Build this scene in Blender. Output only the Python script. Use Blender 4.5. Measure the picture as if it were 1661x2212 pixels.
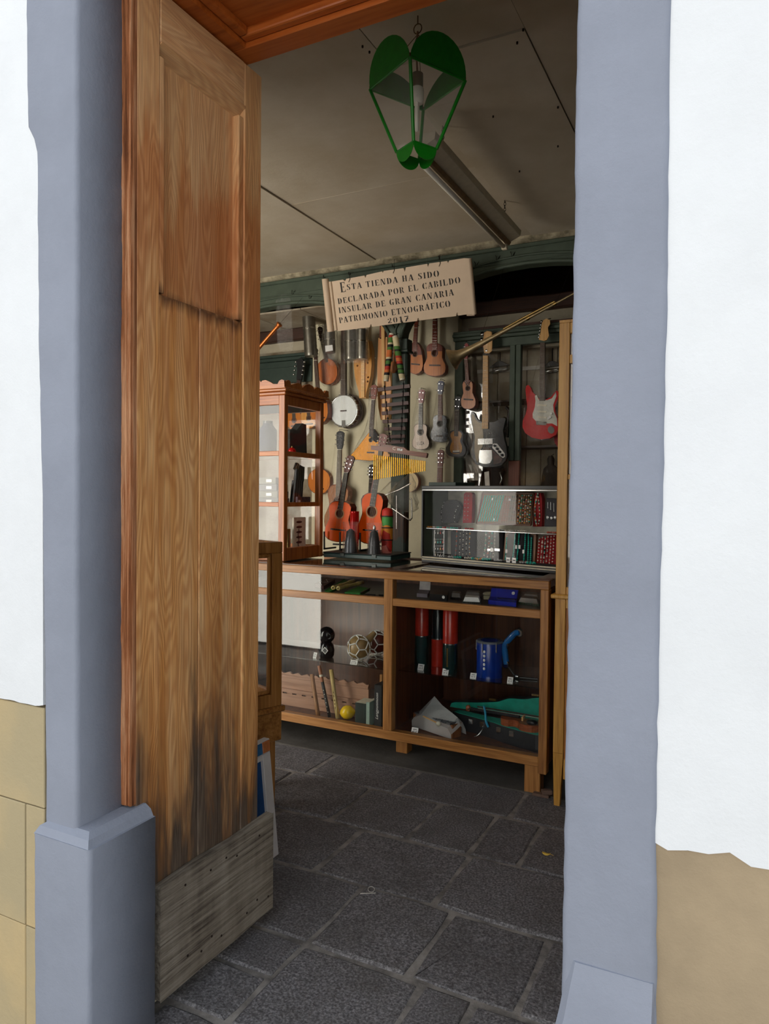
import bpy, math, random
from math import sin, cos, pi, radians
from mathutils import Vector, Matrix
random.seed(7)
for _o in list(bpy.data.objects): bpy.data.objects.remove(_o)
SC = bpy.context.scene; COL = SC.collection
V = Vector

# ---------------------------------------------------------------- camera
FPX = 1560.0; YAW, PIT, ROL = radians(26.95), radians(-1.38), radians(.57); EYE = V((0, 0, 1.45))
_f = V((-sin(YAW)*cos(PIT), cos(YAW)*cos(PIT), sin(PIT))); _r0 = V((cos(YAW), sin(YAW), 0)); _u0 = _r0.cross(_f)
_r = cos(ROL)*_r0 + sin(ROL)*_u0; _u = -sin(ROL)*_r0 + cos(ROL)*_u0
cam_d = bpy.data.cameras.new('camera'); cam = bpy.data.objects.new('camera', cam_d); COL.objects.link(cam)
cam.matrix_world = Matrix(((_r.x, _u.x, -_f.x, EYE.x), (_r.y, _u.y, -_f.y, EYE.y), (_r.z, _u.z, -_f.z, EYE.z), (0, 0, 0, 1)))
cam_d.sensor_fit = 'HORIZONTAL'; cam_d.sensor_width = 36.0; cam_d.lens = FPX/1661*36; cam_d.clip_start = .02; cam_d.clip_end = 200
SC.cycles.transparent_max_bounces = 32
SC.camera = cam
def at(x, y, X=None, Y=None, Z=None):
    """the point where the sight line of a photo pixel meets the plane X=, Y= or Z= const"""
    d = _f + _r*((x-830.5)/FPX) - _u*((y-1106)/FPX)
    for i, v in enumerate((X, Y, Z)):
        if v is not None: return EYE + d*((v-EYE[i])/d[i])
def atp(x, y, p0, n):
    d = _f + _r*((x-830.5)/FPX) - _u*((y-1106)/FPX)
    return EYE + d*((V(p0)-EYE).dot(V(n))/d.dot(V(n)))
CROPS = {'A': (550, 540, 4.746), 'B': (880, 540, 4.489), 'C': (550, 780, 5.537), 'D': (780, 780, 6.92), 'E': (960, 740, 5.728),
         'F': (550, 960, 4.746), 'G': (880, 1020, 4.489), 'H': (550, 1180, 5.358), 'I': (820, 1200, 3.863), 'J': (550, 1350, 5.358),
         'K': (830, 1450, 3.955), 'L': (770, 0, 3.46), 'N': (690, 545, 4.746), 'O': (560, 840, 5.82), 'P': (0, 0, 1)}
def cq(k, x, y): a = CROPS[k]; return a[0]+x/a[2], a[1]+y/a[2]

# ---------------------------------------------------------------- world, sun, exposure
SC.view_settings.view_transform = 'Standard'; SC.view_settings.look = 'None'
SC.view_settings.gamma = 1.0; SC.view_settings.use_curve_mapping = False
SC.view_settings.exposure = 0.38
wd = bpy.data.worlds.new('sky'); SC.world = wd; wd.use_nodes = True
_bg = wd.node_tree.nodes['Background']; _bg.inputs[0].default_value = (.80, .90, 1.0, 1); _bg.inputs[1].default_value = .95
sun_d = bpy.data.lights.new('sun_offscreen', 'SUN'); sun_d.energy = 12.5; sun_d.angle = radians(1.5); sun_d.color = (1, .975, .95)
sun = bpy.data.objects.new('sun_offscreen', sun_d); COL.objects.link(sun)
sun.rotation_euler = V((.2, -.84, -1.0)).to_track_quat('-Z', 'Y').to_euler()
def area(name, loc, to, sx, sy, power, color):
    d = bpy.data.lights.new(name, 'AREA'); d.shape = 'RECTANGLE'; d.size = sx; d.size_y = sy; d.energy = power; d.color = color
    o = bpy.data.objects.new(name, d); COL.objects.link(o); o.location = loc
    o.rotation_euler = (V(to)-V(loc)).to_track_quat('-Z', 'Y').to_euler(); return o
# daylight standing in the shop's second street door (its bright opening is mirrored in the counter's glass)
area('street_door_left_offscreen', (-3.765, 1.24, 1.45), (-3.765, 3.0, 1.45), 1.26, 2.86, 72, (1, .94, .83))

# ---------------------------------------------------------------- materials
def lin(c):
    return tuple((x/255/12.92 if x <= 10 else ((x/255+.055)/1.055)**2.4) for x in c) + (1,)
MATS = {}
class NT:
    def __init__(s, name):
        s.m = bpy.data.materials.new(name); s.m.use_nodes = True; s.t = s.m.node_tree; s.b = s.t.nodes['Principled BSDF']; s.out = s.t.nodes['Material Output']
    def n(s, ty, **kw):
        nd = s.t.nodes.new(ty)
        for k, v in kw.items():
            if k in nd.inputs and not hasattr(nd, k): nd.inputs[k].default_value = v
            else: setattr(nd, k, v)
        return nd
    def l(s, a, b): s.t.links.new(a, b)
    def ramp(s, fac, stops, const=False):
        r = s.t.nodes.new('ShaderNodeValToRGB'); e = r.color_ramp.elements
        if const: r.color_ramp.interpolation = 'CONSTANT'
        while len(e) < len(stops): e.new(.5)
        for i, (p, c) in enumerate(stops): e[i].position = p; e[i].color = c if len(c) == 4 else lin(c)
        s.l(fac, r.inputs[0]); return r.outputs[0]
    def coords(s, scale=(1, 1, 1), obj=None, kind='Object'):
        tc = s.t.nodes.new('ShaderNodeTexCoord'); mp = s.t.nodes.new('ShaderNodeMapping'); mp.inputs['Scale'].default_value = scale
        if obj: tc.object = obj
        s.l(tc.outputs[kind], mp.inputs[0])
        if kind == 'Object' and not obj:
            oi = s.t.nodes.new('ShaderNodeObjectInfo'); mu = s.t.nodes.new('ShaderNodeMath'); mu.operation = 'MULTIPLY'; mu.inputs[1].default_value = 37.0
            s.l(oi.outputs['Random'], mu.inputs[0]); s.l(mu.outputs[0], mp.inputs['Location'])
        return mp.outputs[0]
    def noise(s, vec, scale, detail=3, rough=.55):
        nd = s.t.nodes.new('ShaderNodeTexNoise'); nd.inputs['Scale'].default_value = scale; nd.inputs['Detail'].default_value = detail; nd.inputs['Roughness'].default_value = rough
        s.l(vec, nd.inputs['Vector']); return nd.outputs['Fac']
    def mix(s, fac, a, b, mode='MIX'):
        nd = s.t.nodes.new('ShaderNodeMix'); nd.data_type = 'RGBA'; nd.blend_type = mode
        for i, v in ((0, fac), (6, a), (7, b)):
            if hasattr(v, 'links'): s.l(v, nd.inputs[i])
            else: nd.inputs[i].default_value = v
        return nd.outputs[2]
    def math(s, op, a, b=None, clamp=False):
        nd = s.t.nodes.new('ShaderNodeMath'); nd.operation = op; nd.use_clamp = clamp
        for i, v in ((0, a), (1, b)):
            if v is None: continue
            if hasattr(v, 'links'): s.l(v, nd.inputs[i])
            else: nd.inputs[i].default_value = v
        return nd.outputs[0]
    def bump(s, h, strength=.3, dist=.01):
        b = s.t.nodes.new('ShaderNodeBump'); b.inputs['Strength'].default_value = strength; b.inputs['Distance'].default_value = dist
        s.l(h, b.inputs['Height']); s.l(b.outputs[0], s.b.inputs['Normal'])
    def base(s, c):
        if hasattr(c, 'links'): s.l(c, s.b.inputs['Base Color'])
        else: s.b.inputs['Base Color'].default_value = c
def plain(name, c, rough=.5, metal=0.0, var=.12, spec=.5, nscale=30):
    if name in MATS: return MATS[name]
    t = NT(name); t.b.inputs['Roughness'].default_value = rough; t.b.inputs['Metallic'].default_value = metal
    t.b.inputs['Specular IOR Level'].default_value = spec
    f = t.noise(t.coords(), nscale); a = lin(c)
    d = tuple(x*(1-2*var) for x in a[:3])+(1,)
    t.base(t.ramp(f, [(.3, d), (.65, a)]))
    MATS[name] = t.m; return t.m
def wood(name, stops, axis='Z', rough=.45, fine=90, stretch=.05, bump=.15, big=6):
    if name in MATS: return MATS[name]
    t = NT(name); sc = {'X': (stretch, 1, 1), 'Y': (1, stretch, 1), 'Z': (1, 1, stretch)}[axis]
    co = t.coords(sc); f1 = t.noise(co, fine, 4, .6); f2 = t.noise(co, big*3, 3, .6)
    f = t.math('ADD', t.math('MULTIPLY', f1, .55), t.math('MULTIPLY', f2, .45))
    t.base(t.ramp(f, [(.36+.28*i/(len(stops)-1), c) for i, c in enumerate(stops)]))
    t.b.inputs['Roughness'].default_value = rough; t.bump(f1, bump, .004)
    MATS[name] = t.m; return t.m
def glassy(name, tint=(1, 1, 1, 1), refl=1.0, rough=.02, wave=0.0, haze=0.0, gcol=(1, 1, 1, 1)):
    """thin sheet: clear transmission plus a fresnel reflection"""
    if name in MATS: return MATS[name]
    t = NT(name); t.t.nodes.remove(t.b)
    tr = t.n('ShaderNodeBsdfTransparent'); tr.inputs[0].default_value = tint
    gl = t.n('ShaderNodeBsdfGlossy'); gl.inputs['Roughness'].default_value = rough; gl.inputs[0].default_value = gcol
    lw = t.n('ShaderNodeLayerWeight'); lw.inputs['Blend'].default_value = .5
    fac = t.math('MULTIPLY', t.math('ADD', t.math('MULTIPLY', t.math('POWER', lw.outputs['Facing'], 5.0), .96), .04), refl, True)
    if wave:
        nz = t.noise(t.coords(), wave, 4, .65); bp = t.n('ShaderNodeBump'); bp.inputs['Strength'].default_value = .9; bp.inputs['Distance'].default_value = .02
        t.l(nz, bp.inputs['Height']); t.l(bp.outputs[0], gl.inputs['Normal']); t.l(bp.outputs[0], lw.inputs['Normal'])
    mx = t.n('ShaderNodeMixShader'); t.l(fac, mx.inputs[0]); t.l(tr.outputs[0], mx.inputs[1]); t.l(gl.outputs[0], mx.inputs[2])
    last = mx
    if haze:
        df = t.n('ShaderNodeBsdfDiffuse'); df.inputs[0].default_value = (.8, .8, .78, 1)
        m2 = t.n('ShaderNodeMixShader'); m2.inputs[0].default_value = haze; t.l(mx.outputs[0], m2.inputs[1]); t.l(df.outputs[0], m2.inputs[2]); last = m2
    t.l(last.outputs[0], t.out.inputs[0]); MATS[name] = t.m; return t.m
def plaster(name, c, var=.1, bump=.4, scale=9, rough=.9, c2=None):
    if name in MATS: return MATS[name]
    t = NT(name); co = t.coords(); a = lin(c); b = lin(c2) if c2 else tuple(x*(1-2*var) for x in a[:3])+(1,)
    f = t.noise(co, scale, 5, .6); t.base(t.ramp(f, [(.35, b), (.62, a)])); t.b.inputs['Roughness'].default_value = rough
    t.b.inputs['Specular IOR Level'].default_value = .25
    g = t.math('ADD', t.noise(co, 35, 6, .7), t.math('MULTIPLY', t.noise(co, 4, 2, .5), 2.5)); t.bump(g, bump, .006)
    MATS[name] = t.m; return t.m

# ---------------------------------------------------------------- mesh building
PLOC = {}
class M:
    def __init__(s, T=None): s.v = []; s.f = []; s.sm = []; s.T = T
    def add(s, vs, fs, smooth=False):
        o = len(s.v); s.v += [(s.T @ V(p)) if s.T else V(p) for p in vs]
        for f in fs: s.f.append(tuple(i+o for i in f)); s.sm.append(smooth)
        return s
    def box(s, x0, x1, y0, y1, z0, z1, R=None):
        vs = [V((x, y, z)) for x in (x0, x1) for y in (y0, y1) for z in (z0, z1)]
        if R: c = V(((x0+x1)/2, (y0+y1)/2, (z0+z1)/2)); vs = [c+R @ (p-c) for p in vs]
        return s.add(vs, [(0, 1, 3, 2), (4, 6, 7, 5), (0, 4, 5, 1), (2, 3, 7, 6), (0, 2, 6, 4), (1, 5, 7, 3)])
    def loft(s, A, B, caps=True, smooth=False):
        """two loops of equal length joined by quads"""
        n = len(A); s.add(list(A)+list(B), [(i, (i+1) % n, n+(i+1) % n, n+i) for i in range(n)], smooth)
        if caps: s.add(list(A), [tuple(range(n-1, -1, -1))]); s.add(list(B), [tuple(range(n))])
        return s
    def rings(s, L, caps=True, smooth=True, closed=True):
        n = len(L[0]); vs = [p for r in L for p in r]; fs = []
        for k in range(len(L)-1):
            for i in range(n if closed else n-1):
                j = (i+1) % n; fs.append((k*n+i, k*n+j, (k+1)*n+j, (k+1)*n+i))
        s.add(vs, fs, smooth)
        if caps and closed: s.add(list(L[0]), [tuple(range(n-1, -1, -1))]); s.add(list(L[-1]), [tuple(range(n))])
        return s
    def prism(s, pts, a, b, ax='Y'):
        mk = {'Y': lambda p, t: V((p[0], t, p[1])), 'Z': lambda p, t: V((p[0], p[1], t)), 'X': lambda p, t: V((t, p[0], p[1]))}[ax]
        return s.loft([mk(p, a) for p in pts], [mk(p, b) for p in pts])
    def tube(s, pts, r, n=8, closed=False):
        pts = [V(p) for p in pts]; L = []; k = len(pts); up = None
        for i, p in enumerate(pts):
            if closed: d = pts[(i+1) % k]-pts[i-1]
            else: d = pts[min(i+1, k-1)]-pts[max(i-1, 0)]
            d.normalize()
            if up is None: up = d.orthogonal().normalized()
            up = (up-d*up.dot(d)); up = up.normalized() if up.length > 1e-6 else d.orthogonal().normalized()
            w = d.cross(up); rr = r[i] if isinstance(r, (list, tuple)) else r
            L.append([p+(up*cos(2*pi*j/n)+w*sin(2*pi*j/n))*rr for j in range(n)])
        if closed: L.append(L[0])
        return s.rings(L, not closed)
    def lathe(s, prof, c, ax=(0, 0, 1), n=16, caps=True, smooth=True):
        a = V(ax).normalized(); u = a.orthogonal().normalized(); w = a.cross(u); c = V(c)
        return s.rings([[c+a*h+(u*cos(2*pi*j/n)+w*sin(2*pi*j/n))*max(r, 1e-5) for j in range(n)] for r, h in prof], caps, smooth)
    def ball(s, c, r, n=10, m=6):
        if not isinstance(r, (tuple, list, Vector)): r = (r, r, r)
        c = V(c); L = []
        for k in range(m+1):
            t = pi*k/m; rr = max(sin(t), .02); L.append([c+V((r[0]*rr*cos(2*pi*j/n), r[1]*rr*sin(2*pi*j/n), -r[2]*cos(t))) for j in range(n)])
        return s.rings(L)
    def obj(s, name, mat, parent=None, bevel=0, kind=None, seg=1, origin=None):
        lo = V([min(p[i] for p in s.v) for i in range(3)]); hi = V([max(p[i] for p in s.v) for i in range(3)])
        o3 = V(origin) if origin else (lo+hi)/2
        if parent is None and origin is None: o3.z = lo.z
        me = bpy.data.meshes.new(name); me.from_pydata([p-o3 for p in s.v], [], s.f)
        me.polygons.foreach_set('use_smooth', s.sm); me.materials.append(mat); me.update()
        ob = bpy.data.objects.new(name, me); COL.objects.link(ob); PLOC[ob.name] = o3
        if parent: ob.parent = parent; ob.location = o3-PLOC[parent.name]
        else: ob.location = o3
        if bevel:
            bv = ob.modifiers.new('bevel', 'BEVEL'); bv.width = bevel; bv.segments = seg; bv.limit_method = 'ANGLE'; bv.angle_limit = radians(40)
        if kind: ob['kind'] = kind
        return ob
def tag(o, label, cat, group=None):
    o['label'] = label; o['category'] = cat
    if group: o['group'] = group
    return o
def thing(name, label, cat, loc, group=None):
    o = bpy.data.objects.new(name, None); COL.objects.link(o); o.location = loc; o.empty_display_size = .05; PLOC[o.name] = V(loc)
    return tag(o, label, cat, group)
def struct(name, loc=(0, 0, 0), label=None):
    o = bpy.data.objects.new(name, None); COL.objects.link(o); o.location = loc; PLOC[o.name] = V(loc); o['kind'] = 'structure'
    if label: o['label'] = label
    return o
def lbl(o, label): o['label'] = label; return o
def smooth_loop(pts, n=4, closed=True):
    """Catmull-Rom through 2-D / 3-D points"""
    P = [V(p) for p in pts]; out = []; k = len(P)
    for i in range(k if closed else k-1):
        a, b, c, d = (P[(i-1) % k], P[i], P[(i+1) % k], P[(i+2) % k]) if closed else (P[max(i-1, 0)], P[i], P[i+1], P[min(i+2, k-1)])
        for j in range(n):
            t = j/n; out.append(.5*((2*b)+(c-a)*t+(2*a-5*b+4*c-d)*t*t+(3*b-a-3*c+d)*t**3))
    if not closed: out.append(P[-1])
    return out
def cut(ob, cyls):
    """sink real round holes (point, axis, radius, depth) into a mesh"""
    m = M()
    for p, a, r, d in cyls: a = V(a).normalized(); m.lathe([(r, -.004), (r, d)], p, a, 18, True, False)
    me = bpy.data.meshes.new('c'); me.from_pydata([tuple(v) for v in m.v], [], m.f); me.update(); c = bpy.data.objects.new('c', me); COL.objects.link(c)
    bo = ob.modifiers.new('hole', 'BOOLEAN'); bo.operation = 'DIFFERENCE'; bo.object = c; bo.solver = 'EXACT'
    bpy.context.view_layer.update(); dg = bpy.context.evaluated_depsgraph_get(); nm = bpy.data.meshes.new_from_object(ob.evaluated_get(dg)); old = ob.data; ob.modifiers.clear(); nm.name = old.name; ob.data = nm
    bpy.data.meshes.remove(old); bpy.data.objects.remove(c); bpy.data.meshes.remove(me)
TXT = {}
def text_polys(s, shear=0.0):
    cu = bpy.data.curves.new('t', 'FONT'); cu.body = s; cu.shear = shear; cu.resolution_u = 2
    ob = bpy.data.objects.new('t', cu); COL.objects.link(ob)
    me = bpy.data.meshes.new_from_object(ob.evaluated_get(bpy.context.evaluated_depsgraph_get()))
    r = ([v.co.copy() for v in me.vertices], [tuple(p.vertices) for p in me.polygons])
    bpy.data.objects.remove(ob); bpy.data.curves.remove(cu); bpy.data.meshes.remove(me)
    return r
def text_on(m, s, o, ux, uy, width, height, shear=0.0):
    """lettering laid on a plane: o lower-left corner, ux/uy unit directions"""
    vs, fs = TXT.setdefault((s, shear), text_polys(s, shear))
    x0 = min(v.x for v in vs); x1 = max(v.x for v in vs); y0 = min(v.y for v in vs); y1 = max(v.y for v in vs)
    m.add([V(o)+V(ux)*((v.x-x0)/(x1-x0)*width)+V(uy)*((v.y-y0)/(y1-y0)*height) for v in vs], fs)

# ================================================================ the setting
white_wall = plaster('white_wall_plaster', (219, 221, 225), .02, .25, 6)
jamb_paint = plaster('grey_blue_paint', (138, 143, 157), .04, .35, 5)
dado_paint = plaster('tan_dado_paint', (164, 146, 120), .14, .35, 3, c2=(142, 126, 104))
dado_left = plaster('ochre_dado_paint', (186, 164, 124), .1, .35, 2, c2=(166, 152, 122))
cream = plaster('cream_wall_plaster', (205, 196, 168), .07, .3, 3)
ceil_paint = plaster('ceiling_paint', (204, 192, 172), .05, .2, 2.5, c2=(190, 176, 152))
green_paint = plain('dull_green_paint', (74, 86, 72), .55, 0, .12, .4, 12)
dark_green = plain('dark_green_paint', (52, 66, 58), .5, 0, .12, .4, 12)
brown_beam = wood('dark_brown_beam_wood', [(44, 24, 14), (74, 42, 26)], 'X', .6)
dark_boards = plain('dark_brown_boards', (70, 44, 30), .9, 0, .2, .2, 8)  # mottled dark brown for the roof, rear and side boards
W0, W1 = 1.25, 1.86            # street face and room face of the front wall
DX0, DX1, DH = -1.47, -.277, 2.81
CEIL = 3.2

# --- front wall with the doorway in view and the shop's second street door
wf = struct('wall_front')
def wpart(x0, x1, z0, z1, y0=W0, y1=W1, mat=white_wall): M().box(x0, x1, y0, y1, z0, z1).obj('plaster', mat, wf)
wpart(-7.0, -4.4, 0, 5); wpart(-4.4, -3.13, 2.9, 5); wpart(-3.13, DX0-.16, 0, 5)
for k in range(12): M().box(-3.125+k*.124, -3.125+k*.124+.121, W1, W1+.02, 0, 2.9).obj('lining_board', wood('brown_lining_wood', [(74, 46, 28), (104, 68, 42), (120, 82, 54)], 'Z', .5), wf, .003); wpart(DX1+.13, 3.2, 0, 5); wpart(DX0-.16, DX1+.13, DH+.24, 5)
wpart(DX0-.16, DX0-.015, 0, DH+.24, 1.37, W1, cream); wpart(DX1+.012, DX1+.13, 0, DH+.24, 1.39, W1, cream)
wpart(DX0-.02, DX1+.02, DH+.04, DH+.24, W0+.02, W1)
# painted dado: scored blocks on the left, one worn coating on the right
zl = .895
rows = [(0, .312), (.3145, .634), (.6365, zl)]; cuts = [(-1.60, -1.69), (-1.697, -2.35), (-2.357, -3.69)]
for r, (a, b) in enumerate(rows):
    for c, (x1, x0) in enumerate([(-1.60, -1.672), (-1.6745, -2.3), (-2.3025, -3.13)] if r != 2 else [(-1.60, -2.3), (-2.3025, -3.13)]):
        M().box(x0, x1, W0-.009-random.random()*.002, W0+.02, a, b).obj('dado_block', dado_left, wf, .002)
m = M(); xs = [-.17+i*.03 for i in range(112)]; top = [zl+random.uniform(-.012, .012) for x in xs]
m.prism([(xs[0], 0)]+[(x, z) for x, z in zip(xs, top)]+[(xs[-1], 0)], W0-.01, W0+.02); m.obj('dado', dado_paint, wf)
m = M(); m.prism([(x, z+random.uniform(-.006, .006)) for x, z in zip(xs, top)]+[(xs[-1], 5), (xs[0], 5)], W0-.012, W0+.01); m.obj('plaster_coat', white_wall, wf)
xs = [-3.13+i*.03 for i in range(52)]
m = M(); m.prism([(x, zl+.004+random.uniform(-.006, .006)) for x in xs]+[(xs[-1], 5), (xs[0], 5)], W0-.0125, W0+.01); m.obj('plaster_coat', white_wall, wf)

# --- painted jambs with plinths: hand-plastered, so every course is a little off
def post(name, xl, xr, y0, y1, zs, jit=.0012, parent=None, r=.012, k='trim'):
    L = []
    for z in zs:
        a, b = xl(z)+random.uniform(-jit, jit), xr(z)+random.uniform(-jit, jit); f = y0+random.uniform(-jit*.6, jit*.6); L.append([V(p) for p in (
            (a, y1, z), (a, f+r, z), (a+r*.3, f+r*.3, z), (a+r, f, z), ((a+b)/2, f+random.uniform(-jit, jit)*.4, z), (b-r, f, z), (b-r*.3, f+r*.3, z), (b, f+r, z), (b, y1, z))])
    m = M(); m.rings(L); return m
def lerp_tab(tab):
    tab = sorted(tab)
    def f(z):
        if z <= tab[0][0]: return tab[0][1]
        for (a, va), (b, vb) in zip(tab, tab[1:]):
            if z <= b: return va+(vb-va)*(z-a)/(b-a)
        return tab[-1][1]
    return f
def tabx(pts, Y): return lerp_tab([(p.z, p.x) for p in (at(x, y, Y=Y) for x, y in pts)])
JY = 1.231
zs = [.55+.035*i for i in range(74)]
t1 = struct('trim_1', (-1.55, 1.25, 0), 'grey-blue painted door jamb with a plinth, beside the open leaf')
post('jamb', tabx([(53, -20), (54, 150), (57, 288), (76, 306), (79, 700), (88, 1100), (93, 1400), (96, 1700)], JY), lambda z: DX0, JY, 1.40, zs).obj('jamb', jamb_paint, t1)
pl = tabx([(70, 1790), (72, 2200)], 1.205); px0 = at(190, 2000, Y=1.205).x
zp = [-.01+.04*i for i in range(16)]
m = post('plinth', lambda z: pl(z), lambda z: px0+.004, 1.205, 1.42, zp)
m.rings([[V((a, y, z)) for a, y in ((pl(z)+i, 1.40), (pl(z)+i, 1.205+i), (px0-i, 1.205+i), (px0-i, 1.42))] for z, i in ((.588, .002), (.607, .012), (.618, .03))], True, False)
m.obj('plinth', jamb_paint, t1)
t2 = struct('trim_2', (-.2, 1.25, 0), 'grey-blue painted door jamb with a flared plinth, beside the worn dado')
post('jamb', lambda z: DX1, tabx([(1452, -20), (1444, 600), (1432, 1150), (1424, 1500), (1419, 1800), (1418, 2200)], JY), JY, 1.42, [.0+.035*i for i in range(88)], .0012).obj('jamb', jamb_paint, t2)
pr = at(1184, 2195, Y=1.20).x
prof = [(-.01, 0), (.12, .001), (.30, 0), (.48, 0), (.53, .004), (.57, .012), (.61, .018), (.66, .026)]
m = M(); m.rings([[V(p) for p in ((pr+i, 1.42, z), (pr+i, 1.215+i, z), (pr+.012+i, 1.20+i, z), (-.128, 1.203+i, z), (-.124, 1.24, z))] for z, i in prof], True, False); m.obj('plinth', jamb_paint, t2)
t3 = struct('trim_3', (-.87, 1.25, DH), 'grey-blue painted head over the doorway')
M().box(-1.66, -.13, JY, 1.27, DH+.01, DH+.22).obj('jamb_head', jamb_paint, t3)

# --- panelled wooden soffit over the doorway
sof = wood('orange_soffit_wood', [(150, 72, 22), (178, 92, 34), (190, 104, 44)], 'X', .4, 60, .08, .05)
t4 = struct('trim_4', (-.87, 1.55, DH), 'orange varnished panelled soffit of the doorway')
x0, x1, y0, y1 = DX0+.0, DX1, 1.27, 1.86
M().box(x0, x1, y0, y1, DH+.028, DH+.05).obj('panel', sof, t4)
for n, b in (('rail', (x0, x1, y1-.075, y1)), ('rail', (x0, x1, y0, y0+.075)), ('stile', (x0, x0+.075, y0+.075, y1-.075)), ('stile', (x1-.075, x1, y0+.075, y1-.075))):
    M().box(b[0], b[1], b[2], b[3], DH-.01, DH+.03).obj(n, sof, t4, .003)
for n, b in (('moulding', (x0+.075, x1-.075, y1-.105, y1-.075)), ('moulding', (x0+.075, x1-.075, y0+.075, y0+.105)), ('moulding', (x0+.075, x0+.105, y0+.105, y1-.105)), ('moulding', (x1-.105, x1-.075, y0+.105, y1-.105))):
    M().box(b[0], b[1], b[2], b[3], DH+.004, DH+.03).obj(n, sof, t4, .006, None, 2)

# --- the open door leaf
GX = -1.437                                                   # its face towards the doorway
def dy(px_, py_=900): return at(px_, py_, X=GX).y
def dz(px_, py_): return at(px_, py_, X=GX).z
door = thing('door_leaf', 'weathered pine door leaf with scorched foot and grey kick board, standing open', 'door', (GX-.02, 1.68, 0))
def door_wood(ax='Z'):
    sw = (lambda a, b, c: (a, b, c)) if ax == 'Z' else (lambda a, b, c: (a, c, b))
    t = NT('weathered_pine' if ax == 'Z' else 'weathered_pine_rail'); co = t.coords((1, 1, 1), door); sp = t.n('ShaderNodeSeparateXYZ'); t.l(co, sp.inputs[0]); z = sp.outputs[2]
    own = t.coords((1, 1, 1)); mp = t.n('ShaderNodeMapping'); mp.inputs['Scale'].default_value = sw(6, 6, .75); t.l(own, mp.inputs[0])
    ringn = t.noise(mp.outputs[0], 1.6, 2, .45); ring = t.math('SINE', t.math('MULTIPLY', ringn, 150.0)); ring = t.math('ADD', t.math('MULTIPLY', ring, .5), .5)
    m2 = t.n('ShaderNodeMapping'); m2.inputs['Scale'].default_value = sw(75, 75, .9); t.l(own, m2.inputs[0]); fib = t.noise(m2.outputs[0], 3, 5, .7)
    m3 = t.n('ShaderNodeMapping'); m3.inputs['Scale'].default_value = sw(9, 9, .5); t.l(own, m3.inputs[0]); strip = t.noise(m3.outputs[0], 2.2, 3, .6)
    base = t.ramp(strip, [(.36, (200, 136, 80)), (.5, (226, 172, 118)), (.64, (234, 192, 144))])
    oi = t.n('ShaderNodeObjectInfo'); base = t.mix(t.math('MULTIPLY', oi.outputs['Random'], .45), base, lin((222, 158, 80)))
    base = t.mix(t.math('MULTIPLY', ring, .46), base, lin((172, 104, 54)))
    base = t.mix(t.ramp(fib, [(.42, (0, 0, 0, 1)), (.7, (.5, .5, .5, 1))]), base, lin((120, 70, 36)))
    m4 = t.n('ShaderNodeMapping'); m4.inputs['Scale'].default_value = (10, 10, 1.3); t.l(co, m4.inputs[0]); drip = t.noise(m4.outputs[0], 1.5, 4, .6)
    m5 = t.n('ShaderNodeMapping'); m5.inputs['Scale'].default_value = (5, 5, .9); t.l(co, m5.inputs[0]); blot = t.noise(m5.outputs[0], 1.5, 4, .6)
    dripc = t.math('ADD', t.math('MULTIPLY', t.math('SUBTRACT', drip, .5), 1.0), t.math('MULTIPLY', t.math('SUBTRACT', blot, .5), .9))
    zz = t.math('ADD', z, dripc)
    def band(a, b):                                             # 0 below a, 1 above b
        return t.math('DIVIDE', t.math('SUBTRACT', zz, a), b-a, True)
    red = t.math('MULTIPLY', t.math('MULTIPLY', band(1.65, 2.05), t.math('SUBTRACT', 1.0, band(2.3, 2.5))), .62)
    base = t.mix(red, base, t.mix(t.math('MULTIPLY', ring, .5), lin((178, 106, 64)), lin((142, 80, 46))))
    pale = t.math('MULTIPLY', band(2.3, 2.5), .42); base = t.mix(pale, base, lin((204, 164, 124)))
    smoke = t.math('SUBTRACT', 1.0, band(.62, 1.02)); base = t.mix(t.math('MULTIPLY', smoke, .55), base, lin((96, 62, 40)))
    soot = t.math('SUBTRACT', 1.0, band(.50, .74)); sootc = t.mix(t.ramp(fib, [(.4, (0, 0, 0, 1)), (.6, (1, 1, 1, 1))]), lin((44, 38, 36)), lin((92, 80, 70)))
    base = t.mix(t.math('MULTIPLY', soot, .93), base, sootc)
    grey = t.math('SUBTRACT', 1.0, band(.22, .52)); base = t.mix(t.math('MULTIPLY', grey, .75), base, t.mix(ring, lin((126, 110, 94)), lin((100, 86, 74))))
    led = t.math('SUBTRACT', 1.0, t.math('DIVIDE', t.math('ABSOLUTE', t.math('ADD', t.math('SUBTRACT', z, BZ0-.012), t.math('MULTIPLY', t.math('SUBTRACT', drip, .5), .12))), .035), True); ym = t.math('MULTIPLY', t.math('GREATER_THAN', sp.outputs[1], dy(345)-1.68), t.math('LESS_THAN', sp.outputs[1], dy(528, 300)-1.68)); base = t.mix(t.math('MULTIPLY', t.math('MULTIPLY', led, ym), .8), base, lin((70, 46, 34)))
    t.base(base); t.b.inputs['Roughness'].default_value = .55; t.b.inputs['Specular IOR Level'].default_value = .3
    t.bump(t.math('ADD', fib, t.math('MULTIPLY', ring, .4)), .35, .003); return t.m
BZ0 = dz(345, 631)
DW = door_wood(); DWR = door_wood('Y')
def rough_wood(name, stops, axis, fine=70):
    t = NT(name); sc = {'Y': (60, 2.2, 60), 'Z': (60, 60, 1.6)}[axis]; co = t.coords(sc); f = t.noise(co, 1.5, 6, .7); g = t.noise(t.coords((4, 4, 1)), 2.5, 3, .6)
    f = t.math('ADD', t.math('MULTIPLY', f, .65), t.math('MULTIPLY', g, .35)); t.base(t.ramp(f, [(.36+.26*i/(len(stops)-1), c) for i, c in enumerate(stops)]))
    t.b.inputs['Roughness'].default_value = .85; t.b.inputs['Specular IOR Level'].default_value = .2; t.bump(f, .9, .008); return t.m
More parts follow.
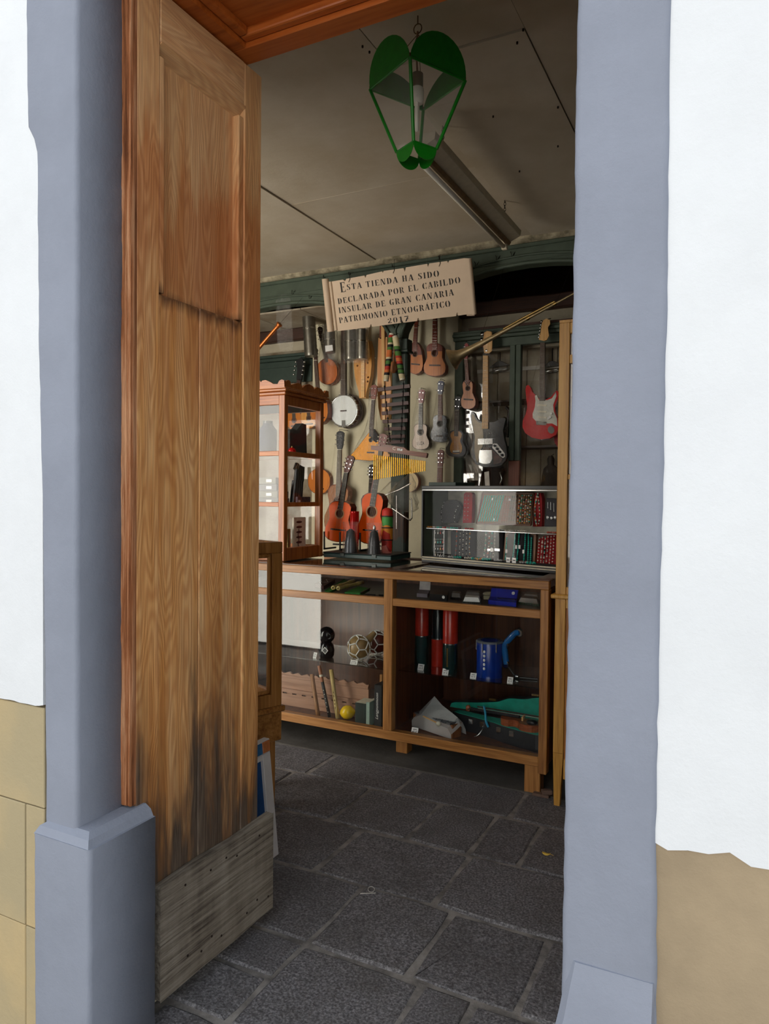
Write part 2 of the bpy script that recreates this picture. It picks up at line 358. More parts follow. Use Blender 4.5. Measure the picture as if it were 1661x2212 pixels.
grey_board = rough_wood('grey_weathered_board', [(70, 62, 54), (122, 112, 100), (150, 142, 130)], 'Y')
worn_post = rough_wood('deeply_weathered_post', [(88, 48, 26), (156, 98, 62), (202, 152, 114)], 'Z')
ya, yb, yc, yd = 1.392, dy(345), dy(432), dy(562)
yst = dy(528, 300)
ztop = 2.795; zk0, zk1 = .055, .375
bz = dz(345, 631)
M().box(GX-.045, GX, ya, yb-.0016, .05, ztop).obj('hinge_stile', DW, door, .003)
M().box(GX-.045, GX, yst, yd, .05, ztop).obj('lock_stile', DW, door, .004)
M().box(GX-.045, GX, yb, yst-.001, dz(345, 90), ztop).obj('top_rail', DWR, door, .003)
pzt, pzb = dz(345, 90), bz
M().box(GX-.045, GX-.028, yb, (yb+yst)/2-.03, pzb+.003, pzt+.01).obj('panel_board', DW, door)
M().box(GX-.045, GX-.028, (yb+yst)/2-.0295, yst, pzb+.003, pzt+.01).obj('panel_board', DW, door)
for a, b, z0, z1 in ((yb, yst, pzt-.032, pzt), (yb, yb+.02, pzb, pzt-.032), (yst-.024, yst, pzb, pzt-.032)):
    m = M()
    if z1-z0 > .1: m.box(GX-.03, GX-.003, a, b, z0, z1)
    else: m.add([(GX-.03, a, z0), (GX-.03, b, z0), (GX+.006, b, z1), (GX+.006, a, z1), (GX-.03, a, z1), (GX-.03, b, z1)], [(0, 1, 2, 3), (3, 2, 5, 4), (0, 3, 4), (1, 5, 2), (0, 4, 5, 1)])
    m.obj('moulding', DW if z1-z0 > .1 else DWR, door, .004 if z1-z0 > .1 else 0, None, 2)
yl = [yb, yc, dy(505), yst]
for a, b in zip(yl, yl[1:]): M().box(GX-.045, GX-.003-random.random()*.002, a+.0014, b-.0014, .06, pzb-.004).obj('plank', DW, door, .002)
m = M(); ks = [1.455, 1.62, 1.78, 1.90, 1.975]
def kz(y): return .0
top = [(y, zk1+random.uniform(-.004, .004)) for y in ks]; bot = [(y, zk0+.0+random.uniform(-.003, .003)) for y in ks]
m.prism(bot+top[::-1], GX-.001, GX+.026, 'X'); kb = m.obj('kick_board', grey_board, door, .005)
nail = plain('rusty_nail', (48, 36, 30), .7, .6)
for i in range(9):
    for j in (0, 1):
        if random.random() < .8:
            y = 1.50+i*.055+random.uniform(-.012, .012); z = (zk1-.045 if j else zk0+.06)+random.uniform(-.015, .015)
            M().lathe([(.0035, 0), (.0035, .002)], (GX+.0255, y, z), (1, 0, 0), 8).obj('nail', nail, kb)
# weathered frame post the leaf hangs from, with a newer length let in at the foot
t5 = struct('trim_5', (-1.46, 1.4, 0), 'deeply weathered door frame post with a newer length at its foot')
m = M(); L = []; ph_ = [random.uniform(0, 6) for k in range(11)]
for i in range(110):
    z = .625+i*.02; sec = [V((-1.475, 1.378, z))]
    for k in range(11):
        g_ = (.0035 if k % 2 else -.001)*(.6+.6*sin(z*3.1+ph_[k]))+.0012*sin(z*17+ph_[k]*3)+random.uniform(-.0006, .0006); sec.append(V((-1.470+.0033*k, 1.372+max(g_, -.002), z)))
    L.append(sec+[V((-1.436, 1.38, z)), V((-1.437, 1.392, z)), V((-1.475, 1.392, z))])
m.rings(L, True, False); m.obj('weathered_post', worn_post, t5)
M().box(-1.475, -1.443, 1.405, 1.436, 0, .625).obj('new_post', rough_wood('pale_grey_post', [(120, 100, 82), (160, 140, 116), (176, 158, 134)], 'Z'), t5, .003)

# --- flagstone floor
fl = struct('floor', (-1, 2.4, 0))
stone = None
def stone_mat():
    t = NT('grey_basalt'); co = t.coords(); sp = t.noise(co, 130, 3, .7); bl = t.noise(co, 5, 4, .6); oi = t.n('ShaderNodeObjectInfo')
    c = t.ramp(sp, [(.36, (70, 68, 72)), (.52, (114, 112, 116)), (.66, (154, 152, 156))]); c = t.mix(t.math('MULTIPLY', t.ramp(bl, [(.42, (0, 0, 0, 1)), (.7, (1, 1, 1, 1))]), .45), c, lin((70, 66, 62)))
    c = t.mix(t.math('MULTIPLY', oi.outputs['Random'], .3), c, lin((66, 63, 66))); t.base(c); t.b.inputs['Roughness'].default_value = .72
    t.bump(t.math('ADD', sp, t.math('MULTIPLY', bl, 1.5)), .5, .004); return t.m
stone = stone_mat(); mortar = plaster('mortar', (150, 145, 141), .18, .5, 14, .95, (104, 100, 98))
cement = plaster('dark_cement', (92, 88, 84), .15, .4, 5, .9)
M().box(-6.4, 3.0, 1.2, 3.47, -.05, -.006).obj('mortar_bed', mortar, fl)
M().box(-6.4, 3.0, 3.45, 6.6, -.05, 0).obj('cement_screed', cement, fl)
def flag(x0, x1, y0, y1):
    g = .004; P = []
    cs = [(x0+g, y0+g), (x1-g, y0+g), (x1-g, y1-g), (x0+g, y1-g)]
    for i in range(4):
        a, b = V(cs[i]), V(cs[(i+1) % 4]); d = (b-a)
        for t in ((.03, .3, .6, .97) if d.length > .2 else (.06, .5, .94)):
            p = a+d*t; nrm = V((d.y, -d.x)).normalized(); P.append(p-nrm*(abs(random.gauss(0, .0035))+(.006 if t in (.03, .97) else 0)))
    c = sum(P, V((0, 0)))/len(P); h = random.uniform(-.003, .003)
    ins = [p+(c-p).normalized()*.010 for p in P]; m = M()
    m.rings([[V((p.x, p.y, -.03)) for p in P], [V((p.x, p.y, h-.005)) for p in P], [V((p.x, p.y, h)) for p in ins]], True, False)
    m.obj('flagstone', stone, fl)
RW = [(1.54, 1.94, [-1.26, -.84, -.68, -.36]), (1.94, 2.33, [-1.66, -1.255, -.9, -.56, -.2]), (2.33, 2.73, [-1.9, -1.48, -.98, -.45]),
      (2.73, 3.13, [-2.1, -1.65, -1.275, -1.0, -.79, -.4]), (3.13, 3.45, [-2.45, -2.035, -1.53, -.95, -.52])]
for y0, y1, cx in RW:
    a = [cx[0]-.42*k for k in range(6, 0, -1)]; b = [cx[-1]+.42*k for k in range(1, 4)]
    xs = a+cx+b
    for x0, x1 in zip(xs, xs[1:]):
        if y0 < 1.6 and x1 <= -1.26: 
            if x1 > -1.3: flag(x0, x1, 1.54, 1.75); flag(x0, x1, 1.75, y1)
            continue
        flag(x0, x1, y0, y1)
for x0, x1 in ((-1.47, -1.16), (-1.16, -.8), (-.8, -.3)): flag(x0, x1, 1.2, 1.54)
gr = struct('ground'); M().box(-14, 12, -14, 1.2, -.3, -.005).obj('street_paving', plaster('street_paving_stone', (98, 97, 98), .1, .3, 3), gr)

# --- house across the street (what the glass of the counter mirrors)
ws = struct('wall_street'); fac = plaster('cream_facade', (232, 230, 222), .05, .2, 2); M().box(-16, 10, -7.4, -7.0, .3, 5.2).obj('facade', fac, ws)
M().box(-16, 10, -7.42, -6.98, 0, .3).obj('facade_base', plaster('dark_facade_base', (92, 92, 88), .15, .3, 3), ws)

# --- room shell
wl = struct('wall_left'); xw = -6.3
for a in ((1.86, 6.6, 0, 3.3),): M().box(xw-.3, xw, a[0], a[1], a[2], a[3]).obj('plaster', cream, wl)
wr = struct('wall_right'); xw = 2.7
for a in ((1.86, 6.6, 0, 3.3),): M().box(xw, xw+.3, a[0], a[1], a[2], a[3]).obj('plaster', cream, wr)
ro = struct('roof'); M().box(-6.8, 3.2, 1.5, 6.9, 3.5, 3.7).obj('roof_slab', dark_boards, ro)
M().box(-6.6, 3.0, 6.5, 6.8, -.05, 3.6).obj('rear_boards', dark_boards, ro); M().box(-6.6, -6.3, 1.8, 6.8, 3.3, 3.6).obj('side_boards', dark_boards, ro); M().box(2.7, 3.0, 1.8, 6.8, 3.3, 3.6).obj('side_boards', dark_boards, ro)

# --- boarded ceiling: sheets with open joints
ce = struct('ceiling', (-1.5, 3.3, CEIL))
M().box(-6.3, 2.7, 1.86, 4.95, CEIL+.012, CEIL+.03).obj('backing_board', plain('old_backing_wood', (126, 102, 76), .9), ce)
jx1 = (at(962, 285, Z=CEIL).x+at(1137, 494, Z=CEIL).x)/2; jx2 = (at(1135, 58, Z=CEIL).x+at(1242, 289, Z=CEIL).x)/2; jx0 = at(585, 417, Z=CEIL).x
jy1 = at(1050, 85, Z=CEIL).y; jy2 = at(900, 388, Z=CEIL).y
cols = [(-6.3, -4.6), (-4.6, jx0), (jx0, jx1), (jx1, jx2), (jx2, .6), (.6, 2.7)]
for i, (a, b) in enumerate(cols):
    ys = {2: [1.86, 2.36, jy2, 4.86], 3: [1.86, jy1, 4.86], 4: [1.86, 2.25, 3.5, 4.86]}.get(i, [1.86, 2.9, 4.86])
    for c, d in zip(ys, ys[1:]):
        dz0 = random.uniform(-.006, .004) - (.006 if i == 3 and c > 2 else 0); t = random.uniform(-.002, .002)
        M().add([(a+.002, c+.002, CEIL+dz0), (b-.002, c+.002, CEIL+dz0+t), (b-.002, d-.002, CEIL+dz0), (a+.002, d-.002, CEIL+dz0-t)] +
                [(a+.002, c+.002, CEIL+.013), (b-.002, c+.002, CEIL+.013), (b-.002, d-.002, CEIL+.013), (a+.002, d-.002, CEIL+.013)],
                [(3, 2, 1, 0), (4, 5, 6, 7), (0, 1, 5, 4), (1, 2, 6, 5), (2, 3, 7, 6), (3, 0, 4, 7)]).obj('ceiling_sheet', ceil_paint, ce)
for x, y in ((1117, 95), (1122, 372), (1205, 234), (783, 103), (798, 115), (1065, 254), (1130, 67), (1205, 318)):
    p = at(x, y, Z=CEIL-.014); M().lathe([(.004, 0), (.004, .008)], p, (0, 0, 1), 8).obj('nail_head', nail, ce)

# --- arcade: beam, two arches, column
YB = 4.83
ar = struct('trim_6', (-2.3, YB, 0), 'dull green wooden arcade with arches on a slim post')
def ell(cx, a, zs_, b, n=20): return [(cx-a*cos(pi*i/n), zs_+b*sin(pi*i/n)) for i in range(n+1)]
al = ell(-3.42, 1.0, 2.59, .385); arr = ell(-1.4, .935, 2.59, .44)
poly = [(-6.3, 3.2), (-6.3, 2.59)]+al+arr+[(-.3, 2.59), (2.7, 2.59), (2.7, 3.2)]
M().prism(poly, YB, YB+.12).obj('spandrel', green_paint, ar)
for e, n in ((al, 'arch_moulding'), (arr, 'arch_moulding')):
    for off, r in ((.0, .014), (.055, .009)):
        pts = []
        for i in range(len(e)):
            a, b = V(e[max(i-1, 0)]), V(e[min(i+1, len(e)-1)]); d = (b-a).normalized(); q = V(e[i])+V((-d.y, d.x))*off; pts.append((q.x, YB-.004, q.y))
        m = M(); m.tube(pts, r, 6); m.obj(n, green_paint, ar)
chip = plaster('chipped_white_paint', (180, 168, 142), .1, .6, 14, .9, (112, 104, 84))
L = []
for i in range(100):
    x = -6.3+i*.09; j = lambda k: random.uniform(-k, k); L.append([V(p) for p in ((x, YB+.01, 3.215), (x, YB-.035+j(.004), 3.208+j(.002)), (x, YB-.03+j(.005), 3.186+j(.003)), (x, YB-.016, 3.172), (x, YB+.01, 3.16))])
m = M(); m.rings(L, True, False); m.obj('cornice', chip, ar)
M().box(-6.3, 2.7, YB-.016, YB+.01, 3.135, 3.162).obj('cornice_fillet', green_paint, ar, .005)
M().box(-6.3, 2.7, YB-.006, YB+.01, 3.045, 3.052).obj('bead', green_paint, ar)
def worn_green():
    t = NT('worn_green_post_paint'); co = t.coords((1, 1, 1), ar); sp = t.n('ShaderNodeSeparateXYZ'); t.l(co, sp.inputs[0]); nz = t.noise(co, 9, 4, .6)
    z = t.math('ADD', sp.outputs[2], t.math('MULTIPLY', t.math('SUBTRACT', nz, .5), .25)); a = t.math('DIVIDE', t.math('SUBTRACT', z, 1.1), .03, True); b = t.math('DIVIDE', t.math('SUBTRACT', 1.33, z), .03, True)
    w = t.ramp(t.noise(t.coords((40, 40, 1.5)), 1.5, 4, .6), [(.4, (52, 34, 24)), (.65, (96, 66, 46))])
    t.base(t.mix(t.math('MULTIPLY', a, b), t.ramp(nz, [(.3, (44, 56, 49)), (.7, (56, 70, 61))]), w)); t.b.inputs['Roughness'].default_value = .55; return t.m
WG = worn_green()
for cx in (-2.335, -4.42, -.46):
    M().box(cx-.075, cx+.05, YB, YB+.08, 0, 2.5).obj('column', WG, ar, .012)
    M().box(cx-.087, cx+.062, YB-.012, YB+.09, 2.5, 2.52).obj('capital', dark_green, ar, .004); M().box(cx-.08, cx+.055, YB-.006, YB+.086, 2.52, 2.6).obj('capital_neck', dark_green, ar, .004)
hookm = plain('dark_iron_wire', (34, 28, 24), .6, .5)
for k, (x, y) in enumerate(((702, 597), (850, 574), (951, 557), (634, 632), (671, 641), (1029, 571), (1075, 558), (1107, 550), (756, 590))):
    p = at(x, y, Y=YB); M().tube([p+V((-.015, -.002, .02)), p+V((-.002, -.02, 0)), p+V((.0, -.022, -.018)), p+V((.002, -.005, -.012)), p+V((.018, -.002, .016))], .0022, 5).obj('wire_hook', hookm, ar)

# --- back wall and what is seen through the arches
YW = 5.45
wb = struct('wall_back', (-2.8, YW, 0), 'cream plastered back wall hung with instruments')
M().box(-3.5, -2.125, YW, YW+.08, 0, 2.99).obj('plaster', cream, wb)
wr2 = struct('trim_7', (-4.5, YW, 2.5), 'brown tie beam, frieze and green cornice above the back wall')
wp = struct('wall_recess', (-4.8, YW+.06, 0), 'peeling grey boarded wall left of the cream wall')
M().box(-6.3, -3.5, YW+.06, YW+.12, 0, 2.75).obj('peeling_boards', plaster('peeling_grey_paint', (150, 142, 124), .1, .4, 6, .9, (112, 94, 72)), wp)
M().box(-6.3, 2.7, YW+.08, YW+.14, 2.6, 2.9).obj('frieze', plaster('greyed_white_paint', (178, 168, 146), .1, .4, 4), wr2)
for a, b in ((YW+.0, .03),): pass
for z0, z1, d in ((2.60, 2.66, .02), (2.66, 2.69, .045), (2.69, 2.715, .06)): M().box(-6.3, -3.53, YW+.06-d, YW+.07, z0, z1).obj('cornice_board', dark_green, wr2, .004)
M().box(-6.3, -3.53, YW+.03, YW+.07, 2.46, 2.60).obj('top_rail', dark_green, wr2)
m = M(); L = []
for i in range(60):
    x = -6.3+i*.1525; j = random.uniform(-.006, .006); zb = 2.875 if x > -2.4 else 2.835; L.append([V(p) for p in ((x, YW+.02, zb+j), (x, YW+.02, zb+.11+j), (x, YW+.16, zb+.12), (x, YW+.16, zb))])
m.rings(L, True, False); m.obj('tie_beam', brown_beam, wr2, .01)
for k in range(8): M().box(-6.3+k*.5, -6.3+k*.5+.495, YB+.12, YW+.1, 2.945+random.uniform(0, .004), 2.96).obj('ceiling_board', plaster('greyed_board_paint', (176, 164, 144), .1, .3, 4, .9, (150, 134, 112)), wr2)
# built-in green glazed cupboard
cu = thing('glazed_cupboard', 'built-in dull green glazed cupboard beside the cream wall', 'cupboard', (-1.4, 5.4, 0))
Yc = 5.385
for a, b in ((-2.125, -2.055), (-1.675, -1.632), (-1.628, -1.588), (-1.12, -1.05), (-.62, -.55)): M().box(a, b, Yc, Yc+.05, 1.72 if -1.7 < a < -1.5 else .9, 2.63).obj('stile', green_paint, cu, .004)
redw = wood('red_brown_wood', [(92, 44, 26), (132, 72, 46)], 'Z', .5)
M().box(-1.675, -1.588, Yc+.002, Yc+.05, .9, 1.72).obj('stile', redw, cu, .004)
M().box(-2.125, -.55, Yc-.002, Yc+.05, 2.60, 2.665).obj('top_rail', green_paint, cu, .003)
for z0, z1, d in ((2.665, 2.69, .03), (2.69, 2.715, .05), (2.715, 2.735, .035)): M().box(-2.13, -.5, Yc-d, Yc+.06, z0, z1).obj('cornice', green_paint, cu, .004)
M().box(-2.0, -.5, Yc-.03, Yc+.04, 2.735, 2.755).obj('loose_board', brown_beam, cu)
M().box(-2.125, -.55, Yc+.0, Yc+.04, .8, .95).obj('bottom_rail', redw, cu)
pg = plaster('grey_white_boards', (176, 166, 146), .1, .25, 5, .85, (150, 138, 116))
for k in range(13): M().box(-2.12+k*.122, -2.12+k*.122+.118, 5.72, 5.735, .8, 2.7).obj('back_board', pg, cu, .003)
M().box(-2.13, -2.115, Yc+.05, 5.72, .8, 2.7).obj('side_panel', pg, cu); M().box(-2.12, -.55, Yc+.05, 5.72, 2.69, 2.7).obj('top_panel', pg, cu)
gl = glassy('window_glass', refl=1.3)
for z in (2.19, 1.83, 1.3): M().box(-2.11, -.56, Yc+.08, 5.7, z-.008, z+.008).obj('shelf', plain('dark_shelf', (60, 52, 42), .5), cu)
for a, b in ((-2.055, -1.675), (-1.588, -1.12)): M().box(a, b, Yc+.022, Yc+.026, .95, 2.6).obj('pane', gl, cu)
M().box(-2.05, -1.13, 5.70, 5.712, 2.46, 2.49).obj('hanging_rail', plain('white_batten', (210, 206, 196), .5), cu)

# ================================================================ furniture and fittings
clear = glassy('clear_glass', refl=1.0)
shop_glass = glassy('counter_glass', refl=.75, tint=(.97, .98, .98, 1))
shop_glass2 = glassy('counter_glass_old', refl=.75, tint=(.97, .98, .97, 1))
oak = wood('honey_oak', [(120, 74, 32), (160, 108, 54), (182, 130, 74)], 'X', .4)
oakz = wood('honey_oak_upright', [(120, 74, 32), (160, 108, 54), (182, 130, 74)], 'Z', .4)
dwood = wood('dark_veneer', [(58, 32, 20), (88, 52, 34), (108, 68, 46)], 'Z', .35, 60)
dtop = wood('dark_counter_top', [(48, 30, 22), (78, 52, 40), (96, 66, 52)], 'X', .22)
black = plain('black_plastic', (22, 22, 24), .35); blackm = plain('black_matt', (26, 26, 28), .8); chrome = plain('chrome', (200, 200, 198), .18, 1.0, .05)
white_p = plain('white_card', (226, 224, 220), .6, 0, .04)
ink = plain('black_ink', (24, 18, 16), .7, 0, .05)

# --- green tin lantern
lg = thing('lantern', 'green tin four-sided lantern with round petals, hung from the ceiling', 'lantern', (-1.124, 2.44, 3.2))
green = plain('green_enamel', (18, 128, 22), .38, 0, .1, .5, 40)
ct, cb = V((-1.126, 2.446, 2.95)), V((-1.108, 2.428, 2.712))
ut = V((.051, -.172, 0)).normalized(); vt = V((ut.y, -ut.x, 0))
rt, rb = .176, .074
ct = V((-1.124, 2.44, 2.952)); cb = V((-1.122, 2.436, 2.712))
top4 = [ct+ut*rt, ct-vt*rt, ct-ut*rt, ct+vt*rt]; bot4 = [cb+ut*rb, cb-vt*rb, cb-ut*rb, cb+vt*rb]
lpane = glassy('dusty_lantern_glass', refl=.7, haze=.04, rough=.05)
for i in range(4):
    a, b, c, d = top4[i], top4[(i+1) % 4], bot4[(i+1) % 4], bot4[i]
    nrm = (b-a).cross(d-a).normalized(); 
    if nrm.dot((a+b)/2-ct) < 0: nrm = -nrm
    M().tube([a, d], .0066, 6).obj('corner_bar', green, lg); M().tube([a, b], .0045, 6).obj('top_bar', green, lg); M().tube([d, c], .004, 6).obj('bottom_bar', green, lg)
    m = M(); q = [a, b, c, d]; cc = sum(q, V())/4; q = [p+(cc-p)*.03 for p in q]; m.loft([p-nrm*.001 for p in q], [p+nrm*.001 for p in q]); m.obj('glass_pane', lpane, lg)
    for (p, q_, up, out, hgt, nm) in ((a, b, V((0, 0, 1)), .20, .115, 'top_petal'), (d, c, V((0, 0, -1)), -.05, .05, 'bottom_petal')):
        mid = (p+q_)/2; hx = (q_-p)/2; n2 = V((nrm.x, nrm.y, 0)).normalized(); dirv = (up*1.0+n2*out).normalized()
        pts = [mid+hx*cos(pi*k/16)+dirv*hgt*sin(pi*k/16) for k in range(17)]
        m = M(); m.loft([x-nrm*.0009 for x in pts], [x+nrm*.0009 for x in pts]); m.obj(nm, green, lg)
    M().tube([a, a+V((0, 0, .012))], .003, 6).obj('corner_ring', plain('old_brass_wire', (110, 84, 50), .45, .8), lg)
wire = MATS['old_brass_wire']; ring_c = V((-1.124, 2.44, 3.155))
M().tube([ring_c+V((cos(t)*.016, 0, sin(t)*.018)) for t in [2*pi*k/14 for k in range(14)]], .002, 6, True).obj('hanging_ring', wire, lg)
M().tube([ring_c+V((0, 0, .016)), V((-1.124, 2.44, 3.205))], .0025, 6).obj('ceiling_hook', wire, lg)
for i in range(4): M().tube([ring_c-V((0, 0, .02)), ring_c*.5+top4[i]*.5+V((0, 0, -.012)), top4[i]], .0014, 5).obj('hanging_wire', wire, lg)
cfl = plain('white_lamp_glass', (238, 232, 218), .35, 0, .02); cc = V((-1.122, 2.438, 0))
M().tube([ring_c-V((0, 0, .01)), V((-1.126, 2.437, 3.06)), V((-1.122, 2.438, 2.985))], .004, 6).obj('flex', plain('old_flex', (150, 110, 76), .6), lg)
M().lathe([(.018, 0), (.021, .005), (.021, .05), (.012, .055)], cc+V((0, 0, 2.94)), (0, 0, 1), 14).obj('lamp_holder', plain('brass_holder', (120, 100, 74), .4, .3), lg)
m = M(); m.lathe([(.013, -.004), (.022, 0), (.024, .012), (.024, .05), (.02, .055)], cc+V((0, 0, 2.885)), (0, 0, 1), 16); lb = m.obj('lamp_base', cfl, lg)
for s in (-1, 1):
    a = ut*.011*s; M().tube([cc+a+V((0, 0, 2.887)), cc+a+V((0, 0, 2.80)), cc+a*.6+V((0, 0, 2.791)), cc+a*.0+V((0, 0, 2.788))], .0075, 8).obj('lamp_tube', cfl, lb)
# --- fluorescent batten on chains
ft = thing('fluorescent_batten', 'old cream fluorescent batten light hung on chains under the ceiling', 'ceiling light', (-1.38, 3.7, 3.0))
bm = plain('aged_cream_metal', (216, 204, 178), .45, 0, .06); fx = -1.372; fy0, fy1 = 3.02, 4.37; fz = 3.015
M().prism([(fx-.012, fz), (fx+.07, fz+.035), (fx+.075, fz+.07), (fx-.01, fz+.07)], fy0, fy1, 'Y').obj('gear_housing', bm, ft, .003)
M().prism([(fx-.02, fz-.006), (fx+.0, fz-.012), (fx+.012, fz+.004), (fx-.012, fz+.012)], fy0, fy1, 'Y').obj('trough', plain('stained_trough', (150, 122, 86), .5, 0, .15), ft)
M().lathe([(.006, 0), (.013, .002), (.013, fy1-fy0-.06), (.006, fy1-fy0-.058)], (fx-.03, fy0+.03, fz-.022), (0, 1, 0), 12).obj('tube_lamp', cfl, ft)
for y in (fy0, fy1-.026): M().box(fx-.044, fx-.008, y, y+.026, fz-.04, fz+.02).obj('lamp_socket', bm, ft, .004)
for y in (3.2, 4.16):
    for k in range(7):
        c = V((fx+.035, y, fz+.078+k*.0165)); h = V((.006, 0, 0)) if k % 2 else V((0, .006, 0))
        M().tube([c+h*cos(t)+V((0, 0, .0105*sin(t))) for t in [2*pi*j/8 for j in range(8)]], .0017, 5, True).obj('chain_link', hookm, ft)
    M().tube([(fx+.035, y, fz+.19), (fx+.035, y, CEIL+.002)], .002, 5).obj('chain_hook', hookm, ft)

# --- scroll sign
sg = thing('scroll_sign', 'cream parchment-shaped sign with black stencilled lettering, hung on the green beam', 'sign', (-2.26, 4.66, 2.68))
SP0 = V((-2.3, 4.6, 3.027)); SN = V((0, -.347, -.1)).normalized()
if SN.y > 0: SN = -SN
parch = plain('cream_board_paint', (214, 190, 164), .6, 0, .04, .3, 8)
def sp(x, y, off=0): return atp(*cq('N', x, y), SP0, SN)+SN*off
ol = [(105, 303), (240, 280), (262, 297), (275, 272), (460, 238), (471, 263), (483, 232), (640, 196), (650, 210), (659, 191), (860, 162), (876, 200), (885, 155), (1103, 118), (1112, 150), (1126, 114), (1308, 89), (1318, 110), (1331, 84), (1480, 60), (1530, 62), (1585, 632),
      (1500, 638), (1420, 650), (1411, 614), (1399, 655), (1240, 672), (1026, 700), (1010, 668), (1000, 705), (860, 722), (843, 690), (835, 724), (540, 764), (527, 732), (516, 768), (190, 808)]
m = M(); m.loft([sp(x, y, -.012) for x, y in ol], [sp(x, y, 0) for x, y in ol]); m.obj('board', parch, sg)
m = M(); m.tube([sp(68, 272, .012), sp(124, 812, .012)], .026, 14); m.obj('rolled_edge', parch, sg)
M().tube([sp(112, 300, .002), sp(172, 800, .002)], .012, 10).obj('rolled_lip', parch, sg)
m = M(); m.tube([sp(1524, 62, -.018), sp(1578, 640, -.018)], .018, 12); m.obj('rolled_edge', parch, sg)
M().tube([sp(1500, 640, -.022), sp(1575, 640, -.03)], .01, 8).obj('rolled_lip', parch, sg)
def rect(x0, y0, x1, y1): return [(x0, y0), (x1, y0), (x1, y1), (x0, y1)]
def dia(x0, y0, x1, y1, t): return [(x0, y0), (x0+t, y0), (x1+t, y1), (x1, y1)]
def cres(cx, cy, rx, ry, rin, side, a0=-74, a1=74):
    n = 8; A = [radians(a0+(a1-a0)*i/n) for i in range(n+1)]
    return [(cx+side*rx*cos(t), cy+ry*sin(t)) for t in A]+[(cx+side*rin*cos(t), cy+ry*.94*sin(t)) for t in A[::-1]]
def stem(x, w=.17): return [rect(x, .0, x+w, 1), rect(x-.05, 0, x+w+.05, .045), rect(x-.05, .955, x+w+.05, 1)]
def glyph(c):
    bar = lambda x0, y, x1: rect(x0, y, x1, y+.06)
    if c == 'A': return [dia(.46, 0, .26, 1, .18), dia(.04, 0, .24, .86, .055), bar(.17, .3, .4), rect(.0, 0, .2, .045), rect(.4, 0, .7, .045)], .68
    if c == 'B': return stem(.08)+[cres(.32, .75, .26, .25, .1, 1), cres(.32, .25, .3, .25, .12, 1)], .66
    if c == 'C': return [cres(.38, .5, .34, .52, .14, -1), dia(.46, .06, .62, .3, .06), [(.46, .94), (.62, .72), (.64, 1.0)], [(.46, .0), (.62, .22), (.6, .05)]], .68
    if c == 'D': return stem(.08)+[cres(.3, .5, .36, .5, .16, 1)], .7
    if c in 'EF':
        g = stem(.08)+[bar(.3, .94, .56), [(.5, .94), (.58, 1), (.58, .72)], bar(.3, .48, .44), [(.42, .36), (.46, .5), (.42, .64)]]
        return (g+[bar(.3, 0, .58), [(.52, .06), (.62, .3), (.6, 0)]] if c == 'E' else g), .64
    if c == 'G': return [cres(.38, .5, .34, .52, .14, -1), rect(.46, .0, .62, .42), rect(.42, .4, .68, .45), [(.46, .94), (.62, .72), (.64, 1.0)]], .72
    if c == 'H': return stem(.08)+stem(.46, .15)+[bar(.29, .48, .42)], .72
    if c == 'I': return stem(.08), .34
    if c == 'L': return stem(.08)+[bar(.3, 0, .58), [(.5, .06), (.62, .34), (.6, 0)]], .64
    if c == 'M': return [rect(.08, 0, .13, 1), rect(0, 0, .2, .045), dia(.36, .1, .1, 1, .15), dia(.42, .1, .6, 1, .06)]+stem(.66, .15), .92
    if c == 'N': return [rect(.08, 0, .13, 1), rect(0, 0, .2, .045), dia(.46, 0, .1, 1, .17), rect(.58, 0, .63, 1), rect(.5, .955, .72, 1)], .74
    if c == 'O': return [cres(.34, .5, .32, .52, .13, -1), cres(.4, .5, .32, .52, .13, 1)], .74
    if c == 'P': return stem(.08)+[cres(.32, .72, .28, .28, .11, 1)], .62
    if c == 'R': return stem(.08)+[cres(.32, .74, .27, .26, .1, 1), dia(.5, 0, .32, .46, .16), rect(.48, 0, .72, .045)], .7
    if c == 'S': return [cres(.3, .74, .24, .27, .08, -1, -60, 80), cres(.26, .26, .26, .27, .09, 1, -80, 60), dia(.34, .36, .1, .64, .2), [(.36, .98), (.48, .72), (.5, 1)], [(.04, .3), (.18, .03), (.04, 0)]], .58
    if c == 'T': return stem(.24)+[rect(.02, .94, .2, 1), rect(.45, .94, .63, 1), [(.02, 1), (.02, .68), (.12, .95)], [(.63, 1), (.63, .68), (.53, .95)]], .66
    if c == 'U': return [rect(.08, .2, .25, 1), rect(.02, .955, .31, 1), cres(.3, .22, .22, .24, .08, -1, -80, 0), rect(.5, .1, .55, 1), rect(.42, .955, .62, 1), rect(.3, 0, .5, .06)], .66
    if c == '2': return [cres(.28, .72, .24, .28, .09, 1, -40, 80), [(.06, .62), (.2, .6), (.2, .78), (.1, .84)], dia(.06, .12, .34, .5, .16), rect(.05, 0, .56, .12)], .6
    if c == '0': return [cres(.26, .5, .24, .52, .09, -1), cres(.31, .5, .24, .52, .09, 1)], .6
    if c == '1': return [rect(.2, 0, .37, 1), rect(.1, 0, .47, .05), [(.05, .72), (.17, .82), (.17, 1)]], .54
    if c == '7': return [rect(.05, .86, .58, 1), dia(.12, 0, .4, .8, .18), rect(.3, .44, .62, .5)], .62
    return [], .3
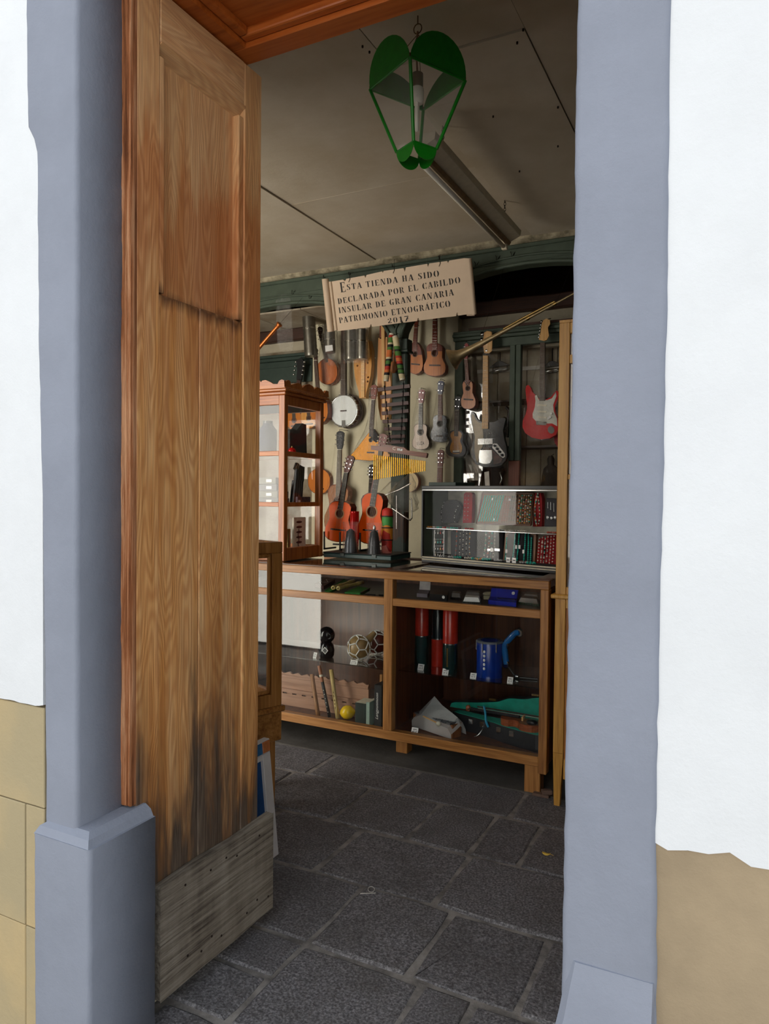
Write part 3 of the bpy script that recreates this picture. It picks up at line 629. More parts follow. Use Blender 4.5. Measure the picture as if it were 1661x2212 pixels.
def sign_line(s, x0, y0, x1, y1, h, firstbig=False):
    a, b = sp(x0, y0, .0012), sp(x1, y1, .0012); u = (b-a); n = u.length; u.normalize(); w = SN.cross(u).normalized()
    if w.z < 0: w = -w
    hm = (sp(x0, y0-h)-sp(x0, y0)).length; adv = []; tot = 0; sp_ = .14
    for i, c in enumerate(s):
        k = 1.75 if (firstbig and i == 0) else 1; g, wd_ = glyph({'Á': 'A'}.get(c, c)); adv.append((c, g, tot, k)); tot += wd_*k*(.72 if k > 1 else 1)+sp_
    sx = n/(tot-sp_)
    for c, g, x, k in adv:
        if not g: continue
        let = M()
        for poly in g: let.add([a+u*((x+p[0]*k*(.72 if k > 1 else 1))*sx)+w*(p[1]*hm*k-(.25*hm if k > 1 else 0)) for p in poly], [tuple(range(len(poly)))])
        if c == 'Á': let.add([a+u*((x+.3)*sx)+w*(1.1*hm), a+u*((x+.42)*sx)+w*(1.1*hm), a+u*((x+.5)*sx)+w*(1.3*hm)], [(0, 1, 2)])
        let.obj('letter', ink, sg)
sign_line('ESTA TIENDA HA SIDO', 216, 398, 1230, 246, 58, True)
sign_line('DECLARADA POR EL CABILDO', 192, 532, 1448, 313, 58)
sign_line('INSULAR DE GRAN CANARIA', 202, 626, 1380, 440, 58)
sign_line('PATRIMONIO ETNOGRÁFICO', 206, 728, 1345, 556, 58)
sign_line('2017', 700, 728, 920, 705, 54)
for x, y in ((310, 220), (765, 130), (1235, 60)): M().tube([sp(x, y, .004), sp(x+4, y+55, .004), sp(x-8, y+85, .004)], .0018, 5).obj('hanging_wire', hookm, sg)
for x, y in ((310, 235), (765, 110), (1235, 60)): M().tube([sp(x, y+20, 0), at(*cq('N', x, y-35), Y=YB-.02)], .0018, 5).obj('hanging_wire', hookm, sg)

# --- long glazed counter
CY = 3.435; CX0, CX1, CZ = -3.0, -.858, 1.042
ct_ = thing('display_counter', 'long honey-oak shop counter with glazed front and dark top', 'counter', (-1.9, 3.8, 0))
mx0, mx1 = at(828, 1400, Y=CY).x, at(847, 1400, Y=CY).x
CB = 4.2
M().box(CX0, CX1, CY, CY+.04, 1.0, CZ).obj('top_rail', oak, ct_, .003)
M().box(CX0, CX1-.04, CY+.002, CY+.042, .858, .898).obj('middle_rail', oak, ct_, .003)
M().box(CX0, CX1-.04, CY+.001, CY+.05, .137, .185).obj('bottom_rail', oak, ct_, .003)
M().box(CX1-.041, CX1, CY-.001, CY+.05, .105, 1.0).obj('stile', oakz, ct_, .003)
M().box(mx0, mx1, CY-.001, CY+.05, .186, 1.0).obj('mullion', oakz, ct_, .003)
M().box(CX0, CX0+.04, CY-.001, CY+.05, .105, 1.0).obj('stile', oakz, ct_, .003)
M().box(CX0+.01, CX1-.002, CB-.02, CB, .14, 1.0).obj('back_panel', dwood, ct_)
for x in (CX1-.02, CX0): M().box(x, x+.018, CY+.05, CB, .14, 1.0).obj('end_panel', dwood, ct_)
M().box(mx0+.005, mx1-.005, CY+.05, CB-.02, .185, .86).obj('partition', dwood, ct_)
M().box(CX0+.01, CX1-.002, CY+.05, CB-.02, .14, .172).obj('bottom_board', dwood, ct_)
M().box(CX0+.018, CX1-.02, CY+.042, CB-.02, .872, .884).obj('shelf', plain('grey_shelf_liner', (86, 84, 84), .5), ct_)
for a, b, c, d in ((CX0, CX1+.004, CY+.0, CY+.06), (CX0, CX1+.004, CB-.06, CB)): M().box(a, b, c, d, CZ-.001, CZ+.008).obj('top_frame', dtop, ct_, .003)
for x in (CX0, mx0-.02, CX1-.07): M().box(x, x+.075, CY+.06, CB-.06, CZ-.001, CZ+.008).obj('top_frame', dtop, ct_, .003)
for a, b in ((CX0+.07, mx0-.02), (mx0+.05, CX1-.07)): M().box(a, b, CY+.055, CB-.055, CZ-.006, CZ).obj('top_glass', glassy('counter_top_glass', refl=1.4, tint=(.88, .86, .84, 1), rough=.04), ct_)
for a, b, tl in ((CX0+.04, mx0, 0.0), (mx1, CX1-.041, 0.0)):
    for z0, z1 in ((.185, .86), (.897, 1.0)):
        k = (z1-z0)*math.tan(tl); y = CY+.008; m = M(); m.add([(x, y+dy_+(k if z == z1 else 0), z) for x in (a, b) for dy_ in (0, .004) for z in (z0, z1)], [(0, 1, 3, 2), (4, 6, 7, 5), (0, 4, 5, 1), (2, 3, 7, 6), (0, 2, 6, 4), (1, 5, 7, 3)]); m.obj('front_pane', shop_glass2 if a < mx0-.1 else shop_glass, ct_)
gsh = glassy('glass_shelf', refl=2.0, tint=(.72, .76, .76, 1))
SZ = at(1000, 1465, Y=CY+.08).z
SZL = at(760, 1436, Y=CY+.08).z
M().box(mx1, CX1-.025, CY+.08, CY+.5, SZ-.006, SZ).obj('glass_shelf', gsh, ct_); M().box(CX0+.02, mx0, CY+.08, CY+.5, SZL-.006, SZL).obj('glass_shelf', gsh, ct_)
f1 = at(1133, 1690, Y=CY+.02).x
M().box(f1, f1+.078, CY+.012, CY+.09, 0, .14).obj('foot', oakz, ct_, .003)
f2 = at(855, 1615, Y=CY+.2).x; M().box(f2, f2+.07, CY+.2, CY+.27, 0, .14).obj('foot', oakz, ct_, .003); M().box(CX0+.1, CX0+.18, CY+.02, CY+.1, 0, .14).obj('foot', oakz, ct_, .003)
for x in (CX0+.1, CX1-.12): M().box(x, x+.08, CB-.12, CB-.04, 0, .14).obj('foot', oakz, ct_, .003)
wd_ = thing('foot_wedge', 'small broken tile wedged beside the counter foot', 'tile', (f1+.10, CY+.02, 0)); M().box(f1+.05, f1+.13, CY-.02, CY+.011, 0, .014).obj('tile_piece', plain('old_terracotta', (108, 84, 72), .8), wd_, .003); M().box(f1+.09, f1+.14, CY-.015, CY+.02, .014, .034, Matrix.Rotation(.5, 3, 'Z')).obj('tile_piece', MATS['old_terracotta'], wd_, .004)

# --- vitrine standing on the counter
vw = wood('red_brown_polish', [(136, 68, 24), (176, 100, 42), (196, 122, 60)], 'Z', .32)
vx = wood('red_brown_polish_rail', [(136, 68, 24), (176, 100, 42), (196, 122, 60)], 'X', .32)
vt_ = thing('glass_vitrine', 'red-brown glazed vitrine with scrolled crest, standing on the counter', 'display case', (-2.74, 3.73, CZ+.008))
vX, vX0, vY, vY1, vz0, vz1 = -2.45, -3.03, 3.516, 3.95, CZ+.008, 2.03
for x in (vX-.042, vX0): 
    for y in (vY, vY1-.036): M().box(x, x+.042, y, y+.036, vz0, vz1).obj('corner_post', vw, vt_, .003)
zs_ = [at(590, 980, Y=vY).z, at(590, 1090, Y=vY).z]
for z0, z1 in ((vz0, vz0+.075), (zs_[0]-.012, zs_[0]+.016), (zs_[1]-.012, zs_[1]+.014), (vz1-.055, vz1)):
    M().box(vX0+.042, vX-.042, vY+.003, vY+.033, z0, z1).obj('front_rail', vx, vt_, .002); M().box(vX-.038, vX-.008, vY+.036, vY1-.036, z0, z1).obj('side_rail', vw, vt_, .002); M().box(vX0+.006, vX0+.036, vY+.036, vY1-.036, z0, z1).obj('side_rail', vw, vt_, .002)
    M().box(vX0+.042, vX-.042, vY1-.034, vY1-.006, z0, z1).obj('back_rail', vx, vt_)
    M().box(vX0+.036, vX-.038, vY+.036, vY1-.034, z0, z0+.008).obj('shelf', glassy('vitrine_shelf_glass', refl=1.5, tint=(.8, .8, .78, 1)) if vz0 < z0 < vz1-.1 else plain('dark_lining', (30, 22, 18), .8), vt_)
for a in ((vX0+.042, vX-.042, vY+.016, vY+.019), (vX-.024, vX-.021, vY+.036, vY1-.036), (vX0+.02, vX0+.023, vY+.036, vY1-.036), (vX0+.042, vX-.042, vY1-.02, vY1-.017)): M().box(*a, vz0+.07, vz1-.05).obj('pane', glassy('vitrine_glass', refl=.45), vt_)
for k, (z0, z1, d) in enumerate(((vz1, vz1+.018, .012), (vz1+.018, vz1+.034, .026), (vz1+.034, vz1+.044, .018))): M().box(vX0-d, vX+d, vY-d, vY1+d, z0, z1).obj('cornice', vx, vt_, .004)
c1 = [at(*cq('C', x, y), X=vX+.008) for x, y in ((372, 315), (372, 270), (377, 238), (400, 228), (422, 245), (428, 288), (470, 272), (520, 262), (556, 283), (565, 322), (602, 287), (650, 276), (698, 308), (706, 340), (742, 312), (790, 332), (828, 388), (850, 352), (878, 362), (882, 420), (862, 446), (600, 388))]
zb = vz1+.04
m = M(); pts = [(p.y, max(p.z, zb)) for p in c1]; ys = [p[0] for p in pts]
m.prism([(min(ys), zb)]+pts[1:-2]+[(max(ys), zb)], vX-.006, vX+.012, 'X'); m.obj('crest', vw, vt_, .003)
c2 = [at(*cq('C', x, y), Y=vY-.01) for x, y in ((366, 300), (362, 232), (332, 222), (302, 238), (284, 276), (232, 276), (190, 250), (140, 229), (100, 236), (86, 256))]
m = M(); pts = [(p.x, p.z) for p in c2]; pts += [(2*pts[-1][0]-x, z) for x, z in pts[::-1][1:]]; xs = [p[0] for p in pts]
m.prism([(max(xs), zb)]+pts+[(min(xs), zb)], vY-.018, vY, 'Y'); m.obj('crest', vx, vt_, .003)

# --- lower glazed case in front of the counter
lc = thing('glazed_floor_case', 'honey-brown glazed floor case with moulded frame, behind the open door', 'display case', (-2.1, 2.6, 0))
o = at(611, 1180, Y=2.75); a_ = radians(69); T = Matrix(((cos(a_), -sin(a_), 0, o.x), (sin(a_), cos(a_), 0, o.y), (0, 0, 1, 0), (0, 0, 0, 1)))
lw, ld, lt = .5, .36, 1.228
def lbox(n, x0, x1, y0, y1, z0, z1, mat=oakz, bv=.003): return M(T).box(x0, x1, y0, y1, z0, z1).obj(n, mat, lc, bv)
for y in (0, ld-.03): lbox('stile', -.055, 0, y, y+.03, .47, lt-.05); lbox('stile', -lw, -lw+.055, y, y+.03, .47, lt-.05); lbox('rail', -lw, 0, y, y+.03, lt-.05, lt); lbox('rail', -lw+.055, -.055, y, y+.03, .47, .53)
for x0, x1 in ((-.075, -.055), (-lw+.055, -lw+.075)): lbox('moulding', x0, x1, .008, .022, .53, lt-.05, oakz, .006)
lbox('moulding', -lw+.055, -.055, .008, .022, lt-.072, lt-.05, oak, .006); lbox('moulding', -lw+.055, -.055, .008, .022, .53, .55, oak, .006)
lbox('pane', -lw+.06, -.06, .012, .015, .53, lt-.05, clear, 0); lbox('pane', -lw+.06, -.06, ld-.015, ld-.012, .53, lt-.05, clear, 0)
lbox('end_rail', -.03, 0, .03, ld-.03, lt-.05, lt); lbox('end_rail', -.03, 0, .03, ld-.03, .47, .53); lbox('pane', -.018, -.014, .03, ld-.03, .53, lt-.05, clear, 0)
lbox('base_moulding', -lw-.012, .014, -.014, ld+.012, .445, .472, oak, .006); lbox('base', -lw, 0, 0, ld, .31, .445, oak); lbox('bottom_board', -lw+.03, -.03, .03, ld-.03, .465, .474, dwood, 0)
for x in (-lw+.02, -.07):
    for y in (.02, ld-.07): lbox('leg', x, x+.05, y, y+.05, 0, .31)

# --- painted pavement board with inset tiles
pb = thing('pavement_board', 'blue and white painted board with inset tiles, leaning by the open door', 'sign board', (-1.68, 2.16, 0))
wpaint = plain('worn_white_paint', (204, 200, 200), .6, 0, .05, .4, 20); bpaint = plain('deep_blue_paint', (10, 66, 122), .5, 0, .1, .4, 30)
tp = at(597, 1602, Y=2.37).z; lean = .05
def pbx(n, y0, y1, z0, z1, x0, x1, mat, par=pb, bv=.002):
    m = M(); sh = lambda z: -lean*z/tp
    m.add([(-1.667+x+sh(z), y, z) for x in (x0, x1) for y in (y0, y1) for z in (z0, z1)], [(0, 1, 3, 2), (4, 6, 7, 5), (0, 4, 5, 1), (2, 3, 7, 6), (0, 2, 6, 4), (1, 5, 7, 3)]); return m.obj(n, mat, par, bv)
for y in (2.322, 1.93): pbx('leg', y, y+.05, 0, tp-.045, -.03, 0, wpaint)
pbx('bottom_rail', 1.98, 2.322, .085, .115, -.03, .012, wpaint); pbx('top_rail', 1.98, 2.322, tp-.065, tp-.045, -.03, 0, wpaint)
pbx('blue_panel', 1.98, 2.322, .1, tp-.06, -.022, -.012, bpaint); pbx('blue_edge', 2.312, 2.322, 0, .09, -.03, -.004, bpaint)
pbx('tile_bed', 1.93, 2.376, tp-.045, tp+.006, -.03, -.002, wpaint)
for k, c in enumerate([(196, 120, 74), (40, 104, 156), (196, 120, 74), (40, 104, 156), (196, 120, 74), (40, 104, 156), (196, 120, 74), (40, 104, 156), (196, 120, 74)]):
    y1 = 2.372-k*.0495; pbx('tile', y1-.046, y1, tp-.041, tp+.002, -.008, .002, plain('glazed_tile_%d' % (k % 2), c, .25, 0, .15))

# --- tall yellow cabinet
yel = wood('yellow_varnish', [(150, 100, 36), (188, 136, 58), (204, 154, 78)], 'Z', .4)
yc_ = thing('glazed_cabinet', 'tall yellow varnished glazed cabinet on legs at the end of the counter', 'cabinet', (-.5, 3.55, 0))
xa, xb, ya_, yb_ = -.808, -.2, 3.354, 3.72
for x0, x1, in ((xa, xa+.048), (xb-.048, xb)):
    for y0, y1 in ((ya_, ya_+.045), (yb_-.045, yb_)):
        m = M(); m.loft([V((x0+.006, y0+.006, 0)), V((x1-.014, y0+.006, 0)), V((x1-.014, y1-.01, 0)), V((x0+.006, y1-.01, 0))], [V((x0, y0, .25)), V((x1, y0, .25)), V((x1, y1, .25)), V((x0, y1, .25))]); m.box(x0, x1, y0, y1, .25, 2.25); m.obj('upright', yel, yc_, .002)
for z0, z1 in ((.13, .225), (.93, .975), (.995, 1.03), (at(1230, 1030, Y=ya_).z-.012, at(1230, 1030, Y=ya_).z+.012), (at(1230, 775, Y=ya_).z-.02, at(1230, 775, Y=ya_).z+.02), (2.2, 2.25)):
    M().box(xa+.048, xb-.048, ya_+.004, ya_+.035, z0, z1).obj('rail', yel, yc_, .002)
M().box(xa-.018, xb+.018, ya_-.018, yb_+.01, .975, .996).obj('waist_moulding', yel, yc_, .005)
M().box(xa+.048, xb-.048, ya_+.014, ya_+.024, .22, .935).obj('lower_panel', wood('amber_panel', [(146, 86, 30), (180, 118, 50)], 'Z', .4), yc_)
M().box(xa+.002, xa+.012, ya_+.045, yb_-.045, .13, .98).obj('side_panel', yel, yc_); M().box(xa+.01, xb, yb_-.03, yb_-.02, .13, 2.25).obj('back_panel', dwood, yc_); M().box(xa, xb, ya_, yb_, 2.25, 2.262).obj('top_board', yel, yc_)
M().box(xa+.048, xb-.048, ya_+.016, ya_+.02, 1.03, 2.2).obj('pane', clear, yc_)
M().box(xa+.008, xa+.012, ya_+.045, yb_-.045, 1.03, 2.2).obj('pane', clear, yc_)
m = M(); 
for k in range(10): m.box(xa+.09+k*.045, xa+.13+k*.045, ya_+.10, ya_+.115+.006*(k % 2), 1.28, 2.16)
m.obj('curtain', plain('dark_red_cloth', (96, 34, 24), .8), yc_)
M().box(xa+.02, xb-.02, ya_+.03, yb_-.03, 1.0, 1.01).obj('shelf', dwood, yc_)

# --- jewellery showcase on the counter
JO = V((-1.757, 3.953, CZ+.008)); ja = radians(-14.75); JT = Matrix(((cos(ja), -sin(ja), 0, JO.x), (sin(ja), cos(ja), 0, JO.y), (0, 0, 1, JO.z), (0, 0, 0, 1)))
JN = V((sin(ja), -cos(ja), 0))                                   # towards the shop door
JL, JD, JH = .96, .26, .455
jc = thing('jewellery_showcase', 'black-framed glass jewellery showcase with two tiers, on the counter', 'showcase', JO+V((.45, .05, 0)))
def jb(n, x0, x1, y0, y1, z0, z1, mat, bv=.002): return M(JT).box(x0, x1, y0, y1, z0, z1).obj(n, mat, jc, bv)
jb('base', 0, JL, 0, JD, 0, .03, black); jb('trim_strip', .004, JL, -.004, 0, .026, .034, plain('ivory_strip', (206, 196, 170), .4)); jb('trim_strip', .004, JL, -.007, -.002, .014, .02, MATS['ivory_strip'])
jb('top', -.004, JL, -.004, JD, JH-.02, JH, black); jb('trim_strip', 0, JL, -.006, -.001, JH-.03, JH-.02, chrome)
jb('front_post', -.004, .008, -.004, .012, .03, JH-.02, black); jb('back_panel', 0, JL, JD-.008, JD, .03, JH-.02, plain('pale_lining', (214, 208, 188), .8)); jb('end_panel', 0, .006, .012, JD-.008, .03, JH-.02, plain('green_lining', (66, 76, 62), .8))
jb('end_panel', JL-.006, JL, .0, JD-.008, .03, JH-.02, clear); jb('floor_lining', .006, JL-.006, .006, JD-.008, .03, .034, plain('charcoal_cloth', (44, 44, 46), .9)); jb('front_pane', .008, JL-.006, .001, .004, .034, JH-.03, glassy('showcase_glass', refl=.2))
JS = .205; jb('glass_shelf', .008, JL-.006, .02, JD-.01, JS-.006, JS, gsh); jb('shelf_edge', .008, JL-.006, .017, .02, JS-.006, JS, chrome)
jb('top_box', .0, .2, .06, JD, JH, JH+.022, dark_green)

# ================================================================ instruments
film = glassy('crinkled_film', refl=1.3, rough=.08, wave=38, haze=.01)
film2 = glassy('thin_film', refl=.8, rough=.08, wave=22, haze=.004)
def mt(n, c, r=.4, me=0.0): return plain(n, c, r, me, .1)
cedar = wood('orange_cedar_top', [(168, 88, 22), (196, 112, 34), (206, 126, 46)], 'Z', .3, 80, .04, .03)
spruce = wood('golden_spruce', [(186, 120, 44), (206, 144, 66), (214, 158, 84)], 'Z', .35, 80, .04, .03)
mahog = wood('red_mahogany', [(84, 30, 14), (116, 46, 24), (134, 60, 34)], 'Z', .35, 80, .04, .03)
rosew = wood('dark_rosewood', [(34, 18, 12), (58, 32, 22), (70, 42, 30)], 'Z', .4, 80, .04, .05)
maple = wood('maple_neck', [(190, 138, 74), (210, 162, 98), (220, 176, 118)], 'Z', .35, 80, .04, .03)
orange = plain('orange_lacquer', (255, 100, 4), .4, 0, .02, .25); brass = plain('brass', (196, 164, 104), .28, 1.0, .1); ivory = plain('ivory_plastic', (226, 218, 196), .4)
GT = [(0, 0, 0, 0), (.012, .5, 0, 0), (.05, .8, 0, 0), (.13, 1, 0, 0), (.24, .97, .03, 0), (.34, .3, .7, 0), (.44, 0, 1, 0), (.54, 0, .6, .4), (.66, 0, .12, .9), (.77, 0, 0, 1), (.88, 0, 0, .94), (.95, 0, 0, .72), (.985, 0, 0, .42), (1, 0, 0, 0)]
def perp(A, B):
    d = V((B[0]-A[0], B[1]-A[1])); L = d.length; d /= L; return d, V((-d.y, d.x)), L      # along, to the left of travel
def quad(A, B, wa, wb):
    d, p, L = perp(A, B); A, B = V(A), V(B); return [A-p*wa, B-p*wb, B+p*wb, A+p*wa]
def plate(pts, Yf, d, T=None):
    a = [at(p[0], p[1], Y=Yf) for p in pts]; m = M(); m.loft(a, [q+V((0, d, 0)) for q in a]); return m
def body_px(top, bot, u, w, l, prof=GT):
    d, p, L = perp(top, bot); A = V(top); R = []; S = []
    for t, a, b, c in prof:
        h = a*u+b*w+c*l; q = A+d*(L*t); R.append(q-p*h); S.append(q+p*h)
    return R+S[::-1][1:-1]
def strings(m, A, B, wa, wb, n, Y):
    d, p, L = perp(A, B); A, B = V(A), V(B)
    for i in range(n):
        k = (i/(n-1)-.5)*2; a, b = A+p*wa*k, B+p*wb*k; a3, b3 = at(a.x, a.y, Y=Y), at(b.x, b.y, Y=Y); m.tube([a3, b3], .0006, 4)
def guitar(name, label, cat, Yf, thick, head, nut, top, bot, wid, neck=(3, 4), headw=6, mats=None, hole=None, bridge=None, pegs=3, body=None, tone=None, nstr=4, group=None, outline=None, frets=10, headshape=None, back=None, hook=True, hookdx=0.0):
    c = {'body': mahog, 'top': spruce, 'neck': mahog, 'board': rosew, 'head': rosew, 'peg': chrome, 'bridge': rosew, 'hole': blackm, 'rosette': rosew}; c.update(mats or {})
    r = thing(name, label, cat, at(bot[0], bot[1], Y=Yf+thick/2), group)
    ol = outline or body_px(top, bot, *wid)
    plate(ol, Yf+.003, thick-.003).obj('body', c['body'], r, .004)
    cx = sum((V(p) for p in ol), V((0, 0)))/len(ol); sb = [V(p)+(cx-V(p))*.03 for p in ol]
    plate(sb, Yf, .004).obj('soundboard', c['top'], r, .001)
    d, p, L = perp(top, bot); A = V(top)
    if tone:
        k = [q for q in sb if (V(q)-A).dot(d) < tone*L]; 
        plate(k, Yf-.0008, .002).obj('dark_upper_veneer', mahog, r)
    if hole:
        q = A+d*(L*hole[0]); o = at(q.x, q.y, Y=Yf-.001); rr = hole[1]*(at(q.x, q.y+1, Y=Yf)-at(q.x, q.y, Y=Yf)).length
        M().lathe([(rr*1.03, 0), (rr*1.28, 0), (rr*1.28, .0012), (rr*1.03, .0012), (rr*1.03, 0)], o, (0, 1, 0), 20, False, False).obj('rosette', c['rosette'], r)
        for ob in [x for x in r.children if x.name.split('.')[0] in ('body', 'soundboard', 'dark_upper_veneer')]: cut(ob, [(o-V((0, .004, 0)), (0, 1, 0), rr, thick-.008)])
        M().lathe([(rr*1.02, 0), (rr*1.02, .003)], o+V((0, thick-.016, 0)), (0, 1, 0), 18).obj('sound_hole', c['body'], r)
    if bridge:
        q = A+d*(L*bridge[0]); sl = bridge[2] if len(bridge) > 2 else 0; a, b = q-p*bridge[1], q+p*bridge[1]; b.y += sl
        plate(quad(a, b, 1.5, 1.5), Yf-.006, .007).obj('bridge', c['bridge'], r, .001)
    e = A+d*(L*(hole[0]-.1 if hole and not bridge == 0 else .1)) if hole else A+d*(L*.12)
    plate(quad(nut, top, neck[0], neck[1]), Yf+.002, .016).obj('neck', c['neck'], r, .002)
    fb = plate(quad(nut, e, neck[0], neck[1]), Yf-.004, .006).obj('fretboard', c['board'], r)
    m = M(); n_, e_ = V(nut), V(e); dd, pp, LL = perp(nut, e)
    for i in range(frets):
        t = 1-.5**((i+1)/7.0); t = t/(1-.5**((frets)/7.0))*.97; q = n_+dd*(LL*t); w = neck[0]+(neck[1]-neck[0])*t
        a, b = q-pp*w, q+pp*w; m.tube([at(a.x, a.y, Y=Yf-.0045), at(b.x, b.y, Y=Yf-.0045)], .0009, 4)
    m.obj('frets', chrome, fb, 0, 'stuff')
    hp = headshape or (lambda: None)
    if headshape: ph = [V(q) for q in headshape]
    else:
        hd, hq, hl = perp(head, nut); H, N = V(head), V(nut)
        ph = [H-hq*headw*.55, H+hd*hl*.08-hq*headw, H+hd*hl*.5-hq*headw*.92, H+hd*hl*.82-hq*headw*.8, N-hq*neck[0], N+hq*neck[0], H+hd*hl*.82+hq*headw*.8, H+hd*hl*.5+hq*headw*.92, H+hd*hl*.08+hq*headw, H+hq*headw*.55, H-hd*hl*.03]
    hs = plate(ph, Yf+.004, .014).obj('headstock', c['head'], r, .002)
    plate(quad(V(nut)-V((neck[0], 0)), V(nut)+V((neck[0], 0)), .5, .5), Yf-.005, .008).obj('nut', ivory, r)
    hd, hq, hl = perp(head, nut); H = V(head)
    for i in range(pegs):
        for s in (-1, 1):
            q = H+hd*hl*(.22+.5*i/max(pegs-1, 1)); q1 = q+hq*s*headw*.5; q2 = q+hq*s*(headw+1.6)
            o1, o2 = at(q1.x, q1.y, Y=Yf+.002), at(q2.x, q2.y, Y=Yf+.011)
            m = M(); m.lathe([(.0042, -.004), (.0042, .004)], o1, (0, 1, 0), 8); m.tube([at(q1.x, q1.y, Y=Yf+.011), o2], .0024, 5); m.ball(o2, (.0052, .0045, .0052), 8, 5); m.obj('tuning_peg', c['peg'], hs)
    m = M(); bq = A+d*(L*(bridge[0] if bridge else .85)); strings(m, nut, (bq.x, bq.y), neck[0]*.8, neck[1]*.9, nstr, Yf-.008); m.obj('strings', mt('string_wire', (190, 180, 160), .35, .8), r, 0, 'stuff')
    if hook:
        o = at(head[0], head[1]-2, Y=Yf+.005); M().tube([o+V((0, -.012, -.004)), o+V((0, -.014, .006)), o+V((0, .01, .008)), V((o.x+hookdx, back or YW, o.z+.008))], .002, 5).obj('wall_hook', hookm, r)
    return r
def bag(r, Y, secs, mat=film, jit=.12, n=16, name='plastic_bag'):
    L = []; o = at(secs[0][0], secs[0][1], Y=Y); lim = (YG-.002 if o.x > -2.1 else YW-.003) if Y > 5.2 else YB-.002
    for x, y, hw, dep in secs:
        o = at(x, y, Y=Y); sx = hw*(at(x+1, y, Y=Y)-o).length
        L.append([o+V((cos(2*pi*j/n)*sx*(1+random.uniform(-jit, jit)), sin(2*pi*j/n)*dep*(1+random.uniform(-jit, jit)), random.uniform(-.004, .004))) for j in range(n)])
    for ring in L:
        for q in ring: q.y = min(q.y, lim)
    m = M(); m.rings(L, False); return m.obj(name, mat, r)

YG = 5.385
YI = YW-.085                                                    # front of an ordinary instrument hung on the back wall
# metal shakers and tubes wrapped in film
alu = plain('brushed_aluminium', (150, 146, 136), .32, .9, .1)
def film_tube(label, tubes, bagsec, Y, extra=None):
    r = thing('wrapped_guiro', label, 'percussion', at(tubes[0][1][0], tubes[0][1][1], Y=Y))
    for a, b, hw in tubes:
        A, B = at(*a, Y=Y), at(*b, Y=Y); rr = hw*(at(a[0]+1, a[1], Y=Y)-A).length; L = (B-A).length
        prof = [(rr*.96, 0), (rr, .004)]+[(rr*(1 if k % 2 else .97), .01+(L-.02)*k/24) for k in range(25)]+[(rr*.96, L)]
        t_ = M().lathe(prof, A, B-A, 16).obj('metal_tube', alu, r)
        M().lathe([(rr*1.04, L*.38), (rr*1.04, L*.42)], A, B-A, 16).obj('band', chrome, t_)
    if extra: extra(r)
    bag(r, Y, bagsec)
    o = at(bagsec[0][0], bagsec[0][1], Y=Y); M().tube([o-V((0, 0, .01)), o+V((0, 0, .02)), V((o.x-.07, YW, o.z+.03))], .0015, 5).obj('hanging_string', hookm, r)
film_tube('long grey metal guiro in film above the round mandolin', [((666, 672), (672, 770), 12)], [(665, 660, 8, .02), (666, 672, 15, .05), (668, 700, 16, .055), (671, 760, 16, .055), (673, 776, 13, .03)], YI-.165)
film_tube('short metal guiro in film with a white label', [((712, 716), (713, 762), 10)], [(711, 705, 11, .03), (712, 720, 15, .05), (714, 760, 16, .055), (716, 780, 12, .04), (717, 790, 5, .02)], YI-.1,
          lambda r: plate([(702, 747), (718, 745), (719, 757), (703, 760)], YI-.16, .002).obj('label', white_p, r))
film_tube('pair of metal shaker cylinders wrapped together in film beside the banjo neck', [((757, 712), (757, 777), 11), ((782, 712), (781, 776), 11)], [(768, 708, 26, .04), (769, 730, 27, .05), (769, 770, 27, .05), (769, 784, 24, .03)], YI-.12)

# round-backed mandolin
OV = [(0, 0, 0, 0), (.02, 0, 0, .3), (.08, 0, 0, .58), (.2, 0, 0, .86), (.35, 0, 0, .99), (.5, 0, 0, 1), (.65, 0, 0, .98), (.8, 0, 0, .84), (.92, 0, 0, .56), (.98, 0, 0, .28), (1, 0, 0, 0)]
g = guitar('mandolin', 'round reddish mandolin in film below the guiros', 'mandolin', YI, .07, (690, 706), (696, 742), (705, 776), (708, 831), None, (3, 3.5), 5, {'top': wood('amber_top', [(170, 86, 34), (196, 112, 52)], 'Z', .3), 'head': rosew}, None, None, 3, outline=body_px((705, 774), (708, 831), 0, 0, 22, OV), frets=6)
bag(g, YI+.02, [(703, 700, 6, .02), (704, 760, 12, .05), (706, 790, 24, .065), (707, 815, 24, .065), (708, 834, 8, .03)])
guitar('mandolin', 'dark-necked mandolin half hidden behind the red-brown vitrine', 'mandolin', YI-.10, .07, (681, 752), (681, 778), (686, 850), (693, 916), None, (3.4, 3.8), 4, {'top': cedar, 'neck': rosew}, (.55, 6), (.8, 9), 3, outline=body_px((686, 852), (691, 916), 0, 0, 19.5, OV), frets=12, hookdx=-.09)
guitar('bandurria', 'orange pear-shaped bandurria seen through the vitrine glass', 'bandurria', YW-.008, .06, (632, 830), (632, 850), (633, 885), (637, 930), None, (3, 3.4), 4, {'top': cedar}, (.5, 5), (.78, 8), 3, outline=body_px((633, 884), (637, 930), 0, 0, 17, OV), frets=6, back=YW+.06)
guitar('bandurria', 'pale pear-shaped bandurria beside the orange one, seen through the vitrine glass', 'bandurria', YI, .07, (662, 835), (663, 850), (665, 880), (668, 926), None, (3, 3.4), 4, {'top': spruce}, (.5, 5), (.78, 8), 3, outline=body_px((665, 878), (668, 926), 0, 0, 17, OV), frets=6)
guitar('mandolin', 'yellow-topped mandolin behind the foot of the vitrine', 'mandolin', YI+.032, .05, (688, 950), (688, 972), (688, 1010), (690, 1068), None, (3.4, 3.8), 4, {'top': cedar, 'body': mahog}, (.5, 6), (.8, 9), 3, outline=body_px((688, 1012), (690, 1068), 0, 0, 24, OV), frets=8)
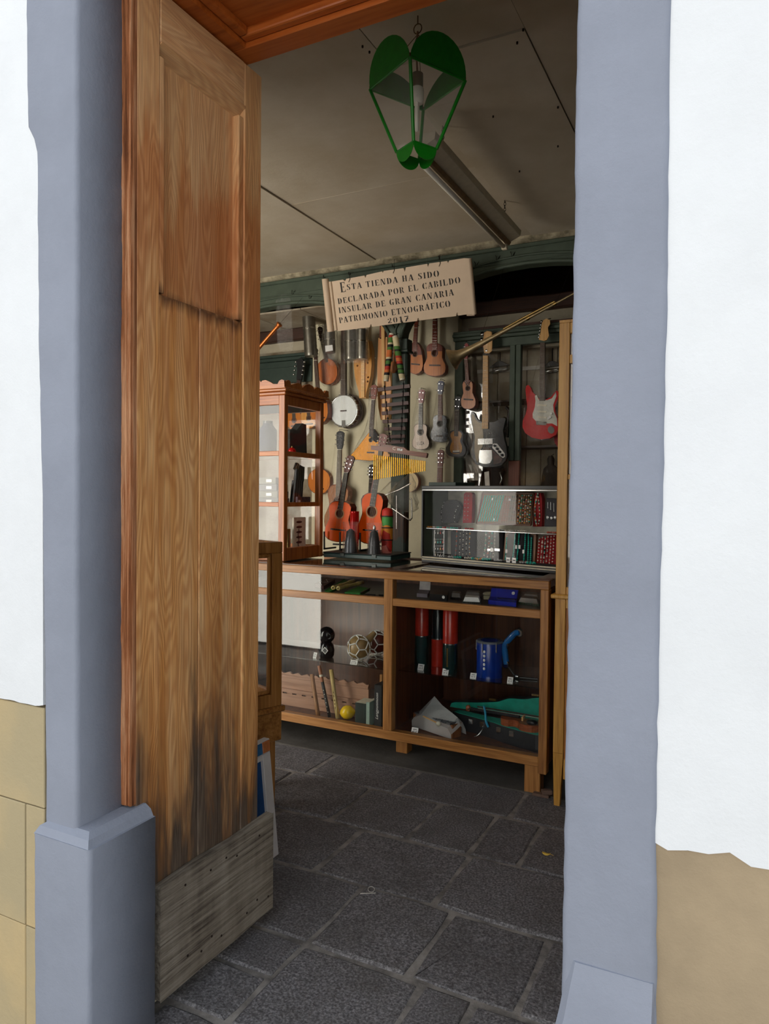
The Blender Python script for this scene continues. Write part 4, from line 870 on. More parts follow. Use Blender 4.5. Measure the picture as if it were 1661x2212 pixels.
# black ornate peghead
g = thing('carved_peghead', 'black carved peghead and neck hanging over the vitrine', 'instrument', at(636, 860, Y=YW-.02)); m = M(); Yp = YW-.07
for pts in ([(640, 778), (650, 772), (657, 782), (654, 800), (650, 822), (640, 820), (642, 800)],): plate(pts, Yp, .02).obj('peghead', black, g, .004)
for k in range(4):
    for s in (-1, 1): M().ball(at(648-k*1.5+s*9, 782+k*9, Y=Yp), (.012, .01, .009), 8, 5).obj('tuning_peg', chrome, g)
plate([(641, 820), (649, 820), (646, 880), (637, 880)], Yp, .02).obj('neck', rosew, g); o = at(650, 772, Y=Yp); M().tube([o, V((o.x, YW+.07, o.z+.02))], .002, 5).obj('wall_hook', hookm, g)

# banjo
bj = thing('banjo', 'banjo with round white skin head and metal rim, in film on the cream wall', 'banjo', at(742, 921, Y=YI))
o = at(741.5, 887, Y=YI-.02); ry = 34*(at(741, 888, Y=YI)-at(741, 887, Y=YI)).length
M().lathe([(ry*.97, .0), (ry*.97, .006), (ry*.9, .002)], o+V((0, 0, 0)), (0, 1, 0), 40).obj('skin_head', plain('banjo_skin', (226, 230, 228), .5, 0, .03), bj)
m = M(); m.tube([o+V((cos(t)*ry*.99, .006, sin(t)*ry*.99)) for t in [2*pi*k/40 for k in range(40)]], .008, 8, True); m.obj('tension_hoop', chrome, bj)
M().lathe([(ry*1.0, 0), (ry*1.0, .05)], o+V((0, .006, 0)), (0, 1, 0), 40).obj('rim', mahog, bj)
M().lathe([(ry*1.08, 0), (ry*1.1, .012), (ry*1.04, .04)], o+V((.012, .05, 0)), (0, 1, 0), 40).obj('resonator', rosew, bj)
for k in range(20):
    t = 2*pi*k/20; p = o+V((cos(t)*ry*1.05, 0, sin(t)*ry*1.05)); m = M(); m.tube([p, p+V((0, .05, 0))], .003, 5); m.ball(p, .006, 6, 4); m.obj('tension_hook', chrome, bj)
plate(quad((741, 715), (741, 853), 4.5, 5.5), YI-.03, .03).obj('neck', rosew, bj, .003)
fb = plate(quad((741, 722), (741, 853), 4.2, 5.2), YI-.034, .005).obj('fretboard', plain('banjo_board', (66, 46, 34), .4), bj)
m = M()
for k in range(12): m.tube([at(737, 726+k*10.4, Y=YI-.035), at(746, 726+k*10.4, Y=YI-.035)], .001, 4)
m.obj('frets', chrome, fb, 0, 'stuff')
plate([(735, 690), (748, 688), (747, 716), (736, 716)], YI-.022, .016).obj('headstock', rosew, bj, .003)
plate([(735, 886.3), (747, 885.6), (747, 888.2), (735, 889)], YI-.034, .012).obj('bridge', rosew, bj); plate([(738, 908), (745, 908), (746, 922), (738, 922)], YI-.028, .006).obj('tailpiece', chrome, bj)
m = M(); strings(m, (741, 716), (741, 910), 3, 4, 4, YI-.037); m.obj('strings', MATS['string_wire'], bj, 0, 'stuff')
bag(bj, YI+.01, [(741, 735, 6, .035), (741, 800, 9, .04), (742, 838, 17, .055), (746, 862, 28, .075), (748, 890, 31, .08), (746, 912, 26, .075), (743, 924, 8, .04)], film2, .05)

# dulcimers
dl = thing('dulcimer', 'hourglass spruce dulcimer with long fretboard beside the banjo', 'dulcimer', at(783, 860, Y=YI))
DUL = [(764, 752), (770, 735), (783, 728), (797, 735), (803, 755), (803, 790), (801, 812), (796, 832), (791, 850), (790, 860), (776, 860), (775, 848), (770, 830), (766, 812), (764, 790)]
plate(DUL, YI+.004, .05).obj('body', maple, dl, .003); plate([V(p)+(V((783, 800))-V(p))*.03 for p in DUL], YI, .005).obj('soundboard', spruce, dl)
fb = plate([(780, 700), (787, 700), (787, 858), (779, 858)], YI-.014, .015).obj('fretboard', maple, dl, .001); m = M()
for k in range(14): m.tube([at(780, 740+k*8, Y=YI-.0145), at(787, 740+k*8, Y=YI-.0145)], .001, 4)
m.obj('frets', chrome, fb, 0, 'stuff')
for ob in [x for x in dl.children if x.name.split('.')[0] in ('body', 'soundboard')]: cut(ob, [(at(x, y, Y=YI-.001), (0, 1, 0), .009, .045) for x, y in ((772, 790), (794, 784), (795, 815), (794, 824))])
plate([(780, 660), (787, 660), (787, 702), (780, 702)], YI-.004, .02).obj('headstock', maple, dl, .003); bag(dl, YI+.03, [(783, 730, 18, .045), (784, 790, 21, .05), (784, 830, 17, .05), (783, 848, 12, .04)], film2, .06)
dl = thing('dulcimer', 'long pale wooden dulcimer behind the hanging rainsticks', 'dulcimer', at(828, 907, Y=YI))
D2 = [(817, 730), (836, 728), (838, 790), (845, 826), (845, 850), (842, 872), (838, 907), (822, 907), (817, 880), (815, 845), (815, 790)]
plate(D2, YI+.004, .05).obj('body', maple, dl, .003); plate([V(p)+(V((829, 815))-V(p))*.04 for p in D2], YI, .005).obj('soundboard', wood('pale_cedar', [(190, 124, 66), (208, 146, 88)], 'Z', .4), dl)
plate([(823, 700), (830, 700), (832, 906), (826, 906)], YI-.012, .013).obj('fretboard', maple, dl, .001); plate([(820, 690), (834, 690), (833, 732), (820, 732)], YI+.004, .02).obj('headstock', mahog, dl, .003)

# striped rainsticks, wooden spoon
def striped(name, stops):
    t = NT(name); tc = t.n('ShaderNodeTexCoord'); sp_ = t.n('ShaderNodeSeparateXYZ'); t.l(tc.outputs['Generated'], sp_.inputs[0]); t.base(t.ramp(sp_.outputs[2], stops, True)); t.b.inputs['Roughness'].default_value = .7; return t.m
cR, cG, cK, cW, cO, cY, cB = (178, 44, 30), (74, 122, 52), (24, 22, 24), (216, 200, 160), (206, 110, 50), (206, 166, 70), (40, 60, 110)
def stick(label, a, b, hw, stops, Y):
    r = thing('rainstick', label, 'rainstick', at(*b, Y=Y)); A, B = at(*a, Y=Y), at(*b, Y=Y); rr = hw*(at(a[0]+1, a[1], Y=Y)-A).length; L = (B-A).length
    M().lathe([(rr*.9, 0), (rr, .005), (rr, L-.005), (rr*.9, L)], A, B-A, 14).obj('tube', striped('stripes_'+str(int(a[0])), stops), r)
    M().lathe([(rr*.93, -.012), (rr*.93, 0)], A, B-A, 12).obj('end_cap', ivory, r); M().lathe([(rr*.93, L), (rr*.93, L+.012)], A, B-A, 12).obj('end_cap', ivory, r)
    M().tube([A-V((0, 0, .005)), V((A.x, YB+.002, A.z+.035))], .0016, 5).obj('hanging_string', hookm, r)
stick('short striped rainstick with an orange and red lower end', (846, 724), (834, 820), 5.5, [(0, cW), (.1, cK), (.16, cO), (.22, cR), (.3, cK), (.34, cG), (.42, cK), (.46, cW), (.5, cO), (.66, cG), (.72, cK), (.78, cW), (.82, cG), (.93, cR)], YB-.105)
stick('striped rainstick with green bands and a cream end', (854, 730), (869, 818), 6, [(0, cW), (.12, cK), (.14, cG), (.22, cK), (.25, cG), (.33, cK), (.36, cR), (.42, cO), (.5, cR), (.55, cG), (.66, cK), (.7, cG), (.78, cW)], YB-.152)
r = thing('wooden_spoon', 'wooden spoon hanging between the two rainsticks', 'spoon', at(850, 806, Y=YB-.03))
M().ball(at(850, 793, Y=YB-.03), (.034, .014, .046), 14, 8).obj('bowl', wood('spoon_wood', [(140, 82, 40), (166, 104, 56)], 'Z', .5), r); p = at(851, 782, Y=YB-.03); q = at(853, 735, Y=YB-.03); M().tube([p, q], [.009, .006], 8).obj('handle', MATS['spoon_wood'], r); M().tube([q, V((q.x, YB+.002, q.z+.01))], .0015, 5).obj('hanging_string', hookm, r)

# hanging xylophone
xy = thing('hanging_xylophone', 'rope-hung xylophone of dark red wooden bars in front of the green post', 'xylophone', at(852, 962, Y=YB-.06))
bars = [(250, 427, 725, 370), (285, 538, 715, 488), (305, 662, 705, 622), (305, 782, 705, 742), (320, 905, 690, 884), (343, 1016, 660, 1004), (365, 1132, 652, 1122), (385, 1215, 640, 1205)]
Yx = YB-.055
for k, (a, b, c, d) in enumerate(bars): plate(quad(cq('D', a, b), cq('D', c, d), 3.9-k*.05, 3.9-k*.05), Yx, .018).obj('bar', wood('dark_red_bar', [(60, 26, 20), (86, 42, 32)], 'X', .45), xy, .002)
for pts in ([(345, 250)]+[(350+12*k, b[1]-8) for k, b in enumerate(bars)], [(640, 250)]+[(632-6*k, b[3]+8) for k, b in enumerate(bars)]):
    M().tube([at(*cq('D', x, y), Y=Yx-.004) for x, y in pts], .0025, 5).obj('cord', hookm, xy)
    for x, y in pts[1:]: M().ball(at(*cq('D', x, y-40), Y=Yx-.004), .008, 8, 5).obj('cord_knot', blackm, xy)
for x in (345, 640): p = at(*cq('D', x, 250), Y=Yx-.004); M().tube([p, V((p.x, YB+.002, p.z+.03))], .002, 5).obj('cord', hookm, xy)

# balalaika
bk = [(803, 925), (800, 930), (775, 962), (757, 984), (764, 993), (800, 996), (836, 993), (843, 984), (826, 960), (807, 930)]
g = guitar('balalaika', 'yellow three-cornered balalaika in film behind the bar chimes', 'balalaika', YI-.08, .06, (808, 832), (806, 863), (801, 928), (800, 994), None, (3.6, 4.2), 6.5, {'top': plain('yellow_varnish_top', (246, 164, 10), .25, 0, .05), 'body': rosew, 'neck': rosew, 'head': mahog}, (.34, 4), (.75, 8), 2, outline=bk, nstr=3, frets=12, hookdx=-.06)
plate([(803, 926), (809, 930), (822, 950), (812, 956), (801, 948)], YI-.083, .004).obj('pickguard', blackm, g)
bag(g, YI-.06, [(806, 840, 9, .03), (804, 900, 8, .03), (802, 930, 14, .04), (801, 965, 34, .05), (800, 990, 46, .05), (800, 998, 44, .03)], film)

# guitars on and below the wall
g = guitar('guitar', 'brown guitar with black headstock wrapped in film behind the orange guitar near the vitrine', 'guitar', YI-.055, .075, (735, 932), (733, 971), (731, 1046), (726, 1150), (22, 18, 27), (4.2, 5), 8, {'top': wood('film_brown_top', [(130, 80, 40), (160, 104, 58)], 'Z', .35), 'head': black, 'board': plain('grey_board', (92, 80, 66), .4)}, (.35, 8), (.75, 12), 3, nstr=6)
bag(g, YI-.03, [(735, 936, 8, .03), (732, 985, 11, .03), (730, 1030, 16, .04), (729, 1060, 26, .048), (727, 1120, 29, .048), (726, 1155, 20, .04)], film2, .05)
GZ = CZ+.008
g1 = guitar('guitar', 'small orange classical guitar with red headstock on a black stand, near the vitrine', 'guitar', 4.075, .075, (758.6, 985), (747, 1021), (736, 1082), (727, 1171), (24, 21, 28), (4.2, 5.6), 8, {'top': orange, 'body': mahog, 'head': mahog, 'board': black, 'bridge': black, 'rosette': plain('pale_rosette', (196, 150, 96), .5)}, (.31, 9), (.70, 16), 3, nstr=6, hook=False)
g2 = guitar('guitar', 'small orange classical guitar leaning behind the bar chimes', 'guitar', 4.085, .075, (829, 938), (822, 972), (806, 1064), (797, 1176), (23, 20, 28), (4.4, 5.8), 9, {'top': orange, 'body': mahog, 'head': mahog, 'board': black, 'bridge': black, 'rosette': MATS['pale_rosette'], 'peg': ivory}, (.37, 11), (.73, 16), 3, nstr=6, hook=False)
guitar('guitar', 'dark-headed brown guitar standing behind the orange guitar that leans by the bar chimes', 'guitar', 4.35, .07, (803, 1004), (801, 1034), (800, 1066), (799, 1160), (20, 17, 24), (4, 4.6), 6, {'top': mahog, 'head': rosew}, (.35, 8), (.72, 12), 3, nstr=6, hook=False)
guitar('guitar', 'brown guitar with slotted red headstock rising behind the jewellery showcase', 'guitar', YI, .075, (952, 972), (950, 1009), (948, 1075), (946, 1170), (22, 19, 27), (5.2, 5.8), 6.6, {'top': spruce, 'head': mahog, 'neck': mahog, 'board': mahog}, (.35, 8), (.75, 12), 3, nstr=6)
# stands for the two orange guitars
for lab, gx, gy in (('black folding stand under the orange guitar near the vitrine', 722, 4.075), ('black folding stand under the orange guitar by the bar chimes', 800, 4.085)):
    o = at(gx, 1150, Y=gy); kb_top = GZ+.034; r = thing('guitar_stand', lab, 'stand', (o.x, gy, kb_top))
    for s in (-1, 1):
        M().tube([(o.x+s*.06, gy-.025, kb_top+.002), (o.x+s*.06, gy-.028, kb_top+.12)], .006, 6).obj('front_arm', black, r); M().tube([(o.x+s*.06, gy-.03, kb_top+.006), (o.x+s*.06, gy+.12, kb_top+.006)], .006, 6).obj('foot', black, r)
    M().tube([(o.x-.06, gy+.085, kb_top+.03), (o.x+.06, gy+.085, kb_top+.03)], .006, 6).obj('cross_bar', black, r)
kbx = [at(702, 1200, Y=3.93).x, at(848, 1212, Y=3.93).x]
r = thing('keyboard_case', 'flat dark green case lying on the counter under the orange guitars', 'case', ((kbx[0]+kbx[1])/2, 4.0, GZ)); cg = plain('dark_green_case', (22, 58, 56), .45)
M().box(kbx[0], kbx[1], 3.91, 4.19, GZ, GZ+.027).obj('case_body', cg, r, .004); M().box(kbx[0]-.004, kbx[1]+.004, 3.905, 4.195, GZ+.027, GZ+.034).obj('lid', plain('black_lid', (26, 30, 30), .5), r, .003)
for x in (.25, .7): M().box(kbx[0]+x*.5, kbx[0]+x*.5+.03, 3.904, 3.91, GZ+.012, GZ+.03).obj('clasp', plain('dull_clasp', (60, 66, 64), .4, .6), r, .001)
KT = GZ+.034
# red tube and wrapped cups on the case, patchwork rainstick
def up(px_, y0, y1, hw, Y): o = at(px_, y1, Y=Y); t_ = at(px_, y0, Y=Y); return o, hw*(at(px_+1, y1, Y=Y)-o).length, t_.z-o.z
o, rr, h = up(765, 1104, 1190, 8.5, 4.038); o.z = KT; r = thing('red_tube', 'glossy red metal tube standing behind the film-wrapped cup', 'shaker', o); M().lathe([(rr, 0), (rr, h), (rr*.92, h+.002)], o, (0, 0, 1), 18).obj('tube', plain('gloss_red', (206, 24, 20), .18, .2), r); M().lathe([(rr*1.04, h-.006), (rr*1.04, h)], o, (0, 0, 1), 18).obj('rim', MATS['gloss_red'], r)
for lab, px_, c in (('grey cup wrapped in pinkish film with a bright stripe, by the orange guitar', 757, (70, 74, 82)), ('black bell-shaped cup wrapped in film beside the patchwork rainstick', 808, (30, 32, 36))):
    o, rr, h = up(px_, 1142, 1193, 11, 3.945); o.z = KT; r = thing('wrapped_cup', lab, 'percussion', o); M().lathe([(rr*1.15, 0), (rr*1.15, .004), (rr*.95, h*.5), (rr*.7, h*.9), (rr*.2, h)], o, (0, 0, 1), 16).obj('cup', plain('cup_%d' % px_, c, .3, .5), r)
    if px_ > 800: M().lathe([(.006, h), (.012, h+.012), (.004, h+.03)], o, (0, 0, 1), 10).obj('knob', chrome, r)
    L = []
    for zz, k in ((0, 1.35), (h*.4, 1.25), (h*.9, 1.15), (h*1.15, 1.25), (h*1.3, 1.5)): L.append([o+V((cos(2*pi*j/14)*rr*k*random.uniform(.88, 1.12), sin(2*pi*j/14)*rr*k*random.uniform(.88, 1.12), zz)) for j in range(14)])
    m = M(); m.rings(L, False); m.obj('plastic_film', film, r)
o, rr, h = up(836, 1078, 1176, 11, 4.03); o.z = KT
t = NT('patchwork'); nz = t.n('ShaderNodeTexVoronoi'); nz.inputs['Scale'].default_value = 16; t.l(t.coords((1, 1, 1)), nz.inputs['Vector']); sp_ = t.n('ShaderNodeSeparateXYZ'); t.l(nz.outputs['Color'], sp_.inputs[0])
t.base(t.ramp(sp_.outputs[0], [(0, (190, 40, 24)), (.35, (60, 140, 60)), (.5, (214, 130, 30)), (.7, (150, 24, 18)), (.85, (196, 110, 96))], True)); t.b.inputs['Roughness'].default_value = .6
r = thing('patchwork_rainstick', 'fat patchwork rainstick in red green and orange beside the post', 'rainstick', o); M().lathe([(rr*.8, 0), (rr, .01)]+[(rr*(.97+.03*(k % 2)), .01+(h-.03)*k/10) for k in range(11)]+[(rr*.85, h-.01), (rr*.3, h)], o, (0, 0, 1), 16).obj('tube', t.m, r)
for k in (.28, .55, .8): M().lathe([(rr*1.05, h*k), (rr*1.07, h*k+.004), (rr*1.05, h*k+.008)], o, (0, 0, 1), 16).obj('band', plain('dark_band', (60, 24, 18), .6), r)

# bar chimes
YC = 3.99
bc = thing('bar_chimes', 'brass bar chimes hung below a red-brown wooden bar', 'chimes', at(860, 1035, Y=YC))
pts = [cq('D', *p) for p in ((145, 1262), (300, 1268), (360, 1245), (640, 1290), (690, 1335), (975, 1372), (985, 1385), (975, 1440), (960, 1446), (640, 1395), (148, 1325))]
hb = plate(pts, YC-.012, .024).obj('wooden_bar', wood('chime_bar_wood', [(84, 40, 22), (112, 60, 36), (128, 72, 44)], 'X', .35), bc, .002)
plate([cq('D', *p) for p in ((542, 1302), (618, 1312), (615, 1345), (540, 1335))], YC-.0135, .002).obj('sticker', white_p, hb); m = M(); a = at(*cq('D', 553, 1332), Y=YC-.0142); text_on(m, 'LP', a, (1, 0, -.08), (0, 0, 1), .022, .011); m.obj('sticker_print', ink, hb)
m = M(); a = at(*cq('D', 470, 1330), Y=YC-.0128); text_on(m, 'C', a, (1, 0, -.08), (0, 0, 1), .02, .02); m.obj('logo', ivory, hb)
n = 27; gold = plain('gold_chime', (232, 178, 62), .22, 1.0, .06)
for i in range(n):
    k = i/(n-1); x = 195+760*k; yt = 1402+92*k; yb = 1775-130*k; A, B = at(*cq('D', x, yt), Y=YC), at(*cq('D', x, yb), Y=YC); B.x = A.x
    M().lathe([(.004, 0), (.004, (A-B).length)], B, A-B, 8).obj('chime_tube', gold, bc)
    tp_ = at(*cq('D', x, yt-60), Y=YC); M().tube([A, V((A.x, YC, tp_.z))], .0008, 4).obj('thread', ivory, bc)
for x, y in ((200, 1270), (940, 1375)): p = at(*cq('D', x, y), Y=YC); M().tube([p, V((p.x, YC, CEIL+.002))], .0005, 4).obj('hanging_line', clear, bc)
# pale round drum behind the post, bag with triangle hung on the post
r = thing('round_drum', 'pale wooden round-bodied instrument half behind the post', 'instrument', at(882, 1062, Y=YI)); o = at(884, 1041, Y=YI); k = 22*(at(884, 1042, Y=YI)-o).length
M().lathe([(k, 0), (k, .05)], o, (0, 1, 0), 30).obj('rim', mahog, r); M().lathe([(k*.97, -.002), (k*.97, .004)], o, (0, 1, 0), 30).obj('face', wood('pale_maple_face', [(206, 176, 126), (222, 198, 150)], 'Z', .45), r); M().tube([o+V((0, .02, k)), o+V((0, .03, k+.05)), V((o.x, YW, o.z+k+.06))], .002, 5).obj('wall_hook', hookm, r)
YT = YB-.06
r = thing('triangle_in_bag', 'steel triangle with beater in a crumpled clear bag hung on the post', 'triangle', at(870, 1150, Y=YT)); steel = plain('steel_rod', (206, 202, 196), .2, 1.0, .05)
M().tube([at(*cq('F', x, y), Y=YT) for x, y in ((1340, 520), (1480, 465), (1600, 400))]+[], .005, 8).obj('beater', steel, r)
M().tube(smooth_loop([at(*cq('F', x, y), Y=YT-.01) for x, y in ((1410, 655), (1580, 770), (1600, 765), (1612, 740), (1608, 570), (1590, 560))], 3, False), .0055, 8).obj('triangle_rod', steel, r)
M().tube([at(*cq('F', 1455, 525), Y=YT-.012), at(*cq('F', 1455, 865), Y=YT-.012)], .0045, 8).obj('straight_rod', steel, r)
for secs in ([(884, 1025, 4, .01), (876, 1045, 18, .05), (868, 1065, 30, .06), (870, 1085, 32, .06), (880, 1098, 22, .05), (884, 1106, 8, .02)], [(850, 1040, 6, .02), (835, 1065, 16, .04), (822, 1085, 22, .04), (815, 1100, 16, .03)]): bag(r, YT-.0, secs, film, .28)
p = at(884, 1025, Y=YT); M().tube([p, p+V((0, .02, .04)), V((p.x-.06, YB+.002, p.z+.05))], .0016, 5).obj('hanging_string', hookm, r)

# small guitars on the right of the post
pearT = [(0, 0, 0, 0), (.03, .2, 0, 0), (.12, .45, 0, .1), (.25, .4, 0, .42), (.42, .1, 0, .82), (.6, 0, 0, 1), (.75, 0, 0, 1), (.88, 0, 0, .84), (.96, 0, 0, .5), (1, 0, 0, 0)]
guitar('timple', 'teardrop timple with dark upper half beside the post', 'timple', YI, .06, (899, 690), (898, 708), (896, 738), (897, 809), None, (3.6, 4.2), 4.5, {'top': cedar, 'body': mahog, 'board': mahog, 'head': mahog}, (.38, 5), (.70, 9, -2), 2, outline=body_px((896, 736), (897, 809), 16, 0, 17, pearT), tone=.46)
guitar('timple', 'larger guitar-shaped timple with dark upper half under the sign', 'timple', YI, .06, (940, 668), (939, 692), (938.5, 741), (939, 813), (17, 16.5, 24), (4.6, 5.2), 5, {'top': cedar, 'body': mahog, 'board': mahog, 'head': mahog}, (.30, 6.5), (.67, 12, -.4), 2, tone=.33)
g = guitar('ukulele', 'white-topped ukulele with red headstock on the cream wall', 'ukulele', YI, .06, (911, 842), (908.6, 871), (908, 915), (908.6, 971.5), (14.2, 12.8, 18.2), (3.8, 4.4), 6.5, {'top': wood('whitewashed_top', [(206, 180, 160), (226, 206, 190)], 'Z', .4), 'body': rosew, 'head': plain('red_lacquer', (136, 24, 22), .3), 'board': black, 'peg': chrome}, (.32, 6.2), None, 2, frets=13)
a = at(901, 961.5, Y=YI-.0012); m = M(); text_on(m, 'LUZA', a, (1, 0, .02), (0, 0, 1), .064, .026); m.obj('lettering', ink, g); plate(quad((899, 956), (918, 955), 1, 1), YI-.001, .001).obj('bridge_plate', MATS['whitewashed_top'], g)
bag(g, YI+.02, [(910, 838, 8, .03), (909, 870, 10, .03), (908, 905, 16, .045), (908, 940, 19, .055), (908, 975, 19, .05)], glassy('clear_bag', refl=1.2, rough=.1, wave=14, haze=.02), .04)
g = guitar('ukulele', 'dark blue ukulele in crinkled film on the cream wall', 'ukulele', YI, .06, (952.7, 823), (950, 852), (950.5, 896), (948.5, 955), (15, 14.5, 19.5), (4, 4.6), 6.5, {'top': plain('blue_black_gloss', (20, 30, 46), .2), 'body': black, 'head': plain('navy_lacquer', (24, 30, 84), .25), 'board': mahog}, (.32, 6), (.78, 7), 2, frets=12)
bag(g, YI+.02, [(952, 845, 8, .03), (952, 880, 12, .04), (951, 905, 17, .055), (950, 935, 19.5, .06), (949, 957, 18, .05)], film, .05)
g = guitar('ukulele', 'black and yellow sunburst ukulele in film beside the green cupboard', 'ukulele', YI-.04, .06, (989.5, 857), (986.6, 886), (985, 929), (985, 987), (16, 15, 22), (3.8, 4.4), 6.5, {'top': black, 'body': black, 'head': black, 'board': rosew}, (.33, 6), (.83, 8), 2, frets=13, back=5.385)
plate(body_px((985, 931), (985, 981), 12, 9, 13), YI-.0415, .002).obj('sunburst_top', plain('amber_burst', (196, 130, 34), .25, 0, .15), g); plate(quad((978, 975), (992, 974.5), 1.8, 1.8), YI-.05, .009).obj('bridge_plate', ivory, g)
bag(g, YI-.02, [(988, 880, 6, .02), (988, 915, 15, .03), (988, 940, 22, .055), (988, 975, 25, .055), (986, 990, 18, .04)], film)
YG = 5.385
g = guitar('timple', 'small orange timple with striped ribbon on the green cupboard', 'timple', YG-.08, .07, (1007.5, 742), (1006, 776), (1009.5, 821), (1012, 884), (11, 10, 16), (3.4, 4), 4.2, {'top': cedar, 'body': mahog, 'board': mahog, 'head': plain('red_head', (150, 30, 22), .35), 'neck': mahog}, (.28, 4.6), (.68, 10, -2), 2, frets=9, back=YG)
for c, dx in (((60, 14, 20), 0), ((196, 190, 180), 1.2), ((170, 24, 26), 2.2)):
    m = M(); 
    for s in (-1, 1): a = [at(1009.5+s*(7-dx), 822, Y=YG-.082), at(1009.5+s*.5, 833-dx, Y=YG-.082)]; m.tube(a, .0035, 4)
    m.obj('ribbon', plain('ribbon_%d' % int(dx*10), c, .6), g)
# electric bass and red electric guitar
bass = [cq('E', *p) for p in ((332, 862), (345, 850), (372, 880), (392, 930), (420, 965), (470, 985), (550, 985), (610, 985), (660, 960), (700, 935), (738, 930), (756, 950), (740, 1010), (722, 1090), (738, 1190), (766, 1300), (776, 1390), (755, 1460), (700, 1515), (600, 1538), (470, 1535), (385, 1500), (335, 1420), (325, 1340), (345, 1250), (366, 1160), (350, 1060), (328, 960), (322, 900))]
bs = thing('electric_bass', 'black electric bass with cream guard and chrome covers, wrapped in film', 'bass guitar', at(1055, 1008, Y=YG-.09)); Yb = YG-.10
plate(bass, Yb, .045).obj('body', plain('bass_black', (26, 22, 22), .2), bs, .006, None, 2)
pg_ = plate([cq('E', *p) for p in ((340, 885), (362, 895), (385, 950), (420, 985), (470, 1000), (480, 1180), (470, 1290), (440, 1330), (410, 1490), (385, 1430), (370, 1330), (375, 1160), (352, 1040), (338, 940))], Yb-.003, .003).obj('pickguard', plain('aged_cream_guard', (190, 172, 144), .35), bs)
plate([cq('E', *p) for p in ((470, 1290), (560, 1300), (640, 1370), (720, 1440), (690, 1490), (610, 1510), (595, 1380), (480, 1330))], Yb-.003, .003).obj('tortoise_guard', plain('tortoise_brown', (84, 42, 26), .25, 0, .3), bs)
plate([cq('E', *p) for p in ((412, 1190), (594, 1185), (594, 1255), (412, 1262))], Yb-.016, .016).obj('pickup_cover', chrome, bs, .004, None, 2)
plate([cq('E', *p) for p in ((435, 1330), (585, 1330), (590, 1440), (565, 1490), (520, 1502), (470, 1500), (430, 1480), (425, 1400))], Yb-.018, .018).obj('bridge_cover', chrome, bs, .005, None, 2)
cp = plate([cq('E', *p) for p in ((600, 1250), (650, 1250), (745, 1370), (750, 1410), (725, 1430), (690, 1405), (590, 1300))], Yb-.005, .004).obj('control_plate', chrome, bs)
for x, y in ((625, 1278), (655, 1315), (684, 1352), (716, 1392)): M().lathe([(.011, 0), (.010, .016), (.006, .018)], at(*cq('E', x, y), Y=Yb-.005), (0, -1, 0), 12).obj('knob', black, cp)
plate(quad((1048.5, 768), (1047.5, 926), 5.2, 6.6), Yb-.012, .028).obj('neck', maple, bs, .003); m = M()
for k in range(19): y = 776+k*8; m.tube([at(1043, y, Y=Yb-.0125), at(1054, y, Y=Yb-.0125)], .0012, 4)
m.obj('frets', chrome, bs, 0, 'stuff'); m = M(); strings(m, (1048.5, 768), (1049, 995), 4, 5, 4, Yb-.017); m.obj('strings', MATS['string_wire'], bs, 0, 'stuff')
hs = plate([cq('B', *p) for p in ((745, 800), (770, 785), (815, 792), (822, 880), (818, 980), (790, 1002), (745, 998), (730, 900))], Yb-.006, .016).obj('headstock', maple, bs, .003)
for x, y in ((725, 815), (722, 870), (718, 930), (768, 975)):
    p = at(*cq('B', x, y), Y=Yb); m = M(); m.ball(p, (.018, .008, .016), 8, 5); m.tube([p, p+V((.05, 0, 0))], .004, 5); m.obj('tuning_key', chrome, hs)
p = at(1052, 716, Y=Yb); M().tube([p, V((p.x, YG+.002, p.z+.02))], .003, 5).obj('wall_hook', hookm, bs)
bag(bs, Yb+.02, [(1052, 745, 13, .04), (1050, 768, 9, .03), (1049, 800, 9, .03), (1049, 870, 12, .035), (1052, 895, 26, .045), (1056, 920, 40, .05), (1055, 960, 38, .055), (1056, 985, 42, .055), (1057, 1010, 36, .045)], film2)
strat = [cq('E', *p) for p in ((1002, 575), (1012, 535), (1038, 524), (1062, 550), (1085, 610), (1120, 640), (1165, 690), (1265, 700), (1320, 670), (1360, 620), (1392, 590), (1412, 620), (1400, 700), (1362, 790), (1372, 870), (1405, 960), (1412, 1060), (1380, 1140), (1300, 1185), (1190, 1198), (1080, 1175), (1000, 1120), (965, 1045), (970, 965), (1005, 885), (1025, 800), (1012, 700))]
rs = thing('electric_guitar', 'red electric guitar with white pickguard in a clear bag on the cupboard', 'electric guitar', at(1167, 948, Y=YG-.09)); red = plain('fiesta_red', (196, 34, 34), .22, 0, .08)
plate(strat, Yb, .045).obj('body', red, rs, .006, None, 2)
plate([cq('E', *p) for p in ((1118, 655), (1142, 650), (1165, 705), (1270, 712), (1330, 690), (1378, 612), (1386, 660), (1345, 770), (1352, 850), (1390, 940), (1395, 1035), (1330, 1000), (1250, 1000), (1135, 975), (1092, 930), (1090, 880), (1118, 800), (1126, 720))], Yb-.003, .003).obj('pickguard', plain('white_guard', (206, 204, 192), .35), rs)
plate([cq('E', *p) for p in ((1132, 968), (1258, 980), (1256, 1022), (1135, 1018))], Yb-.012, .012).obj('bridge', chrome, rs, .002)
for y in (760, 840, 910): plate([cq('E', *p) for p in ((1150, y), (1262, y+8), (1262, y+28), (1150, y+20))], Yb-.009, .007).obj('pickup', ivory, rs, .002)
jp_ = [cq('E', 1318+46*cos(t)*.8-20*sin(t), 1080+40*sin(t)+26*cos(t)) for t in [2*pi*k/14 for k in range(14)]]; plate(jp_, Yb-.004, .004).obj('jack_plate', chrome, rs)
for x, y in ((1290, 940), (1325, 880), (1310, 925)): M().lathe([(.011, 0), (.009, .014)], at(*cq('E', x, y), Y=Yb-.003), (0, -1, 0), 10).obj('knob', white_p, rs)
plate(quad((1171.5, 740), (1171, 866), 5, 6.2), Yb-.01, .026).obj('neck', rosew, rs, .003); m = M()
